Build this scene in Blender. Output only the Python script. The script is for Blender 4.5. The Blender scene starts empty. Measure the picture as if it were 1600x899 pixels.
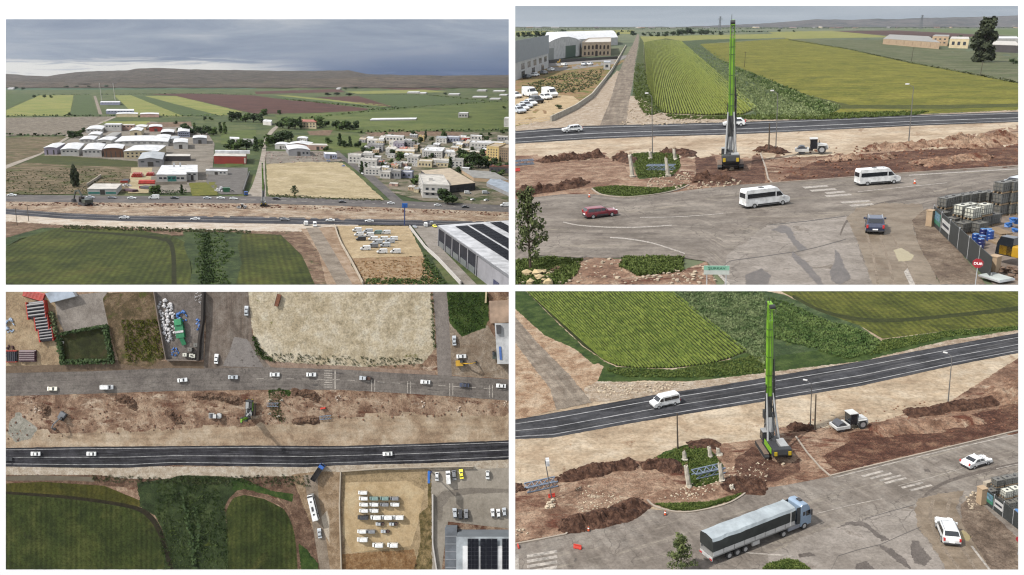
import bpy,bmesh,math,random
from mathutils import Vector,Matrix,noise as mnoise
from mathutils.geometry import delaunay_2d_cdt
R = math.radians
random.seed(7)
SC = bpy.context.scene
COL = SC.collection
# ------------------------------------------------------------------ camera, sky light, sun, exposure
FPX,CX,CY = 1200.0,800.0,449.3
PITCH = R(15.5)
CAMLOC = Vector((0,0,120))
cam = bpy.data.cameras.new('camera')
cam.sensor_fit = 'HORIZONTAL'; cam.sensor_width = 36; cam.lens = 36 * FPX / 1600
cam.clip_start = 1; cam.clip_end = 60000
camo = bpy.data.objects.new('camera',cam); COL.objects.link(camo)
camo.location = CAMLOC; camo.rotation_euler = (math.pi / 2 - PITCH,0,0)
SC.camera = camo
SUN_AZ,SUN_EL = R(245),R(47)          # azimuth measured from +Y towards +X
W = bpy.data.worlds.new('World'); SC.world = W; W.use_nodes = True
wn = W.node_tree.nodes; wl = W.node_tree.links
for n in list(wn): wn.remove(n)
sky = wn.new('ShaderNodeTexSky'); sky.sky_type = 'NISHITA'; sky.sun_disc = False
sky.sun_elevation = SUN_EL; sky.sun_rotation = SUN_AZ; sky.air_density = 1; sky.dust_density = 3
b1 = wn.new('ShaderNodeBackground'); b1.inputs[1].default_value = 0.05; wl.new(sky.outputs[0],b1.inputs[0])
b2 = wn.new('ShaderNodeBackground'); b2.inputs[0].default_value = (1,1,1,1); b2.inputs[1].default_value = 0.52
ad = wn.new('ShaderNodeAddShader'); wl.new(b1.outputs[0],ad.inputs[0]); wl.new(b2.outputs[0],ad.inputs[1])
wo = wn.new('ShaderNodeOutputWorld'); wl.new(ad.outputs[0],wo.inputs[0])
sl = bpy.data.lights.new('sun','SUN'); sl.energy = 3.6; sl.angle = R(1.2); sl.color = (1.0,0.96,0.9)
so = bpy.data.objects.new('sun',sl); COL.objects.link(so)
sdir = Vector((math.sin(SUN_AZ) * math.cos(SUN_EL),math.cos(SUN_AZ) * math.cos(SUN_EL),math.sin(SUN_EL)))
so.rotation_euler = sdir.to_track_quat('Z','Y').to_euler(); so.location = (0,0,400)
SC.view_settings.view_transform = 'Standard'; SC.view_settings.look = 'None'
SC.view_settings.exposure = 0.95; SC.view_settings.gamma = 1; SC.view_settings.use_curve_mapping = False
SC.render.engine = 'CYCLES'
SC.cycles.use_denoising = True
SC.cycles.max_bounces = 4; SC.cycles.diffuse_bounces = 2; SC.cycles.glossy_bounces = 2
SC.cycles.filter_width = 1.2
# ------------------------------------------------------------------ the four sites: each is real ground under its own view sector
RC = camo.rotation_euler.to_matrix()
def sm(a,b,t):
    t = max(0.0,min(1.0,(t - a) / (b - a))); return t * t * (3 - 2 * t)
def ray(x,y): return RC @ Vector(((x - CX) / FPX,-(y - CY) / FPX,-1.0))
class Site:
    def __init__(s,view,rect,k,inv): s.view = view; s.rect = rect; s.k = k; s.inv = inv
    def P(s,x,y,up=0.0):
        p = CAMLOC + ray(x,y) / s.inv(x,y)
        return p + s.n(x,y) * (up * s.k) if up else p
    def n(s,x,y):
        p = CAMLOC + ray(x,y) / s.inv(x,y)
        a = CAMLOC + ray(x + 1,y) / s.inv(x + 1,y) - p
        b = CAMLOC + ray(x,y + 1) / s.inv(x,y + 1) - p
        n = a.cross(-b).normalized()
        return n if n.dot(CAMLOC - p) > 0 else -n
    def s(s,x,y): return FPX * s.inv(x,y) * s.k        # pixels per real metre
    def dirv(s,x0,y0,x1,y1): return (s.P(x1,y1) - s.P(x0,y0)).normalized()
TL = Site('top left view',(9,30,795,445),1.0,lambda x,y: (y - 118 - .05 * (x - 402) * sm(150,330,y)) / (FPX * 83.0))
TR = Site('top right view',(805,9,1591,445),2.0,lambda x,y: (y - 37 + .07 * (x - 1198) * sm(75,210,y)) / (FPX * 52.0))
BL = Site('bottom left view',(9,456,795,890),.768,lambda x,y: 1.0 / 271.0)
BR = Site('bottom right view',(805,455,1591,890),.7,lambda x,y: (y - 70 + .08 * (x - 1198)) / (FPX * 46.0))
# ------------------------------------------------------------------ colours and materials
GAIN = 2.2
def lin(v):
    v /= 255.0
    return v / 12.92 if v <= .04045 else ((v + .055) / 1.055) ** 2.4
def C(r,g,b,gain=GAIN): return (min(.8,lin(r) / gain),min(.8,lin(g) / gain),min(.8,lin(b) / gain),1)
class NT:
    def __init__(s,name):
        s.m = bpy.data.materials.new(name); s.m.use_nodes = True; s.t = s.m.node_tree
        s.b = s.t.nodes['Principled BSDF']
    def n(s,typ,**kw):
        nd = s.t.nodes.new('ShaderNode' + typ)
        for a,v in kw.items(): setattr(nd,a,v)
        return nd
    def l(s,a,b): s.t.links.new(a,b)
    def math(s,op,a,b=None,c=None):
        nd = s.n('Math',operation=op)
        for i,v in enumerate((a,b,c)):
            if v is None: continue
            if isinstance(v,(int,float)): nd.inputs[i].default_value = v
            else: s.l(v,nd.inputs[i])
        return nd.outputs[0]
    def noise(s,vec,scale,detail=4,rough=.6,dist=0.0):
        nd = s.n('TexNoise'); nd.inputs['Scale'].default_value = scale; nd.inputs['Detail'].default_value = detail
        nd.inputs['Roughness'].default_value = rough; nd.inputs['Distortion'].default_value = dist
        s.l(vec,nd.inputs['Vector']); return nd.outputs['Fac']
    def ramp(s,fac,stops):
        nd = s.n('ValToRGB'); cr = nd.color_ramp
        while len(cr.elements) < len(stops): cr.elements.new(.5)
        for e,(p,c) in zip(cr.elements,stops): e.position = p; e.color = c
        s.l(fac,nd.inputs[0]); return nd.outputs[0]
    def mix(s,fac,a,b,mode='MIX'):
        nd = s.n('Mix',data_type='RGBA',blend_type=mode)
        for sock,v in ((nd.inputs[0],fac),(nd.inputs[6],a),(nd.inputs[7],b)):
            if hasattr(v,'is_output'): s.l(v,sock)
            else: sock.default_value = v
        return nd.outputs[2]
    def scale(s,vec,v):
        nd = s.n('VectorMath',operation='MULTIPLY'); s.l(vec,nd.inputs[0])
        nd.inputs[1].default_value = v if hasattr(v,'__len__') else (v,v,v); return nd.outputs[0]
def grey(v): return (v,v,v,1)
_pm = {}
def paint(name,col,rough=.5,metal=0.0,var=.12,size=1.5,spec=.4):
    """plain painted, metal, plastic or concrete surface with a little dirt in it"""
    if name in _pm: return _pm[name]
    t = NT(name); g = t.n('TexCoord')
    f = t.noise(t.scale(g.outputs['Object'],1 / size),1.0,5,.65)
    lo = tuple(v * (1 - var) for v in col[:3]) + (1,); hi = tuple(min(1,v * (1 + var * .7)) for v in col[:3]) + (1,)
    t.l(t.ramp(f,[(.37,lo),(.62,hi)]),t.b.inputs['Base Color'])
    t.b.inputs['Roughness'].default_value = rough; t.b.inputs['Metallic'].default_value = metal
    t.b.inputs['Specular IOR Level'].default_value = spec
    _pm[name] = t.m; return t.m
def glassm():
    return paint('vehicle_glass',(.012,.014,.017,1),.08,0,.1,1,.6)
def gmat(name,site,cols,size,patches=(),stripes=None,fine=.22,bump=.25,rough=.95,streak=None,fsize=None,cracks=None,bdist=.25):
    """ground: cols over a noise of `size` metres, patches of other soil, crop rows or wheel streaks along the sheet's own directions"""
    t = NT(name); k = site.k
    pos = t.n('NewGeometry').outputs['Position']
    uv = t.n('UVMap',uv_map='ground').outputs['UV']
    n1 = t.noise(t.scale(pos,1 / (size * k)),1.0,10,.7,.25)
    m = len(cols)
    col = t.ramp(n1,[(.39 + .22 * i / max(1,m - 1),c) for i,c in enumerate(cols)])
    for (pc,ps,lo,hi) in patches:
        if hasattr(ps,'__len__'): v = t.scale(uv,(1 / ps[0],1 / ps[1],1))
        else: v = t.scale(pos,1 / (ps * k))
        pf = t.noise(v,1.0,9,.72,.4)
        f = t.ramp(pf,[(lo,grey(0)),(hi,grey(1))])
        col = t.mix(f,col,pc)
    if streak:
        su,sv,amt = streak
        sf = t.noise(t.scale(uv,(1 / su,1 / sv,1)),1.0,6,.6)
        col = t.mix(1.0,col,t.ramp(sf,[(.4,grey(1 - amt * 1.3)),(.6,grey(1))]),'MULTIPLY')
    if cracks:
        csz,cw,ccol = cracks
        wob_ = t.n('VectorMath',operation='ADD'); nz = t.n('TexNoise'); nz.inputs['Scale'].default_value = 1.6 / (csz * k); nz.inputs['Detail'].default_value = 4; t.l(pos,nz.inputs['Vector'])
        t.l(t.scale(pos,1 / (csz * k)),wob_.inputs[0]); t.l(t.scale(nz.outputs['Color'],.5),wob_.inputs[1])
        vo = t.n('TexVoronoi',feature='DISTANCE_TO_EDGE'); vo.inputs['Scale'].default_value = 1.0; t.l(wob_.outputs[0],vo.inputs['Vector'])
        cm = t.ramp(vo.outputs['Distance'],[(0,grey(1)),(cw,grey(0))]); gate = t.ramp(t.noise(t.scale(pos,1 / (csz * 4 * k)),1.0,4,.6),[(.48,grey(0)),(.56,grey(1))])
        col = t.mix(t.math('MULTIPLY',t.math('MULTIPLY',cm,gate),.7),col,ccol)
    h = n1
    if stripes:
        per,amt,wob = stripes
        sx = t.n('SeparateXYZ'); t.l(uv,sx.inputs[0])
        wv = t.noise(t.scale(uv,.15),1.0,3)
        a = t.math('MULTIPLY_ADD',sx.outputs[0],2 * math.pi / per,t.math('MULTIPLY',wv,wob))
        sn = t.math('MULTIPLY_ADD',t.math('SINE',a),.5,.5)
        big = t.math('MULTIPLY_ADD',t.math('SINE',t.math('MULTIPLY',a,1 / 7.0)),.5,.5)
        sn = t.math('MULTIPLY',sn,t.math('MULTIPLY_ADD',big,.4,.6))
        col = t.mix(t.math('MULTIPLY',sn,amt),col,t.mix(1.0,col,grey(.35),'MULTIPLY'))
        h = sn
    ff = t.noise(t.scale(pos,1 / ((fsize or size / 14) * k)),1.0,5,.7)
    col = t.mix(1.0,col,t.ramp(ff,[(.38,grey(max(.2,1 - fine * 1.3))),(.57,grey(1.0))]),'MULTIPLY')
    f3 = t.noise(t.scale(pos,1 / (size / 3.7 * k)),1.0,6,.7,.3)
    col = t.mix(1.0,col,t.ramp(f3,[(.39,grey(1 - fine * .8)),(.58,grey(1.0))]),'MULTIPLY')
    t.l(col,t.b.inputs['Base Color'])
    t.b.inputs['Roughness'].default_value = rough; t.b.inputs['Specular IOR Level'].default_value = .15
    if bump:
        bp = t.n('Bump'); bp.inputs['Strength'].default_value = bump; bp.inputs['Distance'].default_value = bdist * k
        t.l(t.math('ADD',ff,h),bp.inputs['Height']); t.l(bp.outputs[0],t.b.inputs['Normal'])
    return t.m
def leafm(name,c1,c2,size=1.0):
    t = NT(name); pos = t.n('NewGeometry').outputs['Position']
    f = t.noise(t.scale(pos,1 / size),1.0,4,.7)
    c1,c2 = (tuple(min(.5,v * 1.45) for v in c[:3]) + (1,) for c in (c1,c2))
    t.l(t.ramp(f,[(.38,c1),(.62,c2)]),t.b.inputs['Base Color'])
    t.b.inputs['Roughness'].default_value = .8; t.b.inputs['Specular IOR Level'].default_value = .15
    return t.m
# ------------------------------------------------------------------ mesh helpers
CUR = [None]; SITE_OF = {}
def link(name,data,parent=None,mat=None):
    o = bpy.data.objects.new(name,data); COL.objects.link(o); SITE_OF[o.name] = CUR[0]
    if parent: o.parent = parent
    return o
def tag(o,label,cat=None,group=None,kind=None):
    if label: o['label'] = label
    if cat: o['category'] = cat
    if group: o['group'] = group
    if kind: o['kind'] = kind
    return o
def mesh(name,vs,fs,mat,smooth=False):
    me = bpy.data.meshes.new(name); me.from_pydata([tuple(v) for v in vs],[],[tuple(f) for f in fs])
    if mat: me.materials.append(mat)
    if smooth: me.polygons.foreach_set('use_smooth',[True] * len(me.polygons))
    me.update(); return me
def mk(name,vs,fs,mat,parent=None,smooth=False): return link(name,mesh(name,vs,fs,mat,smooth),parent)
class MB:
    def __init__(s): s.v = []; s.f = []
    def add(s,vs,fs):
        b = len(s.v); s.v += [Vector(v) for v in vs]; s.f += [tuple(i + b for i in f) for f in fs]; return s
    def hexa(s,p):      # 8 points: bottom 4 ccw, top 4 ccw
        return s.add(p,[(3,2,1,0),(4,5,6,7),(0,1,5,4),(1,2,6,5),(2,3,7,6),(3,0,4,7)])
    def box(s,x0,x1,y0,y1,z0,z1,m=None):
        p = [Vector(q) for q in ((x0,y0,z0),(x1,y0,z0),(x1,y1,z0),(x0,y1,z0),(x0,y0,z1),(x1,y0,z1),(x1,y1,z1),(x0,y1,z1))]
        return s.hexa([m @ q for q in p] if m else p)
    def cyl(s,a,b,r0,r1=None,n=10):
        a,b = Vector(a),Vector(b); r1 = r0 if r1 is None else r1
        d = (b - a).normalized(); u = d.orthogonal().normalized(); w = d.cross(u)
        vs = []
        for c,r in ((a,r0),(b,r1)):
            for i in range(n):
                t = 2 * math.pi * i / n; vs.append(c + u * (r * math.cos(t)) + w * (r * math.sin(t)))
        fs = [(i,(i + 1) % n,n + (i + 1) % n,n + i) for i in range(n)] + [tuple(range(n))[::-1],tuple(range(n,2 * n))]
        return s.add(vs,fs)
    def bar(s,a,b,w=.1,h=None):
        a,b = Vector(a),Vector(b); h = h or w; d = (b - a).normalized()
        u = d.cross(Vector((0,0,1)));  u = u.normalized() if u.length > 1e-3 else Vector((1,0,0)); v = u.cross(d)
        u = u * w / 2; v = v * h / 2
        return s.hexa([a - u - v,a + u - v,a + u + v,a - u + v,b - u - v,b + u - v,b + u + v,b - u + v])
    def prism(s,prof,y0,y1,taper=None):   # prof: (x,z)
        n = len(prof); f0 = lambda z: 1.0
        t = taper or f0
        vs = [(x,y0 * t(z),z) for x,z in prof] + [(x,y1 * t(z),z) for x,z in prof]
        return s.add(vs,[tuple(range(n)),tuple(range(2 * n - 1,n - 1,-1))] + [(i,n + i,n + (i + 1) % n,(i + 1) % n) for i in range(n)])
    def lump(s,c,r,jit=.35,flat=1.0,rnd=random):
        """a stone or clod: jittered low ball"""
        c = Vector(c); vs = []; fs = []
        rings,seg = 2,6
        vs.append(c + Vector((0,0,r * flat)))
        for i in range(rings):
            ph = math.pi * (.32 + .36 * i)
            for j in range(seg):
                th = 2 * math.pi * (j + .5 * i) / seg; rr = r * (1 + rnd.uniform(-jit,jit))
                vs.append(c + Vector((rr * math.sin(ph) * math.cos(th),rr * math.sin(ph) * math.sin(th),rr * flat * math.cos(ph))))
        fs += [(0,1 + j,1 + (j + 1) % seg) for j in range(seg)]
        fs += [(1 + j,7 + j,7 + (j + 1) % seg,1 + (j + 1) % seg) for j in range(seg)]
        fs.append(tuple(7 + j for j in range(seg))[::-1])
        return s.add(vs,fs)
    def mesh(s,name,mat,bevel=0.0,smooth=False):
        me = mesh(name,s.v,s.f,mat,smooth)
        if bevel:
            bm = bmesh.new(); bm.from_mesh(me)
            bmesh.ops.recalc_face_normals(bm,faces=bm.faces)
            bmesh.ops.bevel(bm,geom=list(bm.edges),offset=bevel,segments=2,affect='EDGES',profile=.6,clamp_overlap=True)
            bm.to_mesh(me); bm.free()
        else:
            bm = bmesh.new(); bm.from_mesh(me); bmesh.ops.recalc_face_normals(bm,faces=bm.faces); bm.to_mesh(me); bm.free()
        return me
    def obj(s,name,mat,parent=None,bevel=0.0,smooth=False): return link(name,s.mesh(name,mat,bevel,smooth),parent)
def empty(name,M):
    o = bpy.data.objects.new(name,None); COL.objects.link(o); o.empty_display_size = .5
    o.matrix_world = M; o.matrix_basis = M; return o
def frame_at(st,x,y,tx=None,ty=None,lift=.04,scale=None):
    """matrix of a thing standing on the ground at pixel x,y and facing the ground point under tx,ty"""
    p = st.P(x,y,lift); n = st.n(x,y)
    if tx is None: tx,ty = x + 5,y
    d = st.P(tx,ty) - st.P(x,y); d = (d - n * d.dot(n)).normalized(); c = n.cross(d)
    k = st.k if scale is None else scale
    M = Matrix((d * k,c * k,n * k)).transposed().to_4x4(); M.translation = p
    return M
# a model: list of (name, mesh, index of the part it belongs to or None)
def spawn(model,name,M,label,cat,group=None):
    r = empty(name,M); tag(r,label,cat,group); os = []
    for nm,me,par in model:
        os.append(link(nm,me,r if par is None else os[par]))
    return r
_O1 = 'first second third fourth fifth sixth seventh eighth ninth tenth eleventh twelfth thirteenth fourteenth fifteenth sixteenth seventeenth eighteenth nineteenth'.split()
def nth(n):
    if n < 20: return _O1[n - 1]
    t = {2: 'twent',3: 'thirt',4: 'fort',5: 'fift',6: 'sixt',7: 'sevent',8: 'eight',9: 'ninet'}[n // 10]
    return t + 'ieth' if n % 10 == 0 else t + 'y-' + _O1[n % 10 - 1]
# ------------------------------------------------------------------ ground sheets
def inside(poly,x,y):
    r = False; j = len(poly) - 1
    for i in range(len(poly)):
        xi,yi = poly[i]; xj,yj = poly[j]
        if (yi > y) != (yj > y) and x < (xj - xi) * (y - yi) / (yj - yi + 1e-12) + xi: r = not r
        j = i
    return r
def clip_rect(poly,rc):
    for ax,lim,sg in ((0,rc[0],1),(0,rc[2],-1),(1,rc[1],1),(1,rc[3],-1)):
        out = []
        for i in range(len(poly)):
            a,b = poly[i - 1],poly[i]; da,db = (a[ax] - lim) * sg,(b[ax] - lim) * sg
            if (da >= 0) != (db >= 0):
                t = da / (da - db); out.append((a[0] + (b[0] - a[0]) * t,a[1] + (b[1] - a[1]) * t))
            if db >= 0: out.append(b)
        poly = out
        if not poly: return []
    return poly
def dens(pts,step,closed=True):
    out = []; n = len(pts)
    for i in range(n if closed else n - 1):
        a,b = pts[i],pts[(i + 1) % n]; L = math.hypot(b[0] - a[0],b[1] - a[1]); m = max(1,int(L / step))
        out += [(a[0] + (b[0] - a[0]) * j / m,a[1] + (b[1] - a[1]) * j / m) for j in range(m)]
    if not closed: out.append(pts[-1])
    return out
def jitter(pts,amp,f=.13,seed=0):
    o = []
    for x,y in pts:
        d1 = mnoise.noise((x * f,y * f,seed)) + .6 * mnoise.noise((x * f * 3,y * f * 3,seed + 5))
        d2 = mnoise.noise((x * f,y * f,seed + 9)) + .6 * mnoise.noise((x * f * 3,y * f * 3,seed + 15))
        o.append((x + d1 * amp,y + d2 * amp * .6))
    return o
LIFT = .005
_seed = [0]
def set_uv(me,uvs):
    ul = me.uv_layers.new(name='ground')
    buf = [0.0] * (2 * len(me.loops))
    for i,lp in enumerate(me.loops): buf[2 * i],buf[2 * i + 1] = uvs[lp.vertex_index]
    ul.data.foreach_set('uv',buf)
def sheet(st,name,poly,mat,layer,rough=1.0,step=9,along=None,drop=0.0,relief=0.0,rsize=3.0,kind='structure',label=None,parent=None,ragged=0.0):
    _seed[0] += 1
    pts = dens(poly,(1.3 if ragged else 4) if rough else step)
    if rough: pts = jitter(pts,rough,seed=_seed[0] * 3.7)
    if ragged: pts = jitter(pts,ragged,.45,seed=_seed[0] * 1.9)
    pts = clip_rect(pts,(st.rect[0] - 4,st.rect[1],st.rect[2] + 4,st.rect[3] + 6))
    if len(pts) < 3: return None
    xs = [p[0] for p in pts]; ys = [p[1] for p in pts]
    inner = []; y = min(ys) + step * .5
    while y < max(ys):
        x = min(xs) + step * .5
        while x < max(xs):
            q = (x + random.uniform(-.2,.2) * step,y + random.uniform(-.2,.2) * step)
            if inside(pts,*q): inner.append(q)
            x += step
        y += step * (.6 if st is not BL else 1)
    allp = [Vector(p) for p in pts + inner]; n = len(pts)
    res = delaunay_2d_cdt(allp,[],[list(range(n))],1,1e-4)
    vs = []; uv = []
    cx,cy = (st.rect[0] + st.rect[2]) / 2,(st.rect[1] + st.rect[3]) / 2
    if along: e = (Vector(st.P(*along[1])) - st.P(*along[0])).normalized()
    else: e = (st.P(cx + 10,cy) - st.P(cx,cy)).normalized()
    nn = st.n(cx,cy); e2 = nn.cross(e); o0 = st.P(cx,cy)
    orig = {}
    for x,y in res[0]:
        p = st.P(x,y); up = layer * LIFT * st.k - drop * st.k
        if relief:
            q = p / (rsize * st.k); de = min((x - a) ** 2 + (y - b) ** 2 for a,b in pts) ** .5
            up += st.k * relief * max(0,mnoise.fractal(q,1.0,2.0,4) + .1) * min(1,de / 9)
        n_ = st.n(x,y); vs.append(p + n_ * up); d = p - o0; uv.append((d.dot(e2) / st.k,d.dot(e) / st.k))
    fs = []
    for f in res[2]:
        a,b,c = (vs[i] for i in f[:3])
        fs.append(f if (b - a).cross(c - a).dot(nn) > 0 else f[::-1])
    me = mesh(name,vs,fs,mat,bool(relief)); set_uv(me,uv)
    o = link(name,me,parent)
    if parent is None: tag(o,label,kind=kind)
    return o
def resample(pts,n):
    L = [0.0]
    for a,b in zip(pts,pts[1:]): L.append(L[-1] + math.hypot(b[0] - a[0],b[1] - a[1]))
    out = []; j = 0
    for i in range(n):
        t = L[-1] * i / (n - 1)
        while j < len(L) - 2 and L[j + 1] < t: j += 1
        u = (t - L[j]) / max(1e-9,L[j + 1] - L[j]); a,b = pts[j],pts[j + 1]
        out.append((a[0] + (b[0] - a[0]) * u,a[1] + (b[1] - a[1]) * u))
    return out
def lerp(a,b,t): return tuple(p + (q - p) * t for p,q in zip(a,b))
def spline(pts,n=8):
    o = []
    for i in range(len(pts) - 1):
        p0 = pts[max(0,i - 1)]; p1 = pts[i]; p2 = pts[i + 1]; p3 = pts[min(len(pts) - 1,i + 2)]
        for j in range(n):
            t = j / n
            o.append(tuple(.5 * (2 * b + (c - a) * t + (2 * a - 5 * b + 4 * c - d) * t * t + (3 * b - a - 3 * c + d) * t ** 3) for a,b,c,d in zip(p0,p1,p2,p3)))
    o.append(pts[-1]); return o
def ribbon(st,name,up,lo,mat,layer,na=5,step=7,rough=0.0,label=None,parent=None,thick=0.0):
    L = max(sum(math.hypot(b[0] - a[0],b[1] - a[1]) for a,b in zip(p,p[1:])) for p in (up,lo))
    n = max(2,int(L / step)); _seed[0] += 1
    A,B = resample(up,n),resample(lo,n)
    if rough:
        A = [(x,y + rough * mnoise.noise((x * .11,_seed[0],0)) + .5 * rough * mnoise.noise((x * .35,_seed[0],4))) for x,y in A]
        B = [(x,y + rough * mnoise.noise((x * .11,_seed[0],8)) + .5 * rough * mnoise.noise((x * .35,_seed[0],2))) for x,y in B]
    vs = []; uv = []; d = 0; prev = None
    for a,b in zip(A,B):
        m = st.P(*lerp(a,b,.5))
        if prev is not None: d += (m - prev).length / st.k
        prev = m
        for j in range(na + 1):
            q = lerp(a,b,j / na); vs.append(st.P(q[0],q[1],layer * LIFT)); uv.append((d,j / na))
    fs = [(i * (na + 1) + j,i * (na + 1) + j + 1,(i + 1) * (na + 1) + j + 1,(i + 1) * (na + 1) + j) for i in range(n - 1) for j in range(na)]
    nn = st.n(*A[0]); a,b,c = vs[fs[0][0]],vs[fs[0][1]],vs[fs[0][2]]
    if (b - a).cross(c - a).dot(nn) < 0: fs = [f[::-1] for f in fs]
    me = mesh(name,vs,fs,mat); set_uv(me,uv)
    o = link(name,me,parent)
    if parent is None: tag(o,label,kind='structure')
    return o
def marking(st,road,up,lo,frac,width,mat,layer,t0=0.0,t1=1.0,n=60,dash=None,wear=0):
    """painted line along a road at `frac` of the way from its upper to its lower edge; each dash a piece of its own"""
    A,B = resample(up,200),resample(lo,200)
    spans = [(t0,t1)] if not dash else [(t0 + i * dash[0],min(t1,t0 + i * dash[0] + dash[1])) for i in range(int((t1 - t0) / dash[0]) + 1)]
    for a,b in spans:
        if b - a < 1e-4: continue
        ia,ib = int(a * 199),max(int(a * 199) + 1,int(b * 199))
        U = [lerp(A[i],B[i],frac - width / 2) for i in range(ia,ib + 1)]; V = [lerp(A[i],B[i],frac + width / 2) for i in range(ia,ib + 1)]
        ribbon(st,'lane_marking',U,V,mat,layer,1,6,parent=road)
def patch(st,name,quad,mat,layer,parent):
    vs = [st.P(x,y,layer * LIFT) for x,y in quad]
    return mk(name,vs,[tuple(range(len(vs)))],mat,parent)
# ------------------------------------------------------------------ loose ground matter
def scatter_pts(st,poly,n,seed=0):
    rnd = random.Random(seed); p = clip_rect(list(poly),st.rect); out = []
    if len(p) < 3: return out
    xs = [q[0] for q in p]; ys = [q[1] for q in p]; tries = 0
    while len(out) < n and tries < n * 30:
        tries += 1; x,y = rnd.uniform(min(xs),max(xs)),rnd.uniform(min(ys),max(ys))
        if inside(p,x,y): out.append((x,y))
    return out
def tufts(st,name,poly,n,size,mat,label,seed=0,blades=7,spread=1.0,tall=1.0,lift=0.05):
    rnd = random.Random(seed + 11); vs = []; fs = []
    for x,y in scatter_pts(st,poly,int(n * 1.7),seed):
        p = st.P(x,y,lift); nn = st.n(x,y); e = (st.P(x + 1,y) - st.P(x,y)).normalized(); e2 = nn.cross(e)
        s = size * .62 * st.k * rnd.uniform(.5,1.4)
        for b in range(blades):
            th = rnd.uniform(0,6.28); d = e * math.cos(th) + e2 * math.sin(th); sd = nn.cross(d)
            o = p + d * s * rnd.uniform(0,.7) * spread + sd * s * rnd.uniform(-.5,.5); hh = s * rnd.uniform(.5,1.1) * tall
            w = s * rnd.uniform(.2,.4); i = len(vs)
            vs += [o - sd * w,o + sd * w,o + d * s * rnd.uniform(.1,.7) + nn * hh + sd * w * .5,o + d * s * .3 + nn * hh * .9 - sd * w * .6]
            fs.append((i,i + 1,i + 2,i + 3))
    o = mk(name,vs,fs,mat); tag(o,label,kind='stuff'); return o
def rubble(st,name,poly,n,r0,r1,mat,label,seed=0,flat=.7,lift=0.0):
    rnd = random.Random(seed + 3); mb = MB()
    for x,y in scatter_pts(st,poly,n,seed):
        M = frame_at(st,x,y,lift=lift); r = rnd.uniform(0,1) ** 2 * (r1 - r0) + r0
        t = MB(); t.lump((0,0,r * .3),r,.4,flat,rnd); mb.add([M @ v for v in t.v],t.f)
    o = mb.obj(name,mat); tag(o,label,kind='stuff'); return o
def berm(st,name,line,width,height,mat,label,seed=0,step=1.6,kind='structure',lift=.03,na=16):
    """heap of dug soil along a line: uneven ridge"""
    pts = resample(line,max(3,int(sum(math.hypot(b[0] - a[0],b[1] - a[1]) for a,b in zip(line,line[1:])) / step)))
    P3 = [st.P(*p) for p in pts]; vs = []; fs = []; n = len(pts)
    for i,p in enumerate(P3):
        d = (P3[min(n - 1,i + 1)] - P3[max(0,i - 1)]).normalized(); nn = st.n(*pts[i]); sd = nn.cross(d)
        end = min(1,i / 6,(n - 1 - i) / 6); ww = width * st.k * (.7 + .5 * mnoise.noise(p / (3 * st.k)) + .3 * end)
        for j in range(na + 1):
            u = j / na * 2 - 1; q = p + sd * u * ww / 2
            hh = .75 * height * st.k * (max(0,1 - abs(u)) ** .8 * end * (1 + 1.0 * mnoise.fractal(q / (1.5 * st.k),.9,2,3)) + .28 * mnoise.fractal(q / (.45 * st.k),1,2,3)) if 0 < j < na else -.05 * st.k
            q = q + d * (.3 * st.k * mnoise.noise(q / st.k))
            vs.append(q + nn * (max(hh,-.05 * st.k) + lift * st.k))
    fs = [(i * (na + 1) + j,i * (na + 1) + j + 1,(i + 1) * (na + 1) + j + 1,(i + 1) * (na + 1) + j) for i in range(n - 1) for j in range(na)]
    a,b,c = vs[fs[0][0]],vs[fs[0][1]],vs[fs[0][2]]
    if (b - a).cross(c - a).dot(st.n(*pts[0])) < 0: fs = [f[::-1] for f in fs]
    me = mesh(name,vs,fs,mat); set_uv(me,[(v.x,v.y) for v in vs])
    o = link(name,me); tag(o,label,kind=kind); return o
def rows(st,name,far,near,n,height,fill,mat,label,seg=60,seed=0,t0=0.0):
    """crop rows: leafy ridges running from the far edge of a field to its near edge"""
    rnd = random.Random(seed); A,B = resample(far,n),resample(near,n); vs = []; fs = []
    for i in range(n):
        a,b = A[i],B[i]
        nb = (A[i + 1],B[i + 1]) if i < n - 1 else (A[i - 1],B[i - 1])
        nn = st.n(*b)
        ph = rnd.uniform(-.45,.45)
        for j in range(seg + 1):
            t = min(1,max(0,(j + (ph + rnd.uniform(-.2,.2)) * (0 < j < seg)) / seg)); p = st.P(*lerp(a,b,t)); q = st.P(*lerp(nb[0],nb[1],t)); sp = q - p
            if i == n - 1: sp = -sp
            w = sp * (fill / 2) * rnd.uniform(.75,1.2); hh = height * st.k * rnd.uniform(.6,1.3); bs = len(vs)
            sh = sp * rnd.uniform(-.12,.12)
            vs += [p - w,p - w * .45 + nn * hh * rnd.uniform(.7,1) + sh,p + w * .45 + nn * hh * rnd.uniform(.7,1) + sh,p + w]
            if j: fs += [(bs - 4 + c,bs - 3 + c,bs + 1 + c,bs + c) for c in range(3)]
    me = mesh(name,vs,fs,mat); o = link(name,me); tag(o,label,kind='stuff'); return o
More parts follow.
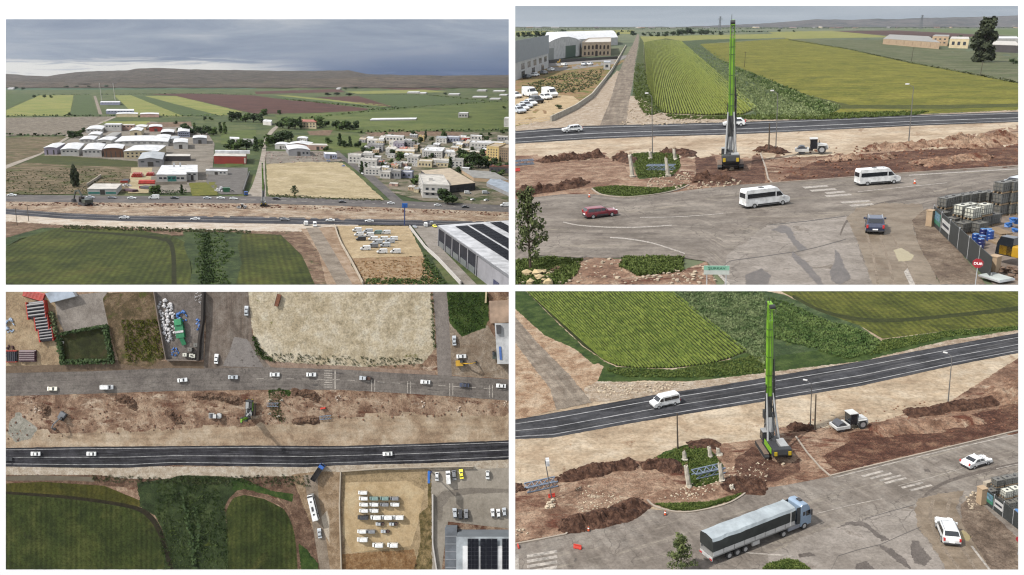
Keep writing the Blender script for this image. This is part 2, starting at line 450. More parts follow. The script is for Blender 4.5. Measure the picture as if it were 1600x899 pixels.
# ------------------------------------------------------------------ vehicles (metres, +X forward)
M_TYRE = paint('tyre_rubber',(.018,.018,.018,1),.85)
M_RIM = paint('wheel_rim',(.35,.36,.37,1),.4,.6)
M_LAMP = paint('headlight_glass',(.65,.66,.65,1),.15)
M_TAIL = paint('tail_light_red',(.32,.02,.02,1),.3)
M_PLATE = paint('number_plate',(.7,.7,.68,1),.5)
M_TRIM = paint('black_trim',(.025,.025,.027,1),.6)
CARCOL = {'white': (.44,.45,.45),'silver': (.26,.28,.30),'grey': (.12,.125,.135),'black': (.018,.019,.022),'navy': (.016,.022,.045),
          'maroon': (.12,.014,.022),'green': (.06,.12,.09),'blue': (.035,.13,.42),'yellow': (.62,.55,.03),'teal': (.10,.16,.15),'cream': (.55,.53,.45),'red': (.38,.05,.04)}
def body_mat(c):
    m = paint('car_paint_' + c,CARCOL[c] + (1,),.35,.0,.25,.9,.5); b = m.node_tree.nodes['Principled BSDF']; b.inputs['Coat Weight'].default_value = .6 if sum(CARCOL[c]) > .5 else .12; b.inputs['Coat Roughness'].default_value = .08; return m
# top contour from the nose to the tail, as (x, z); glass spans are index pairs of the contour
SHAPES = {
    'sedan': dict(W=1.76,zb=.28,sh=.92,tp=.2,top=[(2.22,.35),(2.25,.62),(2.05,.74),(1.05,.93),(.32,1.40),(-.75,1.43),(-1.5,1.03),(-2.15,.96),(-2.25,.7),(-2.22,.35)],fg=(3,4),rg=(5,6),
                  side=[[(.72,.98),(.28,1.30),(-.12,1.33),(-.12,.98)],[(-.2,.98),(-.2,1.33),(-.72,1.33),(-1.15,1.0)]],wx=(1.35,-1.32),wr=.31),
    'hatch': dict(W=1.74,zb=.28,sh=.92,tp=.2,top=[(1.98,.35),(2.02,.62),(1.85,.76),(1.0,.95),(.3,1.44),(-1.2,1.47),(-1.85,1.0),(-1.98,.7),(-1.95,.35)],fg=(3,4),rg=(5,6),
                  side=[[(.7,1.0),(.25,1.34),(-.15,1.37),(-.15,1.0)],[(-.25,1.0),(-.25,1.37),(-1.1,1.38),(-1.45,1.03)]],wx=(1.2,-1.2),wr=.31),
    'suv': dict(W=1.86,zb=.34,sh=1.05,tp=.17,top=[(2.28,.45),(2.32,.8),(2.15,.98),(1.15,1.1),(.5,1.62),(-1.55,1.68),(-2.15,1.2),(-2.32,.85),(-2.28,.42)],fg=(3,4),rg=(5,6),
                side=[[(.85,1.14),(.45,1.52),(-.1,1.56),(-.1,1.14)],[(-.2,1.14),(-.2,1.56),(-1.05,1.57),(-1.05,1.14)],[(-1.13,1.14),(-1.13,1.57),(-1.5,1.56),(-1.85,1.2)]],wx=(1.4,-1.38),wr=.37),
    'wagon': dict(W=1.72,zb=.28,sh=.9,tp=.2,top=[(2.2,.38),(2.22,.72),(2.1,.82),(.95,.92),(.4,1.36),(-1.95,1.42),(-2.2,.95),(-2.24,.7),(-2.2,.36)],fg=(3,4),rg=(5,6),
                  side=[[(.72,.96),(.38,1.27),(-.1,1.3),(-.1,.96)],[(-.2,.96),(-.2,1.3),(-1.0,1.32),(-1.0,.96)],[(-1.08,.96),(-1.08,1.32),(-1.8,1.33),(-1.98,.98)]],wx=(1.35,-1.3),wr=.3),
    'van': dict(W=1.98,zb=.32,sh=1.25,tp=.1,top=[(2.78,.45),(2.82,.95),(2.6,1.15),(1.95,1.32),(1.2,2.2),(.8,2.4),(-2.6,2.42),(-2.74,2.2),(-2.78,.45)],fg=(3,4),rg=None,
                side=[[(1.78,1.36),(1.25,1.98),(.75,2.0),(.75,1.36)]],wx=(1.85,-1.75),wr=.34),
    'minibus': dict(W=2.02,zb=.34,sh=1.3,tp=.1,top=[(3.48,.45),(3.52,1.0),(3.3,1.25),(2.6,1.45),(1.85,2.3),(1.45,2.72),(-3.3,2.74),(-3.44,2.4),(-3.5,.45)],fg=(3,4),rg=(7,8),
                    side=[[(2.42,1.5),(1.9,2.1),(1.35,2.12),(1.35,1.45)],[(1.15,1.5),(1.15,2.14),(-3.2,2.14),(-3.2,1.5)]],wx=(2.35,-2.1),wr=.36),
    'people_carrier': dict(W=1.95,zb=.32,sh=1.15,tp=.12,top=[(2.5,.42),(2.55,.9),(2.35,1.08),(1.75,1.2),(1.05,1.95),(.7,2.12),(-2.45,2.14),(-2.58,1.9),(-2.6,.42)],fg=(3,4),rg=(7,8),
                          side=[[(1.6,1.25),(1.1,1.78),(.65,1.82),(.65,1.25)],[(.5,1.28),(.5,1.82),(-.75,1.84),(-.75,1.28)],[(-.85,1.28),(-.85,1.84),(-2.35,1.84),(-2.35,1.28)]],wx=(1.6,-1.55),wr=.34),
    'pickup': dict(W=1.85,zb=.36,sh=1.05,tp=.18,top=[(2.55,.45),(2.6,.85),(2.4,1.02),(1.35,1.1),(.75,1.66),(-.45,1.7),(-.62,1.1),(-.64,.72),(-2.5,.72),(-2.55,.45)],fg=(3,4),rg=(5,6),
                   side=[[(1.05,1.14),(.7,1.54),(.15,1.57),(.15,1.14)],[(.05,1.14),(.05,1.57),(-.4,1.57),(-.5,1.14)]],wx=(1.6,-1.6),wr=.37),
}
_models = {}
def wheel_meshes(r,w,n=14):
    t = MB().cyl((0,-w / 2,0),(0,w / 2,0),r,n=n).mesh('tyre',M_TYRE)
    h = MB().cyl((0,-w / 2 - .015,0),(0,w / 2 + .015,0),r * .6,n=10).mesh('rim',M_RIM)
    return t,h
def moved(me,v):
    m2 = me.copy(); m2.transform(Matrix.Translation(v)); return m2
def vehicle(shape,col,lod=1,extra=None):
    key = (shape,col,lod,extra)
    if key in _models: return _models[key]
    S = SHAPES[shape]; Wd = S['W'] / 2; zt = max(z for x,z in S['top']); sh = S['sh']
    tf = lambda z: 1.0 if z <= sh else 1 - S['tp'] * (z - sh) / (zt - sh)
    prof = S['top'] + [(S['top'][-1][0] * .93,S['zb']),(S['top'][0][0] * .93,S['zb'])]
    bm_ = body_mat(col); parts = []
    me = MB().prism(prof,-Wd,Wd,tf).mesh('body',bm_,bevel=.07,smooth=False); parts.append(('body',me,None))
    gl = glassm()
    def pane(i,j,f0=.12,f1=.12,wf=.86):
        (xa,za),(xb,zb) = S['top'][i],S['top'][j]; a = lerp((xa,za),(xb,zb),f0); b = lerp((xa,za),(xb,zb),1 - f1)
        nx,nz = -(b[1] - a[1]),(b[0] - a[0]); L = math.hypot(nx,nz); nx,nz = nx / L,nz / L
        if nx * (a[0] - 0) + nz * .5 < 0: nx,nz = -nx,-nz
        o = .035; wa,wb = Wd * tf(a[1]) * wf,Wd * tf(b[1]) * wf
        return MB().hexa([Vector(q) for q in ((a[0],-wa,a[1]),(a[0],wa,a[1]),(b[0],wb,b[1]),(b[0],-wb,b[1]),
                          (a[0] + nx * o,-wa,a[1] + nz * o),(a[0] + nx * o,wa,a[1] + nz * o),(b[0] + nx * o,wb,b[1] + nz * o),(b[0] + nx * o,-wb,b[1] + nz * o))])
    if S['fg']: parts.append(('windscreen',pane(*S['fg']).mesh('windscreen',gl),None))
    if S['rg']:
        if shape in ('minibus','people_carrier'): parts.append(('rear_window',pane(S['rg'][0],S['rg'][1],.1,.55,.8).mesh('rear_window',gl),None))
        else: parts.append(('rear_window',pane(*S['rg']).mesh('rear_window',gl),None))
    for sg in (1,-1):
        for poly in S['side']:
            m = MB(); n = len(poly)
            vs = [(x,sg * (Wd * tf(z) - .02),z) for x,z in poly] + [(x,sg * (Wd * tf(z) + .02),z) for x,z in poly]
            m.add(vs,[tuple(range(n)),tuple(range(n,2 * n))[::-1]] + [(i,(i + 1) % n,n + (i + 1) % n,n + i) for i in range(n)])
            parts.append(('side_window',m.mesh('side_window',gl),None))
    t,h = wheel_meshes(S['wr'],.22,14 if lod > 1 else 10)
    for wx in S['wx']:
        for sg in (1,-1):
            v = Vector((wx,sg * (Wd - .09),S['wr'])); parts.append(('wheel' if lod < 2 else 'wheel',moved(t,v),None))
            if lod > 1: parts.append(('rim',moved(h,v),len(parts) - 1))
    if lod > 1:
        xf = S['top'][1][0]; xr = S['top'][-2][0]; zf = S['top'][1][1]
        for sg in (1,-1):
            parts.append(('headlight',MB().box(xf - .16,xf + .01,sg * Wd * .62 - .17,sg * Wd * .62 + .17,zf - .04,zf + .1).mesh('headlight',M_LAMP),None))
            parts.append(('tail_light',MB().box(xr - .04,xr + .12,sg * Wd * .86 - .09,sg * Wd * .86 + .1,.75,1.1).mesh('tail_light',M_TAIL),None))
            parts.append(('door_mirror',MB().box(S['top'][S['fg'][0]][0] - .45,S['top'][S['fg'][0]][0] - .25,sg * (Wd + .13) - .1,sg * (Wd + .13) + .1,sh + .02,sh + .22).mesh('door_mirror',bm_),None))
        parts.append(('number_plate',MB().box(xr - .06,xr + .05,-.26,.26,.55,.67).mesh('number_plate',M_PLATE),None))
        parts.append(('bumper',MB().box(xf - .25,xf + .05,-Wd * .9,Wd * .9,S['zb'] + .02,S['zb'] + .2).mesh('bumper',M_TRIM),None))
        parts.append(('bumper',MB().box(xr - .07,xr + .2,-Wd * .9,Wd * .9,S['zb'] + .02,S['zb'] + .18).mesh('bumper',M_TRIM),None))
        for sg in (1,-1): parts.append(('sill_trim',MB().box(S['wx'][1] + .5,S['wx'][0] - .5,sg * Wd - .03,sg * Wd + .02,S['zb'] + .05,S['zb'] + .24).mesh('sill_trim',M_TRIM),None))
    if shape == 'minibus':
        parts.append(('roof_hatch',MB().box(-.9,-.3,-.35,.35,2.7,2.8).mesh('roof_hatch',M_TRIM),None))
        if extra == 'fan': parts.append(('roof_fan',MB().cyl((.7,0,2.7),(.7,0,2.84),.4,.34,12).mesh('roof_fan',M_RIM),None))
    if extra == 'rails':
        for sg in (1,-1): parts.append(('roof_rail',MB().bar((.35,sg * .68,zt + .04),(-1.5,sg * .68,zt + .05),.06).mesh('roof_rail',M_RIM),None))
    if shape == 'pickup':
        m = MB()
        for sg in (1,-1): m.box(-2.52,-.66,sg * .9 - .03,sg * .9 + .03,.7,1.12)
        m.box(-2.56,-2.5,-.9,.9,.7,1.12); parts.append(('load_bed',m.mesh('load_bed',bm_ if extra != 'dark' else M_TRIM),None))
        if extra == 'dark': parts.append(('load',MB().box(-2.45,-.75,-.8,.8,.74,1.0).mesh('load',paint('rust_load',C(90,65,55),.9)),None))
    if extra == 'sign': parts.append(('taxi_sign',MB().box(-.15,.15,-.35,.35,zt,zt + .2).mesh('taxi_sign',paint('yellow_sign',(.6,.5,.05,1))),None))
    _models[key] = parts; return parts
_cnt = {}
def car(st,x,y,tx,ty,shape,col,label,cat='car',group=None,lod=1,extra=None,sc=1.0,lift=.05):
    M = frame_at(st,x,y,tx,ty,lift,st.k * sc)
    nm = {'sedan': 'car','hatch': 'car','suv': 'car','wagon': 'car','van': 'van','minibus': 'minibus','people_carrier': 'minibus','pickup': 'pickup_truck'}[shape]
    return spawn(vehicle(shape,col,lod,extra),nm,M,label,cat,group)
# ------------------------------------------------------------------ lorries, bus, plant
def lorry_model(kind):
    if kind in _models: return _models[kind]
    p = []; blue = paint('lorry_cab_blue_grey',C(150,172,195),.3); tarp = paint('tarpaulin_dark',C(45,50,48),.7,0,.3,2)
    tt,th = wheel_meshes(.5,.36,18)
    if kind == 'artic':
        cab = [(8.3,.55),(8.35,1.6),(8.2,2.3),(7.95,3.2),(7.6,3.75),(6.7,3.85),(6.4,3.6),(6.35,.55)]
        p.append(('cab',MB().prism(cab,-1.22,1.22).mesh('cab',blue,bevel=.1),None)); ci = 0
        gl = glassm()
        p.append(('windscreen',MB().hexa([Vector(q) for q in ((8.24,-1.05,2.2),(8.24,1.05,2.2),(7.98,1.0,3.1),(7.98,-1.0,3.1),(8.32,-1.05,2.2),(8.32,1.05,2.2),(8.05,1.0,3.12),(8.05,-1.0,3.12))]).mesh('windscreen',gl),ci))
        for sg in (1,-1):
            p.append(('side_window',MB().box(7.35,8.0,sg * 1.23 - .02,sg * 1.23 + .02,2.0,2.75).mesh('side_window',gl),ci))
            p.append(('side_window',MB().box(6.8,7.2,sg * 1.23 - .02,sg * 1.23 + .02,2.15,2.7).mesh('side_window',gl),ci))
            p.append(('door_mirror',MB().box(7.95,8.15,sg * 1.45 - .1,sg * 1.45 + .1,2.1,2.9).mesh('door_mirror',M_TRIM),ci))
            p.append(('headlight',MB().box(8.25,8.4,sg * .9 - .2,sg * .9 + .2,.8,1.0).mesh('headlight',M_LAMP),ci))
            p.append(('wind_deflector',MB().box(5.75,6.38,sg * 1.15 - .04,sg * 1.15 + .04,1.1,3.6).mesh('wind_deflector',paint('deflector_dark',C(60,66,70))),ci))
            p.append(('fuel_tank',MB().box(4.3,6.3,sg * .9 - .32,sg * .9 + .32,.55,1.15).mesh('fuel_tank',paint('tank_grey',C(150,155,165),.4),bevel=.08),None))
        p.append(('sun_roof',MB().box(7.0,7.5,-.35,.35,3.8,3.95).mesh('sun_roof',M_TRIM),ci))
        # trailer
        p.append(('chassis',MB().box(-8.2,6.0,-.5,.5,.85,1.15).mesh('chassis',M_TRIM),None))
        p.append(('trailer_bed',MB().box(-8.2,5.45,-1.25,1.25,1.15,1.35).mesh('trailer_bed',paint('bed_grey',C(150,150,148))),None))
        bx = len(p); side = paint('dropside_alu',C(205,205,203),.45)
        n = 8
        for sg in (1,-1):
            for i in range(n):
                x0 = -8.15 + 13.5 * i / n; p.append(('side_board',MB().box(x0 + .04,x0 + 13.5 / n - .06,sg * 1.26 - .03,sg * 1.26 + .03,1.37,1.95).mesh('side_board',side),None))
        # tarpaulin: sagging cover over hoops
        nx,vs,fs = 28,[],[]
        sec = [(-1.28,1.98),(-1.28,3.0),(-1.27,3.45),(-1.1,3.85),(0,4.0),(1.1,3.85),(1.27,3.45),(1.28,3.0),(1.28,1.98)]
        for i in range(nx + 1):
            x = -8.2 + 13.65 * i / nx
            for j,(yy,zz) in enumerate(sec):
                sag = (.12 * mnoise.noise((x * .9,j * .7,1)) - .07 * abs(math.sin(x * 1.15))) if zz > 2.2 else 0
                vs.append((x,yy + (.04 * mnoise.noise((x * 2,j,3))),zz + sag))
        m = len(sec)
        low = [(i * m + j,(i + 1) * m + j,(i + 1) * m + j + 1,i * m + j + 1) for i in range(nx) for j in (0,1,6,7)]
        top = [(i * m + j,(i + 1) * m + j,(i + 1) * m + j + 1,i * m + j + 1) for i in range(nx) for j in (2,3,4,5)]
        ends = [tuple(range(m)),tuple(nx * m + j for j in range(m))[::-1]]
        def me2(fsx,mat,nm):
            q = MB(); q.v = [Vector(v) for v in vs]; q.f = fsx; return q.mesh(nm,mat)
        p.append(('tarpaulin_side',me2(low,tarp,'tarpaulin_side'),None)); p.append(('tarpaulin_roof',me2(top,paint('tarpaulin_silver',C(175,185,190),.35,.0,.2,3),'tarpaulin_roof'),None))
        p.append(('tarpaulin_end',me2(ends,tarp,'tarpaulin_end'),None))
        for sg in (1,-1): p.append(('strap',MB().bar((4.6,sg * 1.31,1.4),(4.6,sg * 1.31,3.6),.08).mesh('strap',side),None))
        for sg in (1,-1): p.append(('tool_box',MB().box(-1.8,-.6,sg * 1.1 - .15,sg * 1.1 + .15,.55,1.1).mesh('tool_box',side),None))
        for wx in (7.1,3.5,-2.9,-4.2,-5.5):
            for sg in (1,-1):
                v = Vector((wx,sg * 1.05,.5)); p.append(('wheel',moved(tt,v),None)); p.append(('rim',moved(th,v),len(p) - 1))
        p.append(('rear_bumper',MB().box(-8.3,-8.15,-1.2,1.2,.6,1.1).mesh('rear_bumper',side),None))
        for sg in (1,-1): p.append(('tail_light',MB().box(-8.36,-8.28,sg * 1.0 - .2,sg * 1.0 + .2,.7,.9).mesh('tail_light',M_TAIL),None))
    elif kind == 'tipper':
        cb = paint('tipper_blue',C(50,105,190),.4)
        p.append(('cab',MB().prism([(4.3,.6),(4.35,1.6),(4.0,2.9),(2.6,3.0),(2.5,.6)],-1.2,1.2).mesh('cab',cb,bevel=.08),None))
        p.append(('windscreen',MB().hexa([Vector(q) for q in ((4.34,-1.0,1.75),(4.34,1.0,1.75),(4.06,1.0,2.75),(4.06,-1.0,2.75),(4.42,-1.0,1.75),(4.42,1.0,1.75),(4.14,1.0,2.75),(4.14,-1.0,2.75))]).mesh('windscreen',glassm()),0))
        p.append(('chassis',MB().box(-4.2,3.8,-.5,.5,.7,1.05).mesh('chassis',M_TRIM),None))
        tb = paint('tipper_body',C(70,66,64),.7); q = MB().box(-4.3,2.3,-1.2,1.2,1.1,1.25)
        for sg in (1,-1): q.box(-4.3,2.3,sg * 1.2 - .05,sg * 1.2 + .05,1.25,2.5)
        q.box(2.22,2.3,-1.15,1.15,1.25,2.8).box(-4.3,-4.22,-1.15,1.15,1.25,2.4); p.append(('tipper_body',q.mesh('tipper_body',tb),None))
        for wx in (3.3,-1.8,-3.1):
            for sg in (1,-1): p.append(('wheel',moved(tt,Vector((wx,sg,.5))),None))
    elif kind == 'coach':
        wm = body_mat('white')
        p.append(('body',MB().prism([(6,.4),(6.05,1.3),(5.85,3.1),(5.5,3.35),(-5.9,3.35),(-6,3.0),(-6,.4)],-1.25,1.25).mesh('body',wm,bevel=.1),None))
        for sg in (1,-1):
            for i in range(6): p.append(('side_window',MB().box(-5.4 + i * 1.75,-3.8 + i * 1.75,sg * 1.26 - .02,sg * 1.26 + .02,1.7,2.8).mesh('side_window',glassm()),None))
        p.append(('windscreen',MB().hexa([Vector(q) for q in ((6.05,-1.1,1.5),(6.05,1.1,1.5),(5.6,1.1,3.36),(5.6,-1.1,3.36),(6.12,-1.1,1.5),(6.12,1.1,1.5),(5.68,1.1,3.42),(5.68,-1.1,3.42))]).mesh('windscreen',glassm()),None))
        p.append(('front_roof_panel',MB().box(5.0,5.75,-1.15,1.15,3.34,3.46).mesh('front_roof_panel',M_TRIM),None))
        p.append(('roof_hatch',MB().box(2.6,3.3,-.4,.4,3.34,3.5).mesh('roof_hatch',M_TRIM),None))
        p.append(('air_conditioner',MB().box(-1.4,.6,-.45,.45,3.34,3.58).mesh('air_conditioner',M_TRIM),None))
        p.append(('roof_hatch',MB().box(-3.3,-2.6,-.4,.4,3.34,3.5).mesh('roof_hatch',M_TRIM),None))
        for wx in (3.9,-3.6):
            for sg in (1,-1): p.append(('wheel',moved(tt,Vector((wx,sg * 1.1,.5))),None))
    _models[kind] = p; return p
def roller_model():
    if 'roller' in _models: return _models['roller']
    wm = paint('roller_white',C(215,216,214),.4); st_ = paint('drum_steel',C(110,112,118),.45,.5); p = []
    q = MB()
    for sg in (1,-1): q.box(.55,3.0,sg * 1.08 - .1,sg * 1.08 + .1,.45,1.0)
    q.box(.55,.85,-1.1,1.1,.5,1.1).box(2.8,3.05,-1.1,1.1,.55,1.0); p.append(('drum_frame',q.mesh('drum_frame',wm,bevel=.04),None))
    p.append(('drum',MB().cyl((1.85,-.96,.78),(1.85,.96,.78),.78,n=24).mesh('drum',st_),None))
    p.append(('articulation',MB().box(-.2,.7,-.3,.3,.5,.95).mesh('articulation',M_TRIM),None))
    p.append(('hood',MB().prism([(-.9,.75),(-.9,1.85),(-1.3,1.95),(-2.7,1.7),(-2.95,1.3),(-2.9,.75)],-.8,.8).mesh('hood',wm,bevel=.08),None))
    p.append(('cab',MB().prism([(.3,.9),(.42,1.6),(.25,2.75),(-.85,2.75),(-.95,.9)],-.78,.78).mesh('cab',glassm()),None))
    q = MB()
    for x in (.3,-.88):
        for sg in (1,-1): q.bar((x,sg * .79,.9),(x,sg * .79,2.8),.09)
    p.append(('cab_post',q.mesh('cab_post',M_TRIM),4)); p.append(('cab_roof',MB().box(-1.0,.5,-.9,.9,2.76,2.92).mesh('cab_roof',wm,bevel=.05),4))
    t,h = wheel_meshes(.76,.55,18)
    for sg in (1,-1):
        v = Vector((-1.75,sg * .85,.76)); p.append(('wheel',moved(t,v),None)); p.append(('rim',moved(h,v),len(p) - 1))
        p.append(('fender',MB().box(-2.5,-1.0,sg * .95 - .25,sg * .95 + .22,1.52,1.6).mesh('fender',wm),None))
    p.append(('exhaust',MB().cyl((-1.3,.4,1.8),(-1.3,.4,2.5),.06,n=8).mesh('exhaust',M_TRIM),None))
    _models['roller'] = p; return p
def rig_model(h=27.0):
    """rotary drilling rig: crawler tracks, upper works, lattice-backed base mast and lime green mast with sheave head and kelly bar"""
    if ('rig',h) in _models: return _models[('rig',h)]
    lime = paint('rig_lime_green',C(126,182,38),.45,0,.2,1.5); gm_ = paint('rig_grey',C(98,100,102),.5,0,.3,1); dk = paint('rig_dark',C(52,54,56),.6); lt = paint('rig_light_grey',C(170,172,172),.45)
    yl = paint('warning_yellow',C(210,180,40)); p = []
    for sg in (1,-1):
        t = MB().prism([(2.6,.15),(3.0,.55),(2.6,1.0),(-2.6,1.0),(-3.0,.55),(-2.6,.15)],sg * 2.0 - .4,sg * 2.0 + .4).mesh('crawler_track',dk); p.append(('crawler_track',t,None)); ti = len(p) - 1
        q = MB()
        for i in range(18):
            x = -2.6 + 5.2 * i / 17; q.box(x - .1,x + .1,sg * 2.0 - .43,sg * 2.0 + .43,.99,1.06).box(x - .1,x + .1,sg * 2.0 - .43,sg * 2.0 + .43,.04,.16)
        p.append(('track_shoe',q.mesh('track_shoe',paint('track_mud',C(140,120,105),.9)),ti))
        p.append(('track_frame',MB().box(-2.2,2.2,sg * 1.62 - .1,sg * 1.62 + .1,.3,.85).mesh('track_frame',gm_),ti))
    p.append(('undercarriage',MB().box(-1.6,1.6,-1.6,1.6,.6,1.2).mesh('undercarriage',dk),None))
    p.append(('turntable',MB().cyl((0,0,1.2),(0,0,1.45),1.2,n=20).mesh('turntable',dk),None))
    p.append(('upper_frame',MB().box(-4.2,2.3,-1.5,1.5,1.45,1.9).mesh('upper_frame',gm_),None))
    p.append(('counterweight',MB().prism([(-4.9,1.5),(-5.1,2.0),(-4.9,3.0),(-3.9,3.05),(-3.9,1.5)],-1.6,1.6).mesh('counterweight',dk,bevel=.1),None))
    for sg in (1,-1): p.append(('warning_panel',MB().box(-5.14,-5.0,sg * 1.2 - .25,sg * 1.2 + .25,1.9,2.6).mesh('warning_panel',yl),None))
    p.append(('engine_housing',MB().box(-3.85,-.8,-1.45,-.1,1.9,3.0).mesh('engine_housing',lt,bevel=.06),None))
    p.append(('engine_housing',MB().box(-3.85,-1.3,.15,1.45,1.9,2.8).mesh('engine_housing',dk,bevel=.06),None))
    p.append(('side_panel',MB().box(-3.7,.2,1.46,1.56,1.5,2.5).mesh('side_panel',lime),None))
    p.append(('cab',MB().prism([(2.4,1.6),(2.55,2.4),(2.2,3.5),(.7,3.5),(.6,1.6)],.55,1.65).mesh('cab',dk,bevel=.06),None)); ci = len(p) - 1
    p.append(('cab_window',MB().box(.85,2.1,1.66,1.7,2.3,3.3).mesh('cab_window',glassm()),ci)); p.append(('cab_roof',MB().box(.6,2.3,.5,1.7,3.5,3.6).mesh('cab_roof',lt),ci))
    p.append(('winch',MB().cyl((-.9,-.6,2.6),(-.9,.6,2.6),.5,n=16).mesh('winch',dk),None))
    xm = 2.9
    p.append(('mast_bracket',MB().prism([(1.6,1.6),(3.2,1.4),(3.2,4.5),(2.2,5.6),(1.2,3.2)],-.55,.55).mesh('mast_bracket',lt),None))
    p.append(('lower_mast',MB().box(xm - .45,xm + .45,-.5,.5,1.2,h * .355).mesh('lower_mast',paint('mast_dark',C(72,74,74),.6,0,.3,1)),None)); q = MB()
    p.append(('mast',MB().box(xm - .42,xm + .42,-.5,.5,h * .355,h - 3.2).mesh('mast',lime),None)); mi = len(p) - 1
    q = MB()
    for fz in (.42,.5,.63,.77,.82): q.box(xm - .47,xm + .47,-.55,.55,h * fz,h * fz + .16)
    for sy in (.34,-.34): p.append(('guide_rail',MB().box(xm - .52,xm - .42,sy - .07,sy + .07,h * .36,h - 3.4).mesh('guide_rail',paint('rail_green_dark',C(98,146,36))),mi))
    for i_,(sy,zt_) in enumerate(((-.72,.62),(-.86,.55),(-1.0,.5),(.7,.44))): p.append(('hose',MB().cyl((xm - .35 + .1 * i_,sy,2.4),(xm - .3,sy * .9,h * zt_),.1,n=6).mesh('hose',dk),None))
    for zz in (.2,.27,.33,.41,.47): p.append(('hose_clamp',MB().box(xm - .45,xm + .1,-1.12,-.5,h * zz,h * zz + .14).mesh('hose_clamp',gm_),None))
    p.append(('work_platform',MB().box(xm - 1.0,xm - .4,-.9,.9,h * .16,h * .16 + .1).mesh('work_platform',gm_),None))
    for sy in (.22,-.22): p.append(('hoist_rope',MB().cyl((-.9,sy,3.0),(xm - .75,sy,h - .6),.045,n=5).mesh('hoist_rope',dk),None))
    p.append(('mast_collar',q.mesh('mast_collar',paint('rig_dark_green',C(70,105,30))),mi))
    q = MB(); z0,z1 = h - 3.2,h - .7
    for sy in (.42,-.42):
        for sx in (.3,-.3): q.bar((xm + sx,sy,z0),(xm + sx,sy * .8,z1),.14)
    for i in range(4):
        z = z0 + i * .6; q.bar((xm + .3,.42,z),(xm + .3,-.42,z + .6),.1).bar((xm - .3,.42,z),(xm - .3,-.42,z + .6),.1)
    p.append(('top_lattice',q.mesh('top_lattice',lime),mi))
    p.append(('sheave_head',MB().prism([(xm - 1.3,h - .9),(xm - 1.2,h - .2),(xm + .9,h + .1),(xm + 1.4,h - .7),(xm + .4,h - 1.0)],-.35,.35).mesh('sheave_head',lime,bevel=.05),None)); si = len(p) - 1
    for x in (xm - 1.0,xm + 1.0): p.append(('sheave',MB().cyl((x,-.42,h - .4),(x,.42,h - .4),.42,n=14).mesh('sheave',dk),si))
    p.append(('antenna',MB().cyl((xm,.2,h),(xm,.2,h + 1.0),.05,n=6).mesh('antenna',dk),si))
    for sg in (1,-1): p.append(('back_stay',MB().cyl((-.2,sg * 1.0,2.2),(xm - .5,sg * .55,h * .38),.2,.14,10).mesh('back_stay',lt),None))
    for sg in (1,-1): p.append(('mast_cylinder',MB().cyl((.6,sg * .9,2.0),(xm - .45,sg * .5,6.5),.16,n=8).mesh('mast_cylinder',gm_),None))
    p.append(('kelly_bar',MB().cyl((xm + 1.05,0,2.2),(xm + 1.05,0,h * .5),.26,n=12).mesh('kelly_bar',dk),None))
    p.append(('rotary_head',MB().box(xm + .5,xm + 1.6,-.6,.6,4.6,6.2).mesh('rotary_head',dk,bevel=.06),None))
    p.append(('auger',MB().cyl((xm + 1.05,0,.3),(xm + 1.05,0,2.2),.5,n=14).mesh('auger',gm_),None))
    q = MB()
    for i in range(5):
        q.bar((xm - .5,-.62 - .1 * (i % 2),3 + i * h * .085),(xm - .52,-.66 + .1 * (i % 2),3 + (i + 1) * h * .085),.07)
    p.append(('hose',q.mesh('hose',M_TYRE),None))
    q = MB()
    for sy in (.08,-.08): q.bar((xm + .95,sy,h * .5),(xm + 1.0,sy,h - .6),.05)
    p.append(('rope',q.mesh('rope',dk),None))
    _models[('rig',h)] = p; return p
def excavator_model(col='grey'):
    k_ = ('exc',col)
    if k_ in _models: return _models[k_]
    bc = {'grey': paint('digger_grey',C(120,124,130)),'yellow': paint('digger_yellow',C(205,160,40)),'green': paint('digger_dark',C(70,78,70))}[col]; p = []
    for sg in (1,-1): p.append(('crawler_track',MB().prism([(1.7,.1),(2.0,.45),(1.7,.85),(-1.7,.85),(-2,.45),(-1.7,.1)],sg * 1.1 - .3,sg * 1.1 + .3).mesh('crawler_track',M_TRIM),None))
    p.append(('house',MB().box(-2.2,1.2,-1.3,1.3,1.0,2.1).mesh('house',bc,bevel=.1),None))
    p.append(('cab',MB().prism([(1.5,1.0),(1.4,2.2),(1.1,2.9),(-.2,2.9),(-.2,1.0)],.35,1.3).mesh('cab',glassm(),bevel=.04),None))
    p.append(('boom',MB().bar((1.0,-.1,1.8),(3.6,-.1,4.4),.4,.55).bar((3.5,-.1,4.4),(5.6,-.1,3.9),.36,.5).mesh('boom',bc),None))
    p.append(('dipper',MB().bar((5.5,-.1,4.1),(6.9,-.1,1.2),.3,.4).mesh('dipper',bc),None))
    p.append(('bucket',MB().prism([(6.9,1.3),(7.5,.9),(7.3,.2),(6.4,.3),(6.5,.9)],-.65,.5).mesh('bucket',M_TRIM),None))
    _models[k_] = p; return p
